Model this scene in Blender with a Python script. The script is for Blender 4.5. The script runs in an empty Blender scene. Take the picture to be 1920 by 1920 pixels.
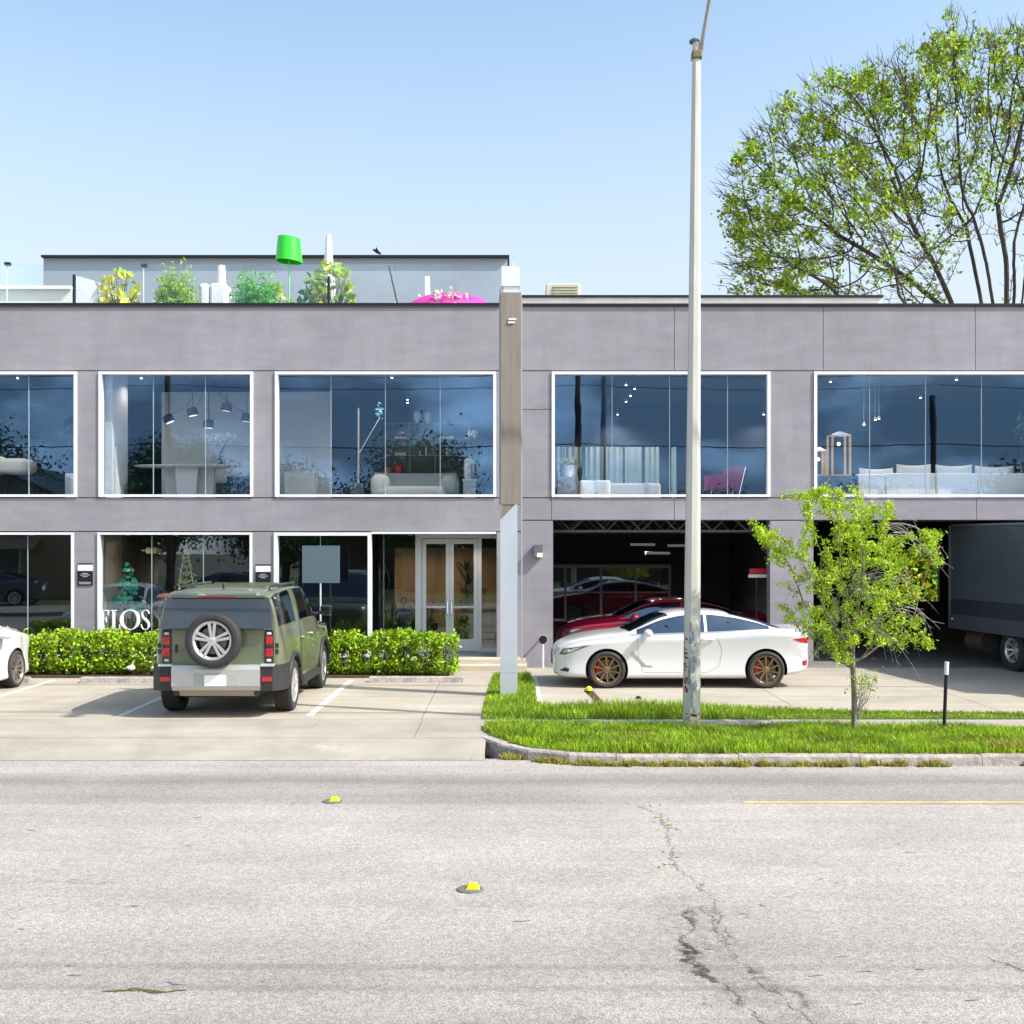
import bpy, bmesh, math, random
import numpy as np
from mathutils import Vector, Matrix
R = math.radians
random.seed(7); np.random.seed(7)
scene = bpy.context.scene
COL = scene.collection

# ---------------------------------------------------------------- camera, world, sun
H = 2.62; F = 2200.0; HOR = 1018.0       # eye height, focal length and horizon row in photo pixels
cam_d = bpy.data.cameras.new('camera'); cam = bpy.data.objects.new('camera', cam_d); COL.objects.link(cam)
cam.location = (0, 0, H); cam.rotation_euler = (R(90), 0, 0)
cam_d.sensor_width = 36; cam_d.lens = 36 * F / 1920; cam_d.shift_y = (HOR - 960) / 1920
cam_d.clip_start = .1; cam_d.clip_end = 2000
scene.camera = cam
SUN = Vector((.93, -.36, 1.0)).normalized()
sun_el = math.asin(SUN.z); sun_az = math.atan2(SUN.x, SUN.y)
sd = bpy.data.lights.new('sun', 'SUN'); sd.energy = 3.9; sd.angle = R(.53); sd.color = (1, .95, .86)
so = bpy.data.objects.new('sun', sd); COL.objects.link(so); so.location = (30, -20, 40)
so.rotation_euler = SUN.to_track_quat('Z', 'Y').to_euler()
world = bpy.data.worlds.new('World'); scene.world = world; world.use_nodes = True
nt = world.node_tree; nt.nodes.clear()
def N(nt, t, **kw):
    n = nt.nodes.new(t)
    for k, v in kw.items():
        if k.startswith('i_'): n.inputs[k[2:].replace('_', ' ')].default_value = v
        else: setattr(n, k, v)
    return n
def L(nt, a, b): nt.links.new(a, b)
wo = N(nt, 'ShaderNodeOutputWorld'); bg = N(nt, 'ShaderNodeBackground'); bg.inputs[1].default_value = .15
sky = N(nt, 'ShaderNodeTexSky', sky_type='NISHITA', sun_disc=False, sun_elevation=sun_el, sun_rotation=sun_az,
        altitude=0, air_density=1.0, dust_density=2.2, ozone_density=1.2)
tc = N(nt, 'ShaderNodeTexCoord'); mp = N(nt, 'ShaderNodeMapping'); mp.inputs['Scale'].default_value = (1, 1, 2.0)
no = N(nt, 'ShaderNodeTexNoise'); no.inputs['Scale'].default_value = 6.5; no.inputs['Detail'].default_value = 9; no.inputs['Roughness'].default_value = .55
rp = N(nt, 'ShaderNodeValToRGB'); rp.color_ramp.elements[0].position = .47; rp.color_ramp.elements[1].position = .74
sep = N(nt, 'ShaderNodeSeparateXYZ'); mr = N(nt, 'ShaderNodeMapRange'); mr.inputs[1].default_value = .15; mr.inputs[2].default_value = -.25
mu = N(nt, 'ShaderNodeMath', operation='MULTIPLY'); mu2 = N(nt, 'ShaderNodeMath', operation='MULTIPLY'); mu2.inputs[1].default_value = .75
mx = N(nt, 'ShaderNodeMixRGB'); mx.inputs[2].default_value = (20, 20, 20, 1)
gain = N(nt, 'ShaderNodeMixRGB', blend_type='MULTIPLY'); gain.inputs[0].default_value = 1; gain.inputs[2].default_value = (1.14, 1.18, 1.08, 1)
hz = N(nt, 'ShaderNodeMapRange', interpolation_type='SMOOTHSTEP'); hz.inputs[1].default_value = .48; hz.inputs[2].default_value = .05; hz.inputs[3].default_value = 0; hz.inputs[4].default_value = .86
hm = N(nt, 'ShaderNodeMixRGB'); hm.inputs[2].default_value = (3.05, 3.18, 3.5, 1)
L(nt, tc.outputs['Generated'], mp.inputs[0]); L(nt, mp.outputs[0], no.inputs[0]); L(nt, no.outputs[0], rp.inputs[0])
L(nt, tc.outputs['Generated'], sep.inputs[0]); L(nt, sep.outputs['Y'], mr.inputs[0])
cl = N(nt, 'ShaderNodeMapRange'); cl.inputs[1].default_value = .55; cl.inputs[2].default_value = .2; L(nt, sep.outputs['Z'], cl.inputs[0]); mu3 = N(nt, 'ShaderNodeMath', operation='MULTIPLY'); L(nt, rp.outputs[0], mu3.inputs[0]); L(nt, cl.outputs[0], mu3.inputs[1]); L(nt, mu3.outputs[0], mu.inputs[0]); L(nt, mr.outputs[0], mu.inputs[1]); L(nt, mu.outputs[0], mu2.inputs[0])
L(nt, sky.outputs[0], gain.inputs[1]); L(nt, sep.outputs['Z'], hz.inputs[0]); L(nt, hz.outputs[0], hm.inputs[0]); L(nt, gain.outputs[0], hm.inputs[1]); L(nt, mu2.outputs[0], mx.inputs[0]); L(nt, hm.outputs[0], mx.inputs[1]); L(nt, mx.outputs[0], bg.inputs[0]); L(nt, bg.outputs[0], wo.inputs[0])
vs = scene.view_settings; vs.view_transform = 'Standard'; vs.look = 'None'; vs.gamma = 1; vs.use_curve_mapping = False
vs.exposure = .82
scene.cycles.max_bounces = 8; scene.cycles.transparent_max_bounces = 24

# ---------------------------------------------------------------- helpers
def s_at(Y): return F / Y
def P(px, py, Y): s = F / Y; return Vector(((px - 960) / s, Y, H - (py - HOR) / s))
def PX(px, Y): return (px - 960) * Y / F
def PZ(py, Y): return H - (py - HOR) * Y / F
def YG(py, z=0): return (H - z) * F / (py - HOR)
Y0 = 24.9
def xf(px): return PX(px, Y0)
def zf(py): return PZ(py, Y0)
OFF = {}
class MB:
    def __init__(s): s.v = []; s.f = []; s.m = []
    def add(s, vs, fs, mi=0):
        o = len(s.v); s.v += [tuple(v) for v in vs]; s.f += [tuple(i + o for i in f) for f in fs]; s.m += [mi] * len(fs); return s
    def box(s, x0, x1, y0, y1, z0, z1, mi=0, bev=0):
        if bev:
            b = min(bev, (x1 - x0) * .45, (y1 - y0) * .45, (z1 - z0) * .45)
            bm = bmesh.new(); r = bmesh.ops.create_cube(bm, size=1)
            for v in bm.verts: v.co = Vector(((x0 + x1) / 2 + v.co.x * (x1 - x0), (y0 + y1) / 2 + v.co.y * (y1 - y0), (z0 + z1) / 2 + v.co.z * (z1 - z0)))
            bmesh.ops.bevel(bm, geom=list(bm.edges), offset=b, segments=2, affect='EDGES', profile=.5)
            bm.verts.ensure_lookup_table()
            s.add([v.co for v in bm.verts], [[v.index for v in f.verts] for f in bm.faces], mi); bm.free(); return s
        v = [(x0, y0, z0), (x1, y0, z0), (x1, y1, z0), (x0, y1, z0), (x0, y0, z1), (x1, y0, z1), (x1, y1, z1), (x0, y1, z1)]
        return s.add(v, [(0, 3, 2, 1), (4, 5, 6, 7), (0, 1, 5, 4), (1, 2, 6, 5), (2, 3, 7, 6), (3, 0, 4, 7)], mi)
    def tube(s, pts, r, n=8, mi=0, cap=True):
        pts = [Vector(p) for p in pts]; rs = r if isinstance(r, (list, tuple)) else [r] * len(pts)
        vs = []; k = len(pts)
        for i, p in enumerate(pts):
            d = (pts[min(i + 1, k - 1)] - pts[max(i - 1, 0)]).normalized()
            a = Vector((0, 0, 1)) if abs(d.z) < .9 else Vector((1, 0, 0))
            u = d.cross(a).normalized(); w = d.cross(u)
            for j in range(n):
                t = 2 * math.pi * j / n; vs.append(p + (u * math.cos(t) + w * math.sin(t)) * rs[i])
        fs = [(i * n + j, i * n + (j + 1) % n, (i + 1) * n + (j + 1) % n, (i + 1) * n + j) for i in range(k - 1) for j in range(n)]
        if cap: fs += [tuple(range(n))[::-1], tuple(range((k - 1) * n, k * n))]
        return s.add(vs, fs, mi)
    def lathe(s, prof, c=(0, 0, 0), n=24, axis='z', mi=0):
        vs = []; k = len(prof)
        for (r, h) in prof:
            for j in range(n):
                t = 2 * math.pi * j / n; a, b = r * math.cos(t), r * math.sin(t)
                v = {'z': (a, b, h), 'y': (a, h, b), 'x': (h, a, b)}[axis]
                vs.append((v[0] + c[0], v[1] + c[1], v[2] + c[2]))
        fs = [(i * n + j, i * n + (j + 1) % n, (i + 1) * n + (j + 1) % n, (i + 1) * n + j) for i in range(k - 1) for j in range(n)]
        if axis == 'y': fs = [f[::-1] for f in fs]
        if prof[0][0] > 0: fs.append(tuple(range(n))[::-1])
        if prof[-1][0] > 0: fs.append(tuple(range((k - 1) * n, k * n)))
        return s.add(vs, fs, mi)
    def prism(s, poly, a0, a1, plane='xz', mi=0):
        n = len(poly)
        def mk(p, a): return {'xz': (p[0], a, p[1]), 'xy': (p[0], p[1], a), 'yz': (a, p[0], p[1])}[plane]
        vs = [mk(p, a0) for p in poly] + [mk(p, a1) for p in poly]
        fs = [tuple(range(n)), tuple(range(2 * n - 1, n - 1, -1))] + [(i, i + n, (i + 1) % n + n, (i + 1) % n) for i in range(n)]
        return s.add(vs, fs, mi)
    def grid(s, fn, nu, nv, mi=0, cyc=False):
        vs = [fn(i / (nu - 1), j / (nv - 1)) for i in range(nu) for j in range(nv)]
        fs = [(i * nv + j, (i + 1) * nv + j, (i + 1) * nv + j + 1, i * nv + j + 1) for i in range(nu - 1) for j in range(nv - 1)]
        return s.add(vs, fs, mi)
def mesh_of(name, mb, mats, smooth=False, off=(0, 0, 0)):
    me = bpy.data.meshes.new(name)
    V = np.array(mb.v, dtype=np.float32) if isinstance(mb, MB) else mb[0]
    me.from_pydata((V - np.array(off, dtype=np.float32)).tolist(), [], mb.f if isinstance(mb, MB) else mb[1])
    if not isinstance(mats, (list, tuple)): mats = [mats]
    for m in mats: me.materials.append(m)
    if isinstance(mb, MB) and len(mats) > 1: me.polygons.foreach_set('material_index', mb.m)
    if smooth:
        me.polygons.foreach_set('use_smooth', [True] * len(me.polygons))
        if smooth == 'auto':
            bm = bmesh.new(); bm.from_mesh(me)
            for e in bm.edges:
                if len(e.link_faces) == 2 and e.calc_face_angle(0) > R(38): e.smooth = False
            bm.to_mesh(me); bm.free()
    me.update(); return me
def obj(name, mb, mats, parent=None, smooth=False, label=None, kind=None):
    off = OFF.get(parent.name, (0, 0, 0)) if parent else (0, 0, 0)
    me = mesh_of(name, mb, mats, smooth, off)
    o = bpy.data.objects.new(name, me); COL.objects.link(o)
    if parent: o.parent = parent; OFF[o.name] = off
    if label: o['label'] = label
    if kind: o['kind'] = kind
    return o
def thing(name, label, cat, loc=(0, 0, 0), rotz=0, group=None, local=False):
    o = bpy.data.objects.new(name, None); COL.objects.link(o); o.empty_display_size = .2
    o.location = loc; o.rotation_euler = (0, 0, rotz); o['label'] = label; o['category'] = cat
    if group: o['group'] = group
    OFF[o.name] = (0, 0, 0) if local else tuple(loc)
    return o
def tag(o, label, cat, group=None):
    o['label'] = label; o['category'] = cat
    if group: o['group'] = group
    return o
def single(name, mb, mats, label, cat, group=None, smooth=False, kind=None):
    """a thing that is one mesh, its origin put at its base"""
    V = np.array(mb.v); c = (V.min(0) + V.max(0)) / 2; c[2] = V[:, 2].min()
    me = mesh_of(name, mb, mats, smooth, c); o = bpy.data.objects.new(name, me); COL.objects.link(o); o.location = c
    if kind: o['kind'] = kind
    return tag(o, label, cat, group)
def struct(name, mb, m, smooth=False): return obj(name, mb, m, kind='structure', smooth=smooth)
def copy_tree(o, loc=None, rotz=None, label=None, parent=None):
    c = o.copy(); COL.objects.link(c); OFF[c.name] = OFF.get(o.name, (0, 0, 0))
    if parent: c.parent = parent
    if loc is not None: c.location = loc
    if rotz is not None: c.rotation_euler = (0, 0, rotz)
    if label: c['label'] = label
    for ch in list(o.children): copy_tree(ch, parent=c)
    return c

# ---------------------------------------------------------------- materials
MC = {}
def mat(name, col, rough=.6, metal=0., var=0., vs=3., bump=0., bs=60., spec=.5, island=0., tr=0., emit=0., coat=0., hue=0., stretch=None):
    if name in MC: return MC[name]
    m = bpy.data.materials.new(name); m.use_nodes = True; nt = m.node_tree; b = nt.nodes['Principled BSDF']
    MC[name] = m
    b.inputs['Base Color'].default_value = (*col, 1); b.inputs['Roughness'].default_value = rough; b.inputs['Metallic'].default_value = metal
    b.inputs['Specular IOR Level'].default_value = spec; b.inputs['Coat Weight'].default_value = coat; b.inputs['Coat Roughness'].default_value = .04
    if emit: b.inputs['Emission Color'].default_value = (*col, 1); b.inputs['Emission Strength'].default_value = emit
    tcn = N(nt, 'ShaderNodeTexCoord'); vec = tcn.outputs['Object']
    if stretch:
        mpn = N(nt, 'ShaderNodeMapping'); mpn.inputs['Scale'].default_value = stretch; L(nt, vec, mpn.inputs[0]); vec = mpn.outputs[0]
    cur = None
    if var:
        n = N(nt, 'ShaderNodeTexNoise'); n.inputs['Scale'].default_value = vs; n.inputs['Detail'].default_value = 8; n.inputs['Roughness'].default_value = .62
        L(nt, vec, n.inputs[0]); r = N(nt, 'ShaderNodeMapRange'); r.inputs[1].default_value = .3; r.inputs[2].default_value = .7
        r.inputs[3].default_value = 1 - var; r.inputs[4].default_value = 1 + var; L(nt, n.outputs[0], r.inputs[0])
        hs = N(nt, 'ShaderNodeHueSaturation'); hs.inputs['Color'].default_value = (*col, 1); L(nt, r.outputs[0], hs.inputs['Value']); cur = hs.outputs[0]
        mr2 = N(nt, 'ShaderNodeMapRange'); mr2.inputs[3].default_value = max(rough - .12, .02); mr2.inputs[4].default_value = min(rough + .12, 1)
        L(nt, n.outputs[0], mr2.inputs[0]); L(nt, mr2.outputs[0], b.inputs['Roughness'])
    if island:
        g = N(nt, 'ShaderNodeNewGeometry'); hs2 = N(nt, 'ShaderNodeHueSaturation')
        if cur: L(nt, cur, hs2.inputs['Color'])
        else: hs2.inputs['Color'].default_value = (*col, 1)
        r1 = N(nt, 'ShaderNodeMapRange'); r1.inputs[3].default_value = 1 - island; r1.inputs[4].default_value = 1 + island
        L(nt, g.outputs['Random Per Island'], r1.inputs[0]); L(nt, r1.outputs[0], hs2.inputs['Value'])
        wn = N(nt, 'ShaderNodeTexWhiteNoise', noise_dimensions='1D'); L(nt, g.outputs['Random Per Island'], wn.inputs['W'])
        r2 = N(nt, 'ShaderNodeMapRange'); r2.inputs[3].default_value = .5 - hue; r2.inputs[4].default_value = .5 + hue
        L(nt, wn.outputs[0], r2.inputs[0]); L(nt, r2.outputs[0], hs2.inputs['Hue']); cur = hs2.outputs[0]
    if cur: L(nt, cur, b.inputs['Base Color'])
    if bump:
        n2 = N(nt, 'ShaderNodeTexNoise'); n2.inputs['Scale'].default_value = bs; n2.inputs['Detail'].default_value = 5
        L(nt, vec, n2.inputs[0]); bp = N(nt, 'ShaderNodeBump'); bp.inputs['Strength'].default_value = bump; bp.inputs['Distance'].default_value = .02
        L(nt, n2.outputs[0], bp.inputs['Height']); L(nt, bp.outputs[0], b.inputs['Normal'])
    if tr:
        t = N(nt, 'ShaderNodeBsdfTranslucent'); 
        if cur: L(nt, cur, t.inputs[0])
        else: t.inputs[0].default_value = (*col, 1)
        ms = N(nt, 'ShaderNodeMixShader'); ms.inputs[0].default_value = tr
        L(nt, b.outputs[0], ms.inputs[1]); L(nt, t.outputs[0], ms.inputs[2]); L(nt, ms.outputs[0], nt.nodes['Material Output'].inputs[0])
    return m
def glass(name, tint=(.8, .9, .95), refl=.1, rcol=(.8, .9, 1), rough=0.):
    m = bpy.data.materials.new(name); m.use_nodes = True; nt = m.node_tree; nt.nodes.clear()
    o = N(nt, 'ShaderNodeOutputMaterial'); t = N(nt, 'ShaderNodeBsdfTransparent'); t.inputs[0].default_value = (*tint, 1)
    g = N(nt, 'ShaderNodeBsdfGlossy'); g.inputs[0].default_value = (*rcol, 1); g.inputs['Roughness'].default_value = rough
    lw = N(nt, 'ShaderNodeLayerWeight'); lw.inputs[0].default_value = .5; fr = N(nt, 'ShaderNodeMath', operation='POWER'); fr.inputs[1].default_value = 5; L(nt, lw.outputs['Facing'], fr.inputs[0]); ad = N(nt, 'ShaderNodeMath', operation='MULTIPLY_ADD'); ad.inputs[1].default_value = .5; ad.inputs[2].default_value = refl + .04; ad.use_clamp = True
    ms = N(nt, 'ShaderNodeMixShader'); L(nt, fr.outputs[0], ad.inputs[0]); L(nt, ad.outputs[0], ms.inputs[0])
    nz = N(nt, 'ShaderNodeTexNoise'); nz.inputs['Scale'].default_value = .9; bp = N(nt, 'ShaderNodeBump'); bp.inputs['Strength'].default_value = .05; bp.inputs['Distance'].default_value = .02
    tcn = N(nt, 'ShaderNodeTexCoord'); L(nt, tcn.outputs['Object'], nz.inputs[0]); L(nt, nz.outputs[0], bp.inputs['Height']); L(nt, bp.outputs[0], g.inputs['Normal'])
    L(nt, t.outputs[0], ms.inputs[1]); L(nt, g.outputs[0], ms.inputs[2]); L(nt, ms.outputs[0], o.inputs[0]); return m
G_UP = glass('window_glass_blue', (.95, .965, .97), .045, (.27, .52, .90))
G_LOW = glass('window_glass_clear', (.88, .91, .92), .03, (.8, .9, 1))
G_RAIL = glass('railing_glass', (.965, .985, .99), .0, (.5, .78, 1))
G_CAR = glass('car_glass_tinted', (.10, .13, .15), .16, (.55, .75, 1))

def plaster(name, col):
    m = mat(name, col, .88, var=.0, bump=.12, bs=18, spec=.25); nt = m.node_tree; b = nt.nodes['Principled BSDF']
    g = N(nt, 'ShaderNodeNewGeometry')
    def nz(sc, scale, lo, hi):
        mp_ = N(nt, 'ShaderNodeMapping'); mp_.inputs['Scale'].default_value = sc; L(nt, g.outputs['Position'], mp_.inputs[0])
        n = N(nt, 'ShaderNodeTexNoise'); n.inputs['Scale'].default_value = scale; n.inputs['Detail'].default_value = 6; n.inputs['Roughness'].default_value = .6
        L(nt, mp_.outputs[0], n.inputs[0]); r = N(nt, 'ShaderNodeMapRange'); r.inputs[1].default_value = .32; r.inputs[2].default_value = .68
        r.inputs[3].default_value = lo; r.inputs[4].default_value = hi; L(nt, n.outputs[0], r.inputs[0]); return r.outputs[0]
    a = nz((1, 1, 1), .7, .90, 1.09); c = nz((1, 1, .16), 4, .955, 1.04); d = nz((.5, 1, 2), 2.5, .93, 1.07)
    m1 = N(nt, 'ShaderNodeMath', operation='MULTIPLY'); m2 = N(nt, 'ShaderNodeMath', operation='MULTIPLY')
    L(nt, a, m1.inputs[0]); L(nt, c, m1.inputs[1]); L(nt, m1.outputs[0], m2.inputs[0]); L(nt, d, m2.inputs[1])
    hs = N(nt, 'ShaderNodeHueSaturation'); hs.inputs['Color'].default_value = (*col, 1); L(nt, m2.outputs[0], hs.inputs['Value'])
    L(nt, nz((1, 1, 1), 1.6, .48, .52), hs.inputs['Hue'])
    L(nt, hs.outputs[0], b.inputs['Base Color']); return m
M_WALL = plaster('grey_stucco', (.278, .266, .300))
M_WALLB = mat('grey_stucco_backing', (.20, .19, .21), .9)
M_REVEAL = mat('reveal_plaster', (.5, .5, .5), .8)
M_WHITE = mat('white_frame_paint', (.78, .79, .82), .4, var=.04)
M_BLACK = mat('black_metal', (.012, .012, .016), .6, var=.1, spec=.3)
M_ALU = mat('aluminium', (.62, .66, .68), .35, .3, var=.05)
M_JOINT = mat('pale_glass_joint', (.30, .38, .44), .4)
M_DARKIN = mat('dark_interior', (.045, .042, .058), .8, var=.1)
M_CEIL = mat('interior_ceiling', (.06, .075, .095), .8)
M_FLOORIN = mat('interior_floor', (.16, .16, .17), .35, var=.1)
M_INWALL = mat('interior_white_wall', (.62, .66, .7), .8, var=.03)
M_CREAM = mat('cream_fabric', (.78, .75, .70), .9, var=.05, vs=8, bump=.2)
M_WARM = mat('warm_wood_panel', (.34, .19, .08), .55, var=.25, vs=1.2, stretch=(6, 6, .5))
M_SPOT = mat('lit_spot', (1, .93, .8), .5, emit=6)
M_PLANT = mat('leaf_green', (.12, .27, .025), .5, island=.45, hue=.03, tr=.3)
M_PLANT_D = mat('leaf_dark_green', (.02, .06, .015), .5, island=.4, hue=.03, tr=.2)
M_PLANT_Y = mat('leaf_yellow_green', (.62, .66, .02), .5, island=.4, hue=.05, tr=.3)
M_HEDGE = mat('hedge_leaf', (.27, .42, .014), .42, island=.6, hue=.035, tr=.25, var=.5, vs=3.2)
M_STEM = mat('brown_stem', (.10, .07, .045), .9)
M_SOIL = mat('dark_soil', (.06, .035, .02), .95, var=.4, vs=8, bump=.5)
M_PINK = mat('magenta_fabric', (.62, .01, .30), .7, var=.1)
M_GREENL = mat('green_lacquer', (.03, .62, .03), .35, var=.03)
M_WROUGH = mat('white_cover_cloth', (.74, .74, .78), .85, var=.07, vs=4, bump=.3, bs=12)
M_TYRE = mat('tyre_rubber', (.03, .028, .03), .8, var=.2, vs=20, bump=.3, bs=80)
M_RUB = mat('black_plastic', (.022, .022, .024), .55, var=.1)
M_RED = mat('red_lamp', (.42, .006, .012), .15, coat=1)
M_SILV = mat('silver_alloy', (.66, .66, .68), .3, .7)
M_BRONZE = mat('bronze_alloy', (.27, .18, .10), .3, .8)
M_CHROME = mat('chrome', (.8, .8, .82), .12, 1)
M_CONC = mat('kerb_concrete', (.33, .295, .275), .9, var=.4, vs=7, bump=.8, bs=22)
M_PAINTW = mat('white_road_paint', (.52, .51, .50), .8, var=.28, vs=14)
M_YEL = mat('yellow_reflector', (.75, .75, .01), .4)
ZR = -.13
# ---------------------------------------------------------------- ground, road, lot
def ground_mat(name, col, speck, sscale, bands=None, var=.12, vs=.6, bump=.3, streak=True, cracks=None):
    m = bpy.data.materials.new(name); m.use_nodes = True; nt = m.node_tree; b = nt.nodes['Principled BSDF']; b.inputs['Roughness'].default_value = .9; b.inputs['Specular IOR Level'].default_value = .25
    g = N(nt, 'ShaderNodeNewGeometry'); pos = g.outputs['Position']
    cur = None
    def mulv(o):
        nonlocal cur
        if cur is None: cur = o; return
        mm = N(nt, 'ShaderNodeMath', operation='MULTIPLY'); L(nt, cur, mm.inputs[0]); L(nt, o, mm.inputs[1]); cur = mm.outputs[0]
    def nz(scale, lo, hi, sc=(1, 1, 1), det=6, a=.35, bb=.65):
        mp_ = N(nt, 'ShaderNodeMapping'); mp_.inputs['Scale'].default_value = sc; L(nt, pos, mp_.inputs[0])
        n = N(nt, 'ShaderNodeTexNoise'); n.inputs['Scale'].default_value = scale; n.inputs['Detail'].default_value = det; n.inputs['Roughness'].default_value = .65
        L(nt, mp_.outputs[0], n.inputs[0]); r = N(nt, 'ShaderNodeMapRange'); r.inputs[1].default_value = a; r.inputs[2].default_value = bb; r.inputs[3].default_value = lo; r.inputs[4].default_value = hi
        L(nt, n.outputs[0], r.inputs[0]); return r.outputs[0], n.outputs[0]
    v, _ = nz(vs, 1 - var, 1 + var); mulv(v)
    if streak: v, _ = nz(1.2, .93, 1.06, (.25, 2.2, 1)); mulv(v)
    fine, fh = nz(sscale, 1 - speck, 1 + speck * .6, det=3, a=.38, bb=.62); mulv(fine)
    if speck > .2:
        v, _ = nz(sscale * .28, .86, 1.1, det=2); mulv(v)
        vo = N(nt, 'ShaderNodeTexVoronoi'); vo.inputs['Scale'].default_value = sscale * .45; L(nt, pos, vo.inputs[0])
        r = N(nt, 'ShaderNodeMapRange'); r.inputs[1].default_value = .05; r.inputs[2].default_value = .22; r.inputs[3].default_value = .55; r.inputs[4].default_value = 1.02; L(nt, vo.outputs['Distance'], r.inputs[0]); mulv(r.outputs[0])
    if bands:
        sp = N(nt, 'ShaderNodeSeparateXYZ'); 
        nn = N(nt, 'ShaderNodeTexNoise'); nn.inputs['Scale'].default_value = .5; L(nt, pos, nn.inputs[0]); 
        L(nt, pos, sp.inputs[0]); ad = N(nt, 'ShaderNodeMath', operation='MULTIPLY_ADD'); ad.inputs[1].default_value = .22; L(nt, nn.outputs[0], ad.inputs[0]); L(nt, sp.outputs['Y'], ad.inputs[2])
        r = N(nt, 'ShaderNodeMapRange'); r.inputs[1].default_value = 4; r.inputs[2].default_value = 16; L(nt, ad.outputs[0], r.inputs[0])
        cr = N(nt, 'ShaderNodeValToRGB'); el = cr.color_ramp.elements
        while len(el) > 2: el.remove(el[0])
        for i, (y, val) in enumerate(bands):
            e = el[i] if i < 2 else el.new((y - 4) / 12)
            e.position = (y - 4) / 12; e.color = (val, val, val, 1)
        L(nt, r.outputs[0], cr.inputs[0]); mulv(cr.outputs[0])
    if cracks:
        def vm(op, a, b_=None, sc=None):
            n = N(nt, 'ShaderNodeVectorMath', operation=op)
            for i, q in enumerate((a, b_)):
                if q is None: continue
                if isinstance(q, tuple): n.inputs[i].default_value = q
                else: L(nt, q, n.inputs[i])
            if sc is not None: L(nt, sc, n.inputs['Scale'])
            return n
        n1 = N(nt, 'ShaderNodeTexNoise'); n1.inputs['Scale'].default_value = 3.2; n1.inputs['Detail'].default_value = 8; n1.inputs['Roughness'].default_value = .72; L(nt, pos, n1.inputs[0])
        dpos = vm('MULTIPLY_ADD', n1.outputs['Color'], (.42, .42, 0)); L(nt, pos, dpos.inputs[2]); dpos = vm('MULTIPLY', vm('SUBTRACT', dpos.outputs[0], (.21, .21, 0)).outputs[0], (1, 1, 0)).outputs[0]
        n2 = N(nt, 'ShaderNodeTexNoise'); n2.inputs['Scale'].default_value = 7; n2.inputs['Detail'].default_value = 7; n2.inputs['Roughness'].default_value = .75; L(nt, pos, n2.inputs[0])
        for pts_, w0, w1, dark, nlo, nhi in cracks:
            P3 = [(PX(a, YG(c, ZR)), YG(c, ZR), 0) for a, c in pts_]; best = None
            for a, c in zip(P3[:-1], P3[1:]):
                ab = tuple(c[i] - a[i] for i in range(3)); l2 = sum(q * q for q in ab); v = vm('SUBTRACT', dpos, a).outputs[0]
                dt = vm('DOT_PRODUCT', v, tuple(q / l2 for q in ab)); cl_ = N(nt, 'ShaderNodeClamp'); L(nt, dt.outputs['Value'], cl_.inputs[0])
                pr = N(nt, 'ShaderNodeVectorMath', operation='SCALE'); pr.inputs[0].default_value = ab; L(nt, cl_.outputs[0], pr.inputs['Scale'])
                ds = vm('DISTANCE', v, pr.outputs[0]).outputs['Value']
                if best is None: best = ds
                else: mn = N(nt, 'ShaderNodeMath', operation='MINIMUM'); L(nt, best, mn.inputs[0]); L(nt, ds, mn.inputs[1]); best = mn.outputs[0]
            r = N(nt, 'ShaderNodeMapRange', interpolation_type='SMOOTHSTEP'); r.inputs[1].default_value = w0; r.inputs[2].default_value = w1; r.inputs[3].default_value = 1; r.inputs[4].default_value = 0; L(nt, best, r.inputs[0])
            q = N(nt, 'ShaderNodeMapRange'); q.inputs[1].default_value = nlo; q.inputs[2].default_value = nhi; L(nt, n2.outputs[0], q.inputs[0])
            m_ = N(nt, 'ShaderNodeMath', operation='MULTIPLY'); L(nt, r.outputs[0], m_.inputs[0]); L(nt, q.outputs[0], m_.inputs[1])
            f = N(nt, 'ShaderNodeMapRange'); f.inputs[3].default_value = 1; f.inputs[4].default_value = dark; L(nt, m_.outputs[0], f.inputs[0]); mulv(f.outputs[0])
    hs = N(nt, 'ShaderNodeHueSaturation'); hs.inputs['Color'].default_value = (*col, 1); L(nt, cur, hs.inputs['Value']); L(nt, hs.outputs[0], b.inputs['Base Color'])
    bp = N(nt, 'ShaderNodeBump'); bp.inputs['Strength'].default_value = bump; bp.inputs['Distance'].default_value = .01; L(nt, fh, bp.inputs['Height']); L(nt, bp.outputs[0], b.inputs['Normal'])
    return m
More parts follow.
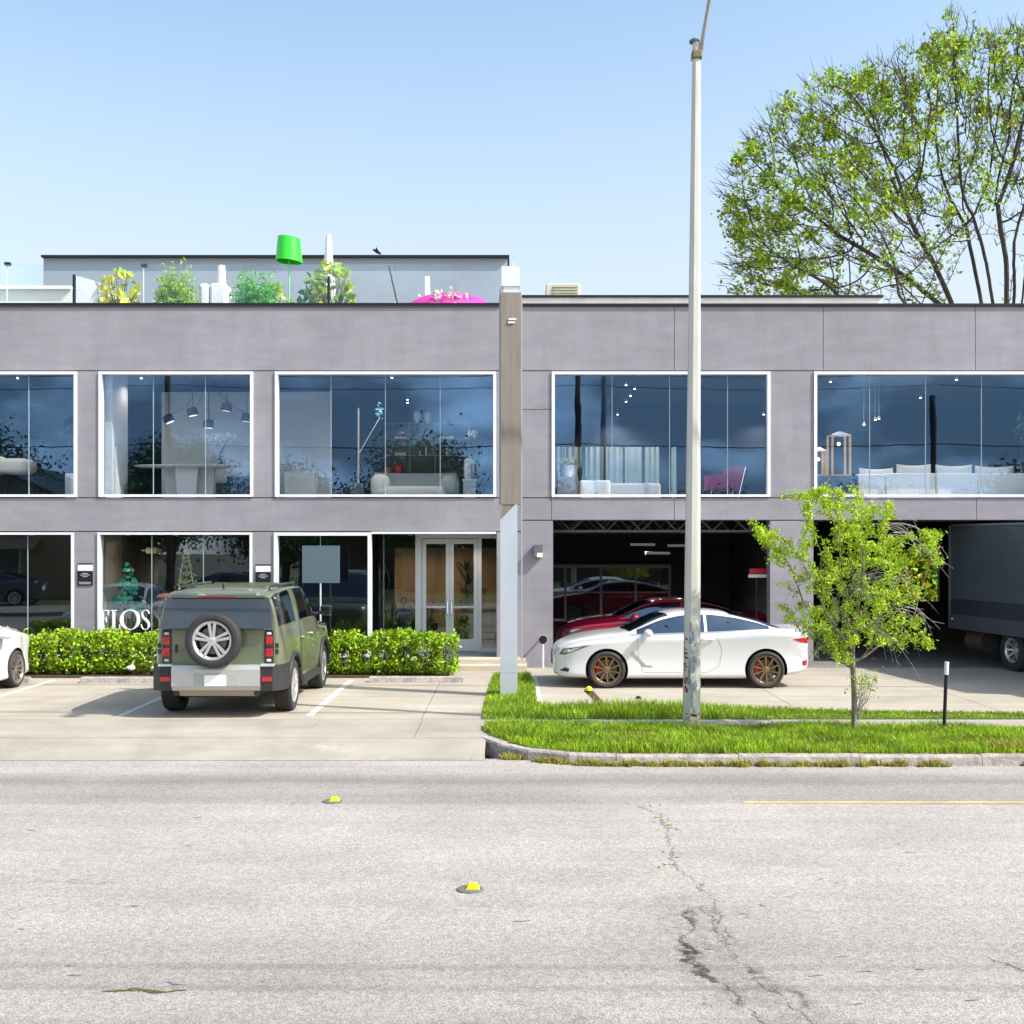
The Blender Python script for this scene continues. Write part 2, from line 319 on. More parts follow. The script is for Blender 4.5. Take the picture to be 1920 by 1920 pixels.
CRK = [
    ([(1190, 1508), (1232, 1530), (1256, 1565), (1262, 1625), (1300, 1655), (1335, 1690), (1352, 1725), (1372, 1760)], .004, .016, .42, .36, .50),
    ([(1282, 1700), (1300, 1735), (1286, 1765), (1292, 1800), (1340, 1835), (1380, 1870), (1440, 1925)], .004, .022, .40, .34, .46),
    ([(1322, 1700), (1350, 1750), (1392, 1812), (1450, 1860), (1530, 1925)], .003, .015, .40, .36, .48),
    ([(1390, 1812), (1440, 1835), (1500, 1870), (1570, 1925)], .003, .05, .62, .42, .56),
    ([(1286, 1700), (1302, 1728)], .02, .07, .45, .36, .52), ([(1290, 1770), (1296, 1800), (1345, 1840)], .01, .05, .42, .34, .5),
    ([(1280, 1690), (1320, 1760), (1350, 1820), (1410, 1875), (1500, 1930)], .10, .34, .74, .40, .60),
    ([(1600, 1925), (1520, 1880), (1440, 1850)], .02, .12, .7, .42, .6),
    ([(1262, 1568), (1290, 1571), (1335, 1572)], .002, .010, .6, .4, .5),
    ([(1440, 1682), (1520, 1676), (1640, 1683)], .002, .012, .6, .42, .55), ([(0, 1655), (110, 1653), (205, 1657)], .01, .035, .6, .44, .6),
    ([(1360, 1713), (1398, 1716)], .008, .03, .6, .35, .5), ([(1870, 1800), (1935, 1824)], .008, .03, .45, .35, .5),
    ([(300, 1480), (700, 1476)], .01, .12, .85, .4, .7), ([(850, 1916), (1000, 1905), (1100, 1916)], .05, .25, .8, .4, .6)]
M_ROAD = ground_mat('worn_asphalt', (.328, .303, .290), .36, 75, [(4.5, .45), (6.5, .62), (6.95, .97), (7.7, .88), (8.1, .86), (8.7, 1.0), (10.5, 1.06), (12.42, 1.04), (12.5, .84), (12.8, .79), (13.1, .89), (13.4, .84), (13.65, .66), (13.95, .80), (14.2, 1.0), (14.9, 1.04)], .10, .45, .5, cracks=CRK)
STN = [([(690, 1312), (720, 1314)], .02, .45, .82, .3, .6), ([(760, 1300), (800, 1296)], .02, .3, .86, .35, .6), ([(120, 1320), (60, 1330)], .02, .4, .85, .3, .6), ([(1250, 1312), (1330, 1316)], .02, .3, .88, .35, .6), ([(1650, 1330), (1740, 1318)], .02, .4, .86, .35, .6), ([(470, 1320), (440, 1300)], .0, .3, .78, .3, .55)]
M_LOT = ground_mat('lot_concrete', (.36, .325, .275), .10, 60, None, .13, .5, .15, cracks=STN)
M_WALK = ground_mat('sidewalk_concrete', (.32, .295, .26), .10, 60, None, .14, .7, .15, cracks=[([(250, 1440), (330, 1350)], .05, .25, .90, .3, .6), ([(520, 1440), (500, 1350)], .05, .25, .90, .3, .6), ([(700, 1400), (740, 1395)], .02, .3, .88, .3, .6), ([(600, 1412), (650, 1414)], .05, .14, 1.22, .4, .6)])
M_DIRT = ground_mat('plain_ground', (.16, .15, .12), .2, 10, None, .2, .3, .2)
M_TURF = mat('turf_soil', (.07, .11, .02), .95, var=.5, vs=9)
struct('ground', MB().box(-260, 260, -240, 420, -.6, -.22), M_DIRT)
struct('road', MB().box(-60, 60, 5.7, 14.95, -.21, ZR), M_ROAD)
nw = struct('near_sidewalk', MB().box(-60, 60, 1.0, 5.69, -.21, 0), M_WALK)
# parking lot of cast slabs with open joints
lot = struct('parking_lot', MB().box(-60, 60, 17.42, 60, -.21, -.03), M_LOT)
jx = [-60, -30, -14.2, -10.0, -7.1, -4.2, -1.35, 1.35, 4.5, 7.6, 10.8, 14, 30, 60]; jy = [17.42, 20.0, 22.6, 24.62]
for i in range(len(jx) - 1):
    for j in range(len(jy) - 1):
        obj('slab', MB().box(jx[i] + .006, jx[i + 1] - .006, jy[j] + .006, jy[j + 1] - .006, -.03, 0), M_LOT, lot)
walk = struct('sidewalk', MB().box(-60, 60, 15.75, 17.4, -.21, -.03), M_WALK)
for k in range(-16, 14):
    obj('slab', MB().box(k * 1.52 + .2 + .005, k * 1.52 + 1.72 - .005, 15.76, 17.4, -.03, .002), M_WALK, walk)
# sloping driveway apron left of the grass
xa1 = -.35
ap = MB(); ap.grid(lambda u, v: (-60 + u * (60 + xa1), 15.75 - v * .93, .0 - (ZR * 0) - (.0 + (-ZR - .004)) * v ** 1.0), 30, 4)
ap.add([(-60, 15.75, -.2), (xa1, 15.75, -.2), (xa1, 14.8, -.2)], [(0, 1, 2)])
struct('driveway_apron', ap, M_WALK)
# kerb: straight run and curved return, cast in blocks
def kerb_pts():
    pts = [(-.44, 16.75), (-.42, 16.35), (-.3, 15.9), (-.05, 15.4), (.3, 14.98), (.75, 14.74), (1.3, 14.66)]
    x = 1.3
    while x < 16: x += 1.5; pts.append((x, 14.64))
    return pts
KP = kerb_pts(); kerb = struct('kerb', MB().box(.9, 17.5, 14.70, 14.76, -.21, -.12), M_CONC)
for i in range(len(KP) - 1):
    a = Vector((*KP[i], 0)); b = Vector((*KP[i + 1], 0)); d = (b - a).normalized(); n = Vector((d.y, -d.x, 0)); n = n if n.y < 0 or n.x < 0 else -n
    a2 = a + d * .004; b2 = b - d * .004; mb = MB(); w = .16; hz = .004 + random.uniform(-.008, .01)
    prof = [(0, -.2), (0, hz), (.02 - w, hz), (-w + .0, hz - .025), (-w - .03, -.2)]
    vs = []
    prv = (Vector((*KP[i - 1], 0)) if i else a - d); nxt = (Vector((*KP[i + 2], 0)) if i + 2 < len(KP) else b + d)
    def nn(p, q): e = (q - p).normalized(); m = Vector((e.y, -e.x, 0)); return m if m.y < 0 or m.x < 0 else -m
    na = (nn(prv, a) + nn(a, b)).normalized(); nb = (nn(a, b) + nn(b, nxt)).normalized()
    for p, q in ((a2, na), (b2, nb)):
        for (o, z) in prof: vs.append(p - q * o * 1 + Vector((0, 0, z)) if False else p + q * (-o) + Vector((0, 0, z)))
    k = len(prof); mb.add(vs, [tuple(range(k)), tuple(range(2 * k - 1, k - 1, -1))] + [(j, j + k, (j + 1) % k + k, (j + 1) % k) for j in range(k)])
    obj('kerb_block', mb, M_CONC, kerb)
# turf soils (thin mounds under the grass)
front_poly = KP + [(17.4, 16.45), (10, 16.5), (4, 16.6), (-.3, 16.82)]
back_poly = [(-.45, 17.42), (-.46, 18.3), (-.45, 19.4), (-.42, 21.5), (-.36, 23.4), (.35, 23.4), (.42, 21.2), (.40, 19.0), (.6, 18.7), (2.0, 18.72), (4.2, 18.5), (6.0, 18.15), (9.0, 17.9), (7.6, 17.42)]
def poly_sheet(name, poly, z0, z1, m):
    mb = MB(); mb.prism(poly, z0, z1, 'xy'); return struct(name, mb, m)
poly_sheet('verge_soil', front_poly, -.2, .008, M_TURF); poly_sheet('planting_strip_soil', back_poly, -.1, .012, M_TURF)
obj_bed = struct('planting_bed', MB().box(-14, -1.25, 22.75, 24.8, -.1, .03), M_SOIL)
def inpoly(x, y, poly):
    c = np.zeros(len(x), bool); n = len(poly)
    for i in range(n):
        x1, y1 = poly[i][:2]; x2, y2 = poly[(i + 1) % n][:2]
        k = ((y1 > y) != (y2 > y)) & (x < (x2 - x1) * (y - y1) / (y2 - y1 + 1e-9) + x1); c ^= k
    return c
def blades(poly, n, h0, h1, wdt=.008, z=0., hf=None):
    P_ = np.array([p[:2] for p in poly]); lo, hi = P_.min(0), P_.max(0)
    x = np.random.uniform(lo[0], hi[0], n); y = np.random.uniform(lo[1], hi[1], n); k = inpoly(x, y, poly); x, y = x[k], y[k]; n = len(x)
    h = np.random.uniform(h0, h1, n) * (hf(x, y) if hf is not None else 1); a = np.random.uniform(0, 2 * np.pi, n); w = wdt * np.random.uniform(.6, 1.3, n)
    lx = np.random.normal(0, .35, n) * h; ly = np.random.normal(0, .35, n) * h; zz = np.full(n, z)
    dx, dy = np.cos(a) * w, np.sin(a) * w
    V = np.stack([np.stack([x - dx, y - dy, zz], 1), np.stack([x + dx, y + dy, zz], 1),
                  np.stack([x + dx * .7 + lx * .4, y + dy * .7 + ly * .4, zz + h * .6], 1), np.stack([x - dx * .7 + lx * .4, y - dy * .7 + ly * .4, zz + h * .6], 1),
                  np.stack([x + lx, y + ly, zz + h * .98], 1)], 1).reshape(-1, 3)
    b = np.arange(n) * 5
    q = np.stack([b, b + 1, b + 2, b + 3], 1).tolist(); t = np.stack([b + 3, b + 2, b + 4], 1).tolist()
    return V, q + t
M_GRASS = mat('grass_blade', (.25, .38, .014), .5, island=.5, hue=.04, tr=.35, var=.5, vs=1.6)
M_STRAW = mat('dry_weed', (.38, .36, .06), .8, island=.5, hue=.09, tr=.3)
def fpatch(x, y): return .62 + .85 * (np.sin(x * 2.3 + 1) * np.sin(x * .9 + y * 2) * .5 + .5)
grass_poly = [(x + (.05 if i < 4 else 0), y - (.07 if i >= 4 else .03)) for i, (x, y) in enumerate(KP)] + front_poly[len(KP):]
o = obj('verge_grass', blades(grass_poly, 125000, .04, .12, .006, .008, fpatch), M_GRASS, kind='stuff'); tag(o, 'bright green grass verge between the kerb and the sidewalk', 'grass')
def fback(x, y): return np.clip(.45 + 1.1 * np.exp(-((x - 1.9) / 1.6) ** 2), 0, 2)
o = obj('strip_grass', blades(back_poly, 80000, .05, .13, .006, .01, fback), M_GRASS, kind='stuff'); tag(o, 'green grass strip beside the lot, round the square pylon', 'grass')
wp = []
V_, F_ = [], []
random.seed(4)
CL = []
for _ in range(95):
    x = random.choice([random.uniform(-.2, 6.8), random.uniform(0, 3.2), random.uniform(.2, 5)]); base = np.interp(x, [k[0] for k in KP], [k[1] for k in KP]) - .19
    CL.append((x, base + random.uniform(-.05, .03), random.uniform(.03, .16), random.uniform(.02, .05), int(random.uniform(15, 90)), random.uniform(.03, .09), ZR))
for _ in range(60):
    x = random.uniform(.2, 8); y = random.triangular(14.75, 16.5, 14.8); CL.append((x, y, random.uniform(.06, .3), random.uniform(.04, .14), int(random.uniform(20, 110)), .065, .0))
for (px, py) in [(1218, 1514), (1236, 1532), (1250, 1552), (1256, 1568), (1262, 1600), (1262, 1620), (1244, 1540)]:
    
    for _ in range(5): CL.append((PX(px, YG(py, ZR)) + random.gauss(0, .05), YG(py, ZR) + random.gauss(0, .08), random.uniform(.008, .03), .012, random.randint(1, 4), .012, ZR))
for (px, py) in [(225, 1858), (262, 1859), (300, 1858)]: CL.append((PX(px, YG(py, ZR)), YG(py, ZR), .05, .012, 5, .012, ZR))
for (cx, cy, rx, ry, n, hh, zz) in CL + [(6.3, 14.78, .35, .14, 500, .13, .0), (6.5, 14.5, .25, .06, 300, .1, ZR), (-.9, 14.86, .9, .012, 60, .02, ZR), (.05, 14.95, .22, .12, 260, .07, ZR), (4.35, 14.58, .2, .07, 260, .09, ZR)]:
    a = blades([(cx + rx * math.cos(t), cy + ry * math.sin(t)) for t in np.linspace(0, 6.2, 14)], n * 3, hh * .4, hh * 1.25, .007, zz)
    o_ = sum(len(v) for v in V_); V_.append(a[0]); F_ += [[i + o_ for i in f] for f in a[1]]
o = obj('kerb_weeds', (np.concatenate(V_), F_), M_STRAW, kind='stuff'); tag(o, 'dry yellow weeds growing in the gutter along the kerb', 'weeds')
# painted stall lines
def stripe(name, a, b, w, z, m):
    a = Vector((a[0], a[1], 0)); b = Vector((b[0], b[1], 0)); d = (b - a).normalized(); n = Vector((-d.y, d.x, 0)) * w / 2
    mb = MB(); mb.add([(p.x, p.y, zz) for zz in (z - .003, z) for p in (a - n, b - n, b + n, a + n)], [(4, 5, 6, 7), (0, 1, 5, 4), (1, 2, 6, 5), (2, 3, 7, 6), (3, 0, 4, 7)]); return struct(name, mb, m)
for X in (-8.75, -5.93, -3.07): stripe('stall_line', (X, 17.7), (X, 22.4), .11, .005, M_PAINTW)
stripe('stall_line', (.45, 18.75), (.42, 23.0), .12, .005, M_PAINTW)
M_YLINE = mat('faded_yellow_paint', (.44, .34, .17), .85, var=.2, vs=6)
stripe('yellow_line', (2.45, 12.42), (30, 12.42), .085, ZR + .005, M_YLINE)
# cracks: thin irregular dark ribbons on the asphalt
M_CRACK = mat('crack_fill', (.15, .14, .135), .95, var=.4, vs=15); M_PATCH = mat('worn_patch', (.20, .195, .195), .95, var=.35, vs=14, bump=.6, bs=50); M_MOSS = mat('crack_weed', (.30, .30, .12), .95, var=.3, vs=20)
def ribbon(pts, w, z, m, name='road_crack', jit=.03):
    pts = [Vector((PX(px, YG(py, ZR)), YG(py, ZR), 0)) for px, py in pts]; fine = []
    for i in range(len(pts) - 1):
        k = max(2, int((pts[i + 1] - pts[i]).length / .06))
        for j in range(k): fine.append(pts[i].lerp(pts[i + 1], j / k) + Vector((random.gauss(0, jit), random.gauss(0, jit), 0)))
    fine.append(pts[-1]); vs = []; n = len(fine)
    for i, p in enumerate(fine):
        d = (fine[min(i + 1, n - 1)] - fine[max(i - 1, 0)]).normalized(); q = Vector((-d.y, d.x, 0)) * w * random.uniform(.3, 1.2) * min(1, .25 + 4 * min(i, n - 1 - i) / n)
        vs += [(p.x - q.x, p.y - q.y, z), (p.x + q.x, p.y + q.y, z)]
    return struct(name, MB().add(vs, [(2 * i, 2 * i + 1, 2 * i + 3, 2 * i + 2) for i in range(n - 1)]), m)
zc = ZR + .004
M_RUST = mat('brown_pothole', (.11, .07, .035), .95, var=.5, vs=25, bump=.8, bs=60)
ribbon([(190, 1860), (230, 1857), (290, 1859), (350, 1857)], .022, zc, M_RUST, 'pothole', .012)
random.seed(21)
for k in range(34):
    px = random.uniform(0, 1920); py = random.uniform(1520, 1900); w_ = random.uniform(10, 40) * (py - 1018) / 900
    ribbon([(px, py), (px + w_, py + random.uniform(-4, 4))], random.uniform(.006, .016), zc, M_PATCH, 'worn_spot', .01)
# raised yellow markers
def marker(px, py, label):
    Y = YG(py, ZR); x = PX(px, Y); t = thing('road_marker', label, 'road marker', (x, Y, ZR), 0, 'yellow raised markers on the road')
    obj('base_plate', MB().lathe([(0, ZR + .004), (.11, ZR + .004), (.10, ZR + .012), (0, ZR + .014)], (x - .02, Y, 0), 20), mat('tar_pad', (.12, .11, .12), .9), t)
    obj('reflector', MB().prism([(x - .055, ZR + .012), (x - .03, ZR + .045), (x + .025, ZR + .045), (x + .055, ZR + .012)], Y - .05, Y + .05), M_YEL, t)
marker(627, 1503, 'yellow raised marker nearer the kerb, on the left half of the road'); marker(886, 1668, 'yellow raised marker on a black pad in the middle of the road')
def wheel_stop(px0, px1, py0, py1, label):
    Y = YG(py1); x0, x1 = PX(px0, Y), PX(px1, Y)
    mb = MB().prism([(Y, 0), (Y + .02, .09), (Y + .06, .11), (Y + .12, .11), (Y + .16, .09), (Y + .18, 0)], x0, x1, 'yz')
    single('wheel_stop', mb, M_CONC, label, 'wheel stop', 'concrete wheel stops at the head of the stalls')
wheel_stop(692, 868, 1268, 1280, 'long concrete wheel stop in front of the right hedge, empty stall'); wheel_stop(150, 335, 1270, 1281, 'concrete wheel stop beside the green car, half in its shadow')
wheel_stop(-90, 52, 1270, 1281, 'concrete wheel stop ahead of the cut off white car')
# ---------------------------------------------------------------- buildings
XL0, XR1 = xf(-420), xf(2300)
XM = xf(977)
lb = thing('showroom_building', 'grey stucco showroom building with white framed windows and roof terrace, left of the pylon', 'building', (-8, Y0, 0))
rb = thing('garage_building', 'grey stucco building with open garage bays below big windows, right of the pylon', 'building', (8, Y0, 0))
def panel(par, px0, px1, py0, py1, m=None, back=True, t=.03):
    g = .006
    obj('wall_panel', MB().box(xf(px0) + g, xf(px1) - g, Y0 - t, Y0, zf(py1) + g, zf(py0) - g), m or M_WALL, par)
def backw(par, px0, px1, py0, py1, d=.28):
    obj('wall', MB().box(xf(px0), xf(px1), Y0 + .001, Y0 + d, zf(py1), zf(py0)), M_WALLB, par)
BOT = 1018 + H * 88.35 + 8
# left
for a in [(-420, 977, 574, 695), (-420, 977, 934, 996), (146, 186, 696, 933), (476, 516, 696, 933), (931, 977, 696, 933),
          (140, 184, 997, BOT), (474, 514, 997, BOT), (931, 977, 997, BOT), (-420, -330, 696, 933), (-420, -330, 997, BOT)]:
    panel(lb, *a)
for a in [(-420, 977, 574, 696), (-420, 977, 933.5, 996.5), (146, 186, 696.5, 933), (476, 516, 696.5, 933), (931, 977, 696.5, 933),
          (140, 184, 997, BOT), (474, 514, 997, BOT), (931, 977, 997, BOT), (-420, -330, 696.5, 933), (-420, -330, 997, BOT)]:
    backw(lb, *a)
# right
for a in [(977, 1264, 575, 695), (1264, 1543, 575, 695), (1543, 1828, 575, 695), (1828, 2300, 575, 695),
          (977, 1034, 696, 768), (977, 1034, 768, 933), (1444, 1525, 696, 933), (2010, 2300, 696, 933),
          (977, 1034, 934, 975), (1034, 1264, 934, 975), (1264, 1830, 934, 975), (1830, 2300, 934, 975),
          (977, 1037, 976, BOT), (1443, 1525, 976, BOT), (2120, 2300, 976, BOT)]:
    panel(rb, *a)
for a in [(977.3, 2300, 575, 696), (977.3, 2300, 933.5, 975.5), (977.3, 1034, 696.5, 933), (1444, 1525, 696.5, 933), (2010, 2300, 696.5, 933),
          (977.3, 1037, 976, BOT), (1443, 1525, 976, BOT), (2120, 2300, 976, BOT)]:
    backw(rb, *a)
# copings
obj('coping', MB().box(XL0, xf(938), Y0 - .07, Y0 + .3, zf(574) + .001, zf(569)), M_BLACK, lb)
obj('flashing', MB().box(XL0, xf(938), Y0 - .05, Y0 - .031, zf(577), zf(574)), mat('grey_flashing', (.10, .10, .12), .5), lb)
obj('coping', MB().box(xf(979), XR1, Y0 - .07, Y0 + .3, zf(575) + .001, zf(570)), M_BLACK, rb)
# window builder
def window(par, px0, px1, py0, py1, joints, gm, post=None, fw=6, sill=True):
    x0, x1, z0, z1 = xf(px0), xf(px1), zf(py1), zf(py0); w = fw / 88.35; e = .003
    mb = MB(); mb.box(x0 + e, x1 - e, Y0 - .06, Y0 + .12, z1 - w * .9, z1 - e).box(x0 + e, x1 - e, Y0 - .06, Y0 + .12, z0 + e, z0 + w * .8)
    mb.box(x0 + e, x0 + w, Y0 - .058, Y0 + .118, z0 + w * .8, z1 - w * .9).box(x1 - w, x1 - e, Y0 - .058, Y0 + .118, z0 + w * .8, z1 - w * .9)
    f = obj('window', mb, M_WHITE, par)
    xs = [x0 + w] + [xf(j) for j in joints] + [x1 - w]
    for i in range(len(xs) - 1):
        a = xs[i] + (.008 if i else 0); b = xs[i + 1] - (.008 if i < len(xs) - 2 else 0)
        obj('pane', MB().box(a, b, Y0 + .05, Y0 + .062, z0 + w * .8, z1 - w * .9), gm, f)
        if i: obj('glazing_joint', MB().box(xs[i] - .005, xs[i] + .005, Y0 + .045, Y0 + .085, z0 + w * .8, z1 - w * .9), M_JOINT, f)
    return f
window(lb, -330, 146, 697, 932, [-160, -55, 52], G_UP); window(lb, 186, 476, 697, 932, [286, 384], G_UP); window(lb, 516, 931, 697, 932, [620, 722, 825], G_UP)
window(rb, 1034, 1444, 697, 932, [1148, 1256, 1365], G_UP); window(rb, 1525, 2010, 697, 932, [1632, 1737, 1842, 1930], G_UP)
window(lb, -330, 140, 998, 1232, [-160, -55, 50], G_LOW, fw=5); window(lb, 184, 474, 998, 1232, [283, 380], G_LOW, fw=5); window(lb, 514, 697, 998, 1232, [600], G_LOW, fw=7)
for a in [(-330, 140), (184, 474), (514, 697)]: obj('plinth', MB().box(xf(a[0]) + .002, xf(a[1]) - .002, Y0 - .02, Y0 + .25, -.05, zf(1232) - .002), M_WALL, lb)
# entry: head trim, soffit, side return, recessed aluminium doors
obj('head_trim', MB().box(xf(697), xf(930), Y0 - .06, Y0 + .05, zf(1001), zf(997)), M_WHITE, lb)
YD = 26.1; FZ = .20
xd = lambda p: PX(p, YD)
zd = lambda p: PZ(p, YD)
obj('soffit', MB().box(xf(697), xf(930), Y0 + .281, 30, zf(1001) + .01, zf(1001) + .05), mat('soffit_grey', (.22, .22, .24), .8), lb)
dtop = 2.72
fr = MB()
for a, b in [(779, 791), (896, 903)]: fr.box(xd(a), xd(b), YD - .05, YD + .08, FZ, dtop)
fr.box(xd(779), xd(940), YD - .048, YD + .078, dtop + .001, dtop + .12)
fr.box(xd(903), xd(940), YD - .04, YD + .07, FZ, FZ + .09)
obj('door_frame', fr, M_ALU, lb)
for (a, b, hs) in [(792, 843.3, 1), (843.7, 895.5, -1)]:
    xa, xb = xd(a), xd(b); w = .085; d = MB()
    d.box(xa, xa + w, YD - .03, YD + .03, FZ + .01, dtop - .01).box(xb - w, xb, YD - .03, YD + .03, FZ + .01, dtop - .01)
    d.box(xa + w, xb - w, YD - .029, YD + .029, dtop - .12, dtop - .012).box(xa + w, xb - w, YD - .029, YD + .029, FZ + .012, FZ + .28)
    do = obj('door', d, M_ALU, lb)
    obj('pane', MB().box(xa + w, xb - w, YD - .006, YD + .006, FZ + .28, dtop - .12), G_LOW, do)
    obj('push_bar', MB().box(xa + w, xb - w, YD - .05, YD - .03, FZ + .98, FZ + 1.02), M_ALU, do)
    hx = xb - w / 2 if hs > 0 else xa + w / 2
    obj('handle', MB().tube([(hx, YD - .03, FZ + .82), (hx, YD - .09, FZ + .85), (hx, YD - .09, FZ + 1.12), (hx, YD - .03, FZ + 1.15)], .014, 8), M_CHROME, do)
obj('sidelight', MB().box(xd(903) + .002, xd(940), YD - .006, YD + .006, FZ + .09, dtop), G_LOW, lb)
obj('sidelight', MB().box(xf(697) + .01, xd(779), YD - .006, YD + .006, FZ, dtop + .1), G_LOW, lb)
obj('entry_wall', MB().box(xf(931) + .003, xf(931) + .02, Y0 + .281, 31, 0, zf(1001)), M_WALL, lb)
def lamp_light(par, x, y, z, w, col=(1, .88, .72)):
    ld = bpy.data.lights.new('light', 'SPOT'); ld.spot_size = R(150); ld.spot_blend = .7; ld.energy = w; ld.color = col; ld.shadow_soft_size = .04; lo = bpy.data.objects.new('light', ld); COL.objects.link(lo); lo.parent = par; lo.location = Vector((x, y, z)) - par.location
for (px, Y, zz_, w_) in [(888, 25.5, 2.72, 10), (770, 27.0, 2.75, 14), (860, 27.0, 2.75, 14), (640, 26.5, 2.75, 14), (330, 26.6, 2.75, 22), (240, 25.5, 2.75, 14), (60, 26, 2.75, 12)]:  # soffit downlight first; the other lights are added to brighten the ground floor rooms
    x_ = PX(px, Y); lt = thing('downlight', {888: 'lit round downlight in the soffit over the glass doors', 770: 'added ceiling light brightening the entry left of the doors', 860: 'added ceiling light brightening the entry behind the glass doors', 640: 'added ceiling light brightening the room behind the slate sign', 330: 'added ceiling light brightening the wire tree', 240: 'added ceiling light brightening the green disc tree', 60: 'added ceiling light brightening the room behind the leftmost lower window'}[px], 'downlight', (x_, Y, zz_ + .03))
    obj('rim', MB().lathe([(.04, zz_ + .03), (.06, zz_ + .03), (.06, zz_ + .05), (.04, zz_ + .05)], (x_, Y, 0), 14), M_WHITE, lt); obj('lens', MB().lathe([(0, zz_ + .032), (.04, zz_ + .032), (.04, zz_ + .045), (0, zz_ + .045)], (x_, Y, 0), 12), M_SPOT, lt); lamp_light(lt, x_, Y, zz_ - .05, w_)
steps = struct('entry_steps', MB().box(PX(846, 24.0), PX(988, 24.0), 23.95, 24.86, -.05, .11).box(PX(850, 24.3), PX(986, 24.3), 24.35, Y0 - .032, .111, FZ), mat('step_stone', (.50, .42, .34), .85, var=.1))
struct('entry_floor', MB().box(xf(697), xf(931), Y0 - .03, 31, .05, FZ), M_FLOORIN)
# interiors
ZF2 = 3.52; ZC2 = 6.33; YB = 31.5
def room(par, x0, x1, z0, z1, yb, wall, flo, cei, floor_t=.1):
    obj('floor', MB().box(x0, x1, Y0 + .285, yb, z0 - floor_t, z0), flo, par); obj('ceiling', MB().box(x0, x1, Y0 + .285, yb, z1, z1 + .1), cei, par)
    obj('back_wall', MB().box(x0, x1, yb, yb + .2, z0 - floor_t, z1 + .1), wall, par)
    obj('side_wall', MB().box(x0 - .15, x0, Y0 + .285, yb + .2, z0 - floor_t, z1 + .1), wall, par); obj('side_wall', MB().box(x1, x1 + .15, Y0 + .285, yb + .2, z0 - floor_t, z1 + .1), wall, par)
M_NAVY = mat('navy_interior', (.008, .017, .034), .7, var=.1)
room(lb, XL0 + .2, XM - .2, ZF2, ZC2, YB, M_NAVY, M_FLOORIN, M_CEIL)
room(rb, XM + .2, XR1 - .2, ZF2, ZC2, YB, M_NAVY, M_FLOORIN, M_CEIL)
room(lb, XL0 + .2, XM - .2, FZ - .02, 2.95, 31, M_DARKIN, mat('dark_shop_floor', (.05, .05, .055), .4), M_DARKIN)
obj('display_wall', MB().box(PX(303, 27.6), PX(620, 27.6), 27.6, 27.75, ZF2, 6.17), M_INWALL, lb)
obj('display_wall', MB().box(xf(188), xf(202), Y0 + .29, 26.2, ZF2, ZC2 - .01), M_INWALL, lb)
obj('display_wall', MB().box(PX(740, 27.9), PX(940, 27.9), 27.9, 28, FZ, 2.50), M_WARM, lb)
obj('roof_slab', MB().box(XL0, XM - .01, Y0 + .3, 40, 6.9, 7.05), mat('roof_grey', (.35, .35, .35), .9), lb)
obj('roof_slab', MB().box(XM + .01, XR1, Y0 + .3, 40, 6.9, 7.05), mat('roof_grey', (.35, .35, .35), .9), rb)
for (par, a, b) in ((lb, XL0, XM - .01), (rb, XM + .01, XR1)):
    for (x0, x1) in ((a, a + .15), (b - .15, b)) if par is lb else ((b - .15, b),):
        obj('side_wall', MB().box(x0, x1, Y0 + .29, 40, 0, 7.6), M_WALLB, par)
    obj('back_wall', MB().box(a, b, 40, 40.2, 2.9, 7.6), M_WALLB, par)
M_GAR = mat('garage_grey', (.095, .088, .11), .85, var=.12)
# garage inside
GY = 34
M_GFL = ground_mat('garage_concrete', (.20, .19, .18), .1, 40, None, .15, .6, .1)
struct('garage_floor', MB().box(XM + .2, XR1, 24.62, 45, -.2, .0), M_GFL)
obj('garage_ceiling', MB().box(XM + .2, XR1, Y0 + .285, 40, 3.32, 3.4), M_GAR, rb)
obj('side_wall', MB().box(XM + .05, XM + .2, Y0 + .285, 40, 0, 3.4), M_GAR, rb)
gx0 = PX(1690, 38); gx1 = PX(1762, 38)
obj('rear_wall', MB().box(XM + .2, xf(1520), GY, GY + .2, 0, 3.3), M_GAR, rb)
obj('rear_wall', MB().box(xf(1518), xf(1525), Y0 + .3, 40, 0, 3.3), M_GAR, rb)
obj('rear_wall', MB().box(xf(1525), gx0, 38, 38.2, 0, 3.3).box(gx1, XR1, 38, 38.2, 0, 3.3).box(gx0, gx1, 38, 38.2, PZ(1030, 38), 3.3).box(gx0, gx1, 38, 38.2, 0, PZ(1128, 38)), M_GAR, rb)
# roof trusses, strip lamps, rear glazing
M_TRUSS = mat('truss_steel', (.17, .165, .16), .6, .2)
for yy in (25.6, 27.6, 29.6):
    t = MB(); x0, x1 = xf(1040), xf(1516)
    t.box(x0, x1, yy - .03, yy + .03, 2.86, 2.90).box(x0, x1, yy - .03, yy + .03, 3.24, 3.28)
    n = 14
    for i in range(n):
        xa = x0 + (x1 - x0) * i / n; xb = x0 + (x1 - x0) * (i + 1) / n
        t.tube([(xa, yy, 2.88 if i % 2 else 3.26), (xb, yy, 3.26 if i % 2 else 2.88)], .018, 6)
    obj('roof_truss', t, M_TRUSS, rb)
GL = []
for (px, py) in [(1205, 1021), (1233, 1037), (1275, 1023)]:
    Y = 29; p = P(px, py, Y)
    obj('strip_lamp', MB().box(p.x - .3, p.x + .3, Y - .06, Y + .06, p.z - .03, p.z + .03), mat('lamp_housing', (.6, .6, .58), .5, emit=.06), rb)
    GL.append((p.x, Y, p.z - .05))
sf = MB(); Yg = 32.5
for px in (1060, 1127, 1192, 1256): sf.box(PX(px, Yg) - .03, PX(px, Yg) + .03, Yg, Yg + .06, 0, PZ(1065, Yg))
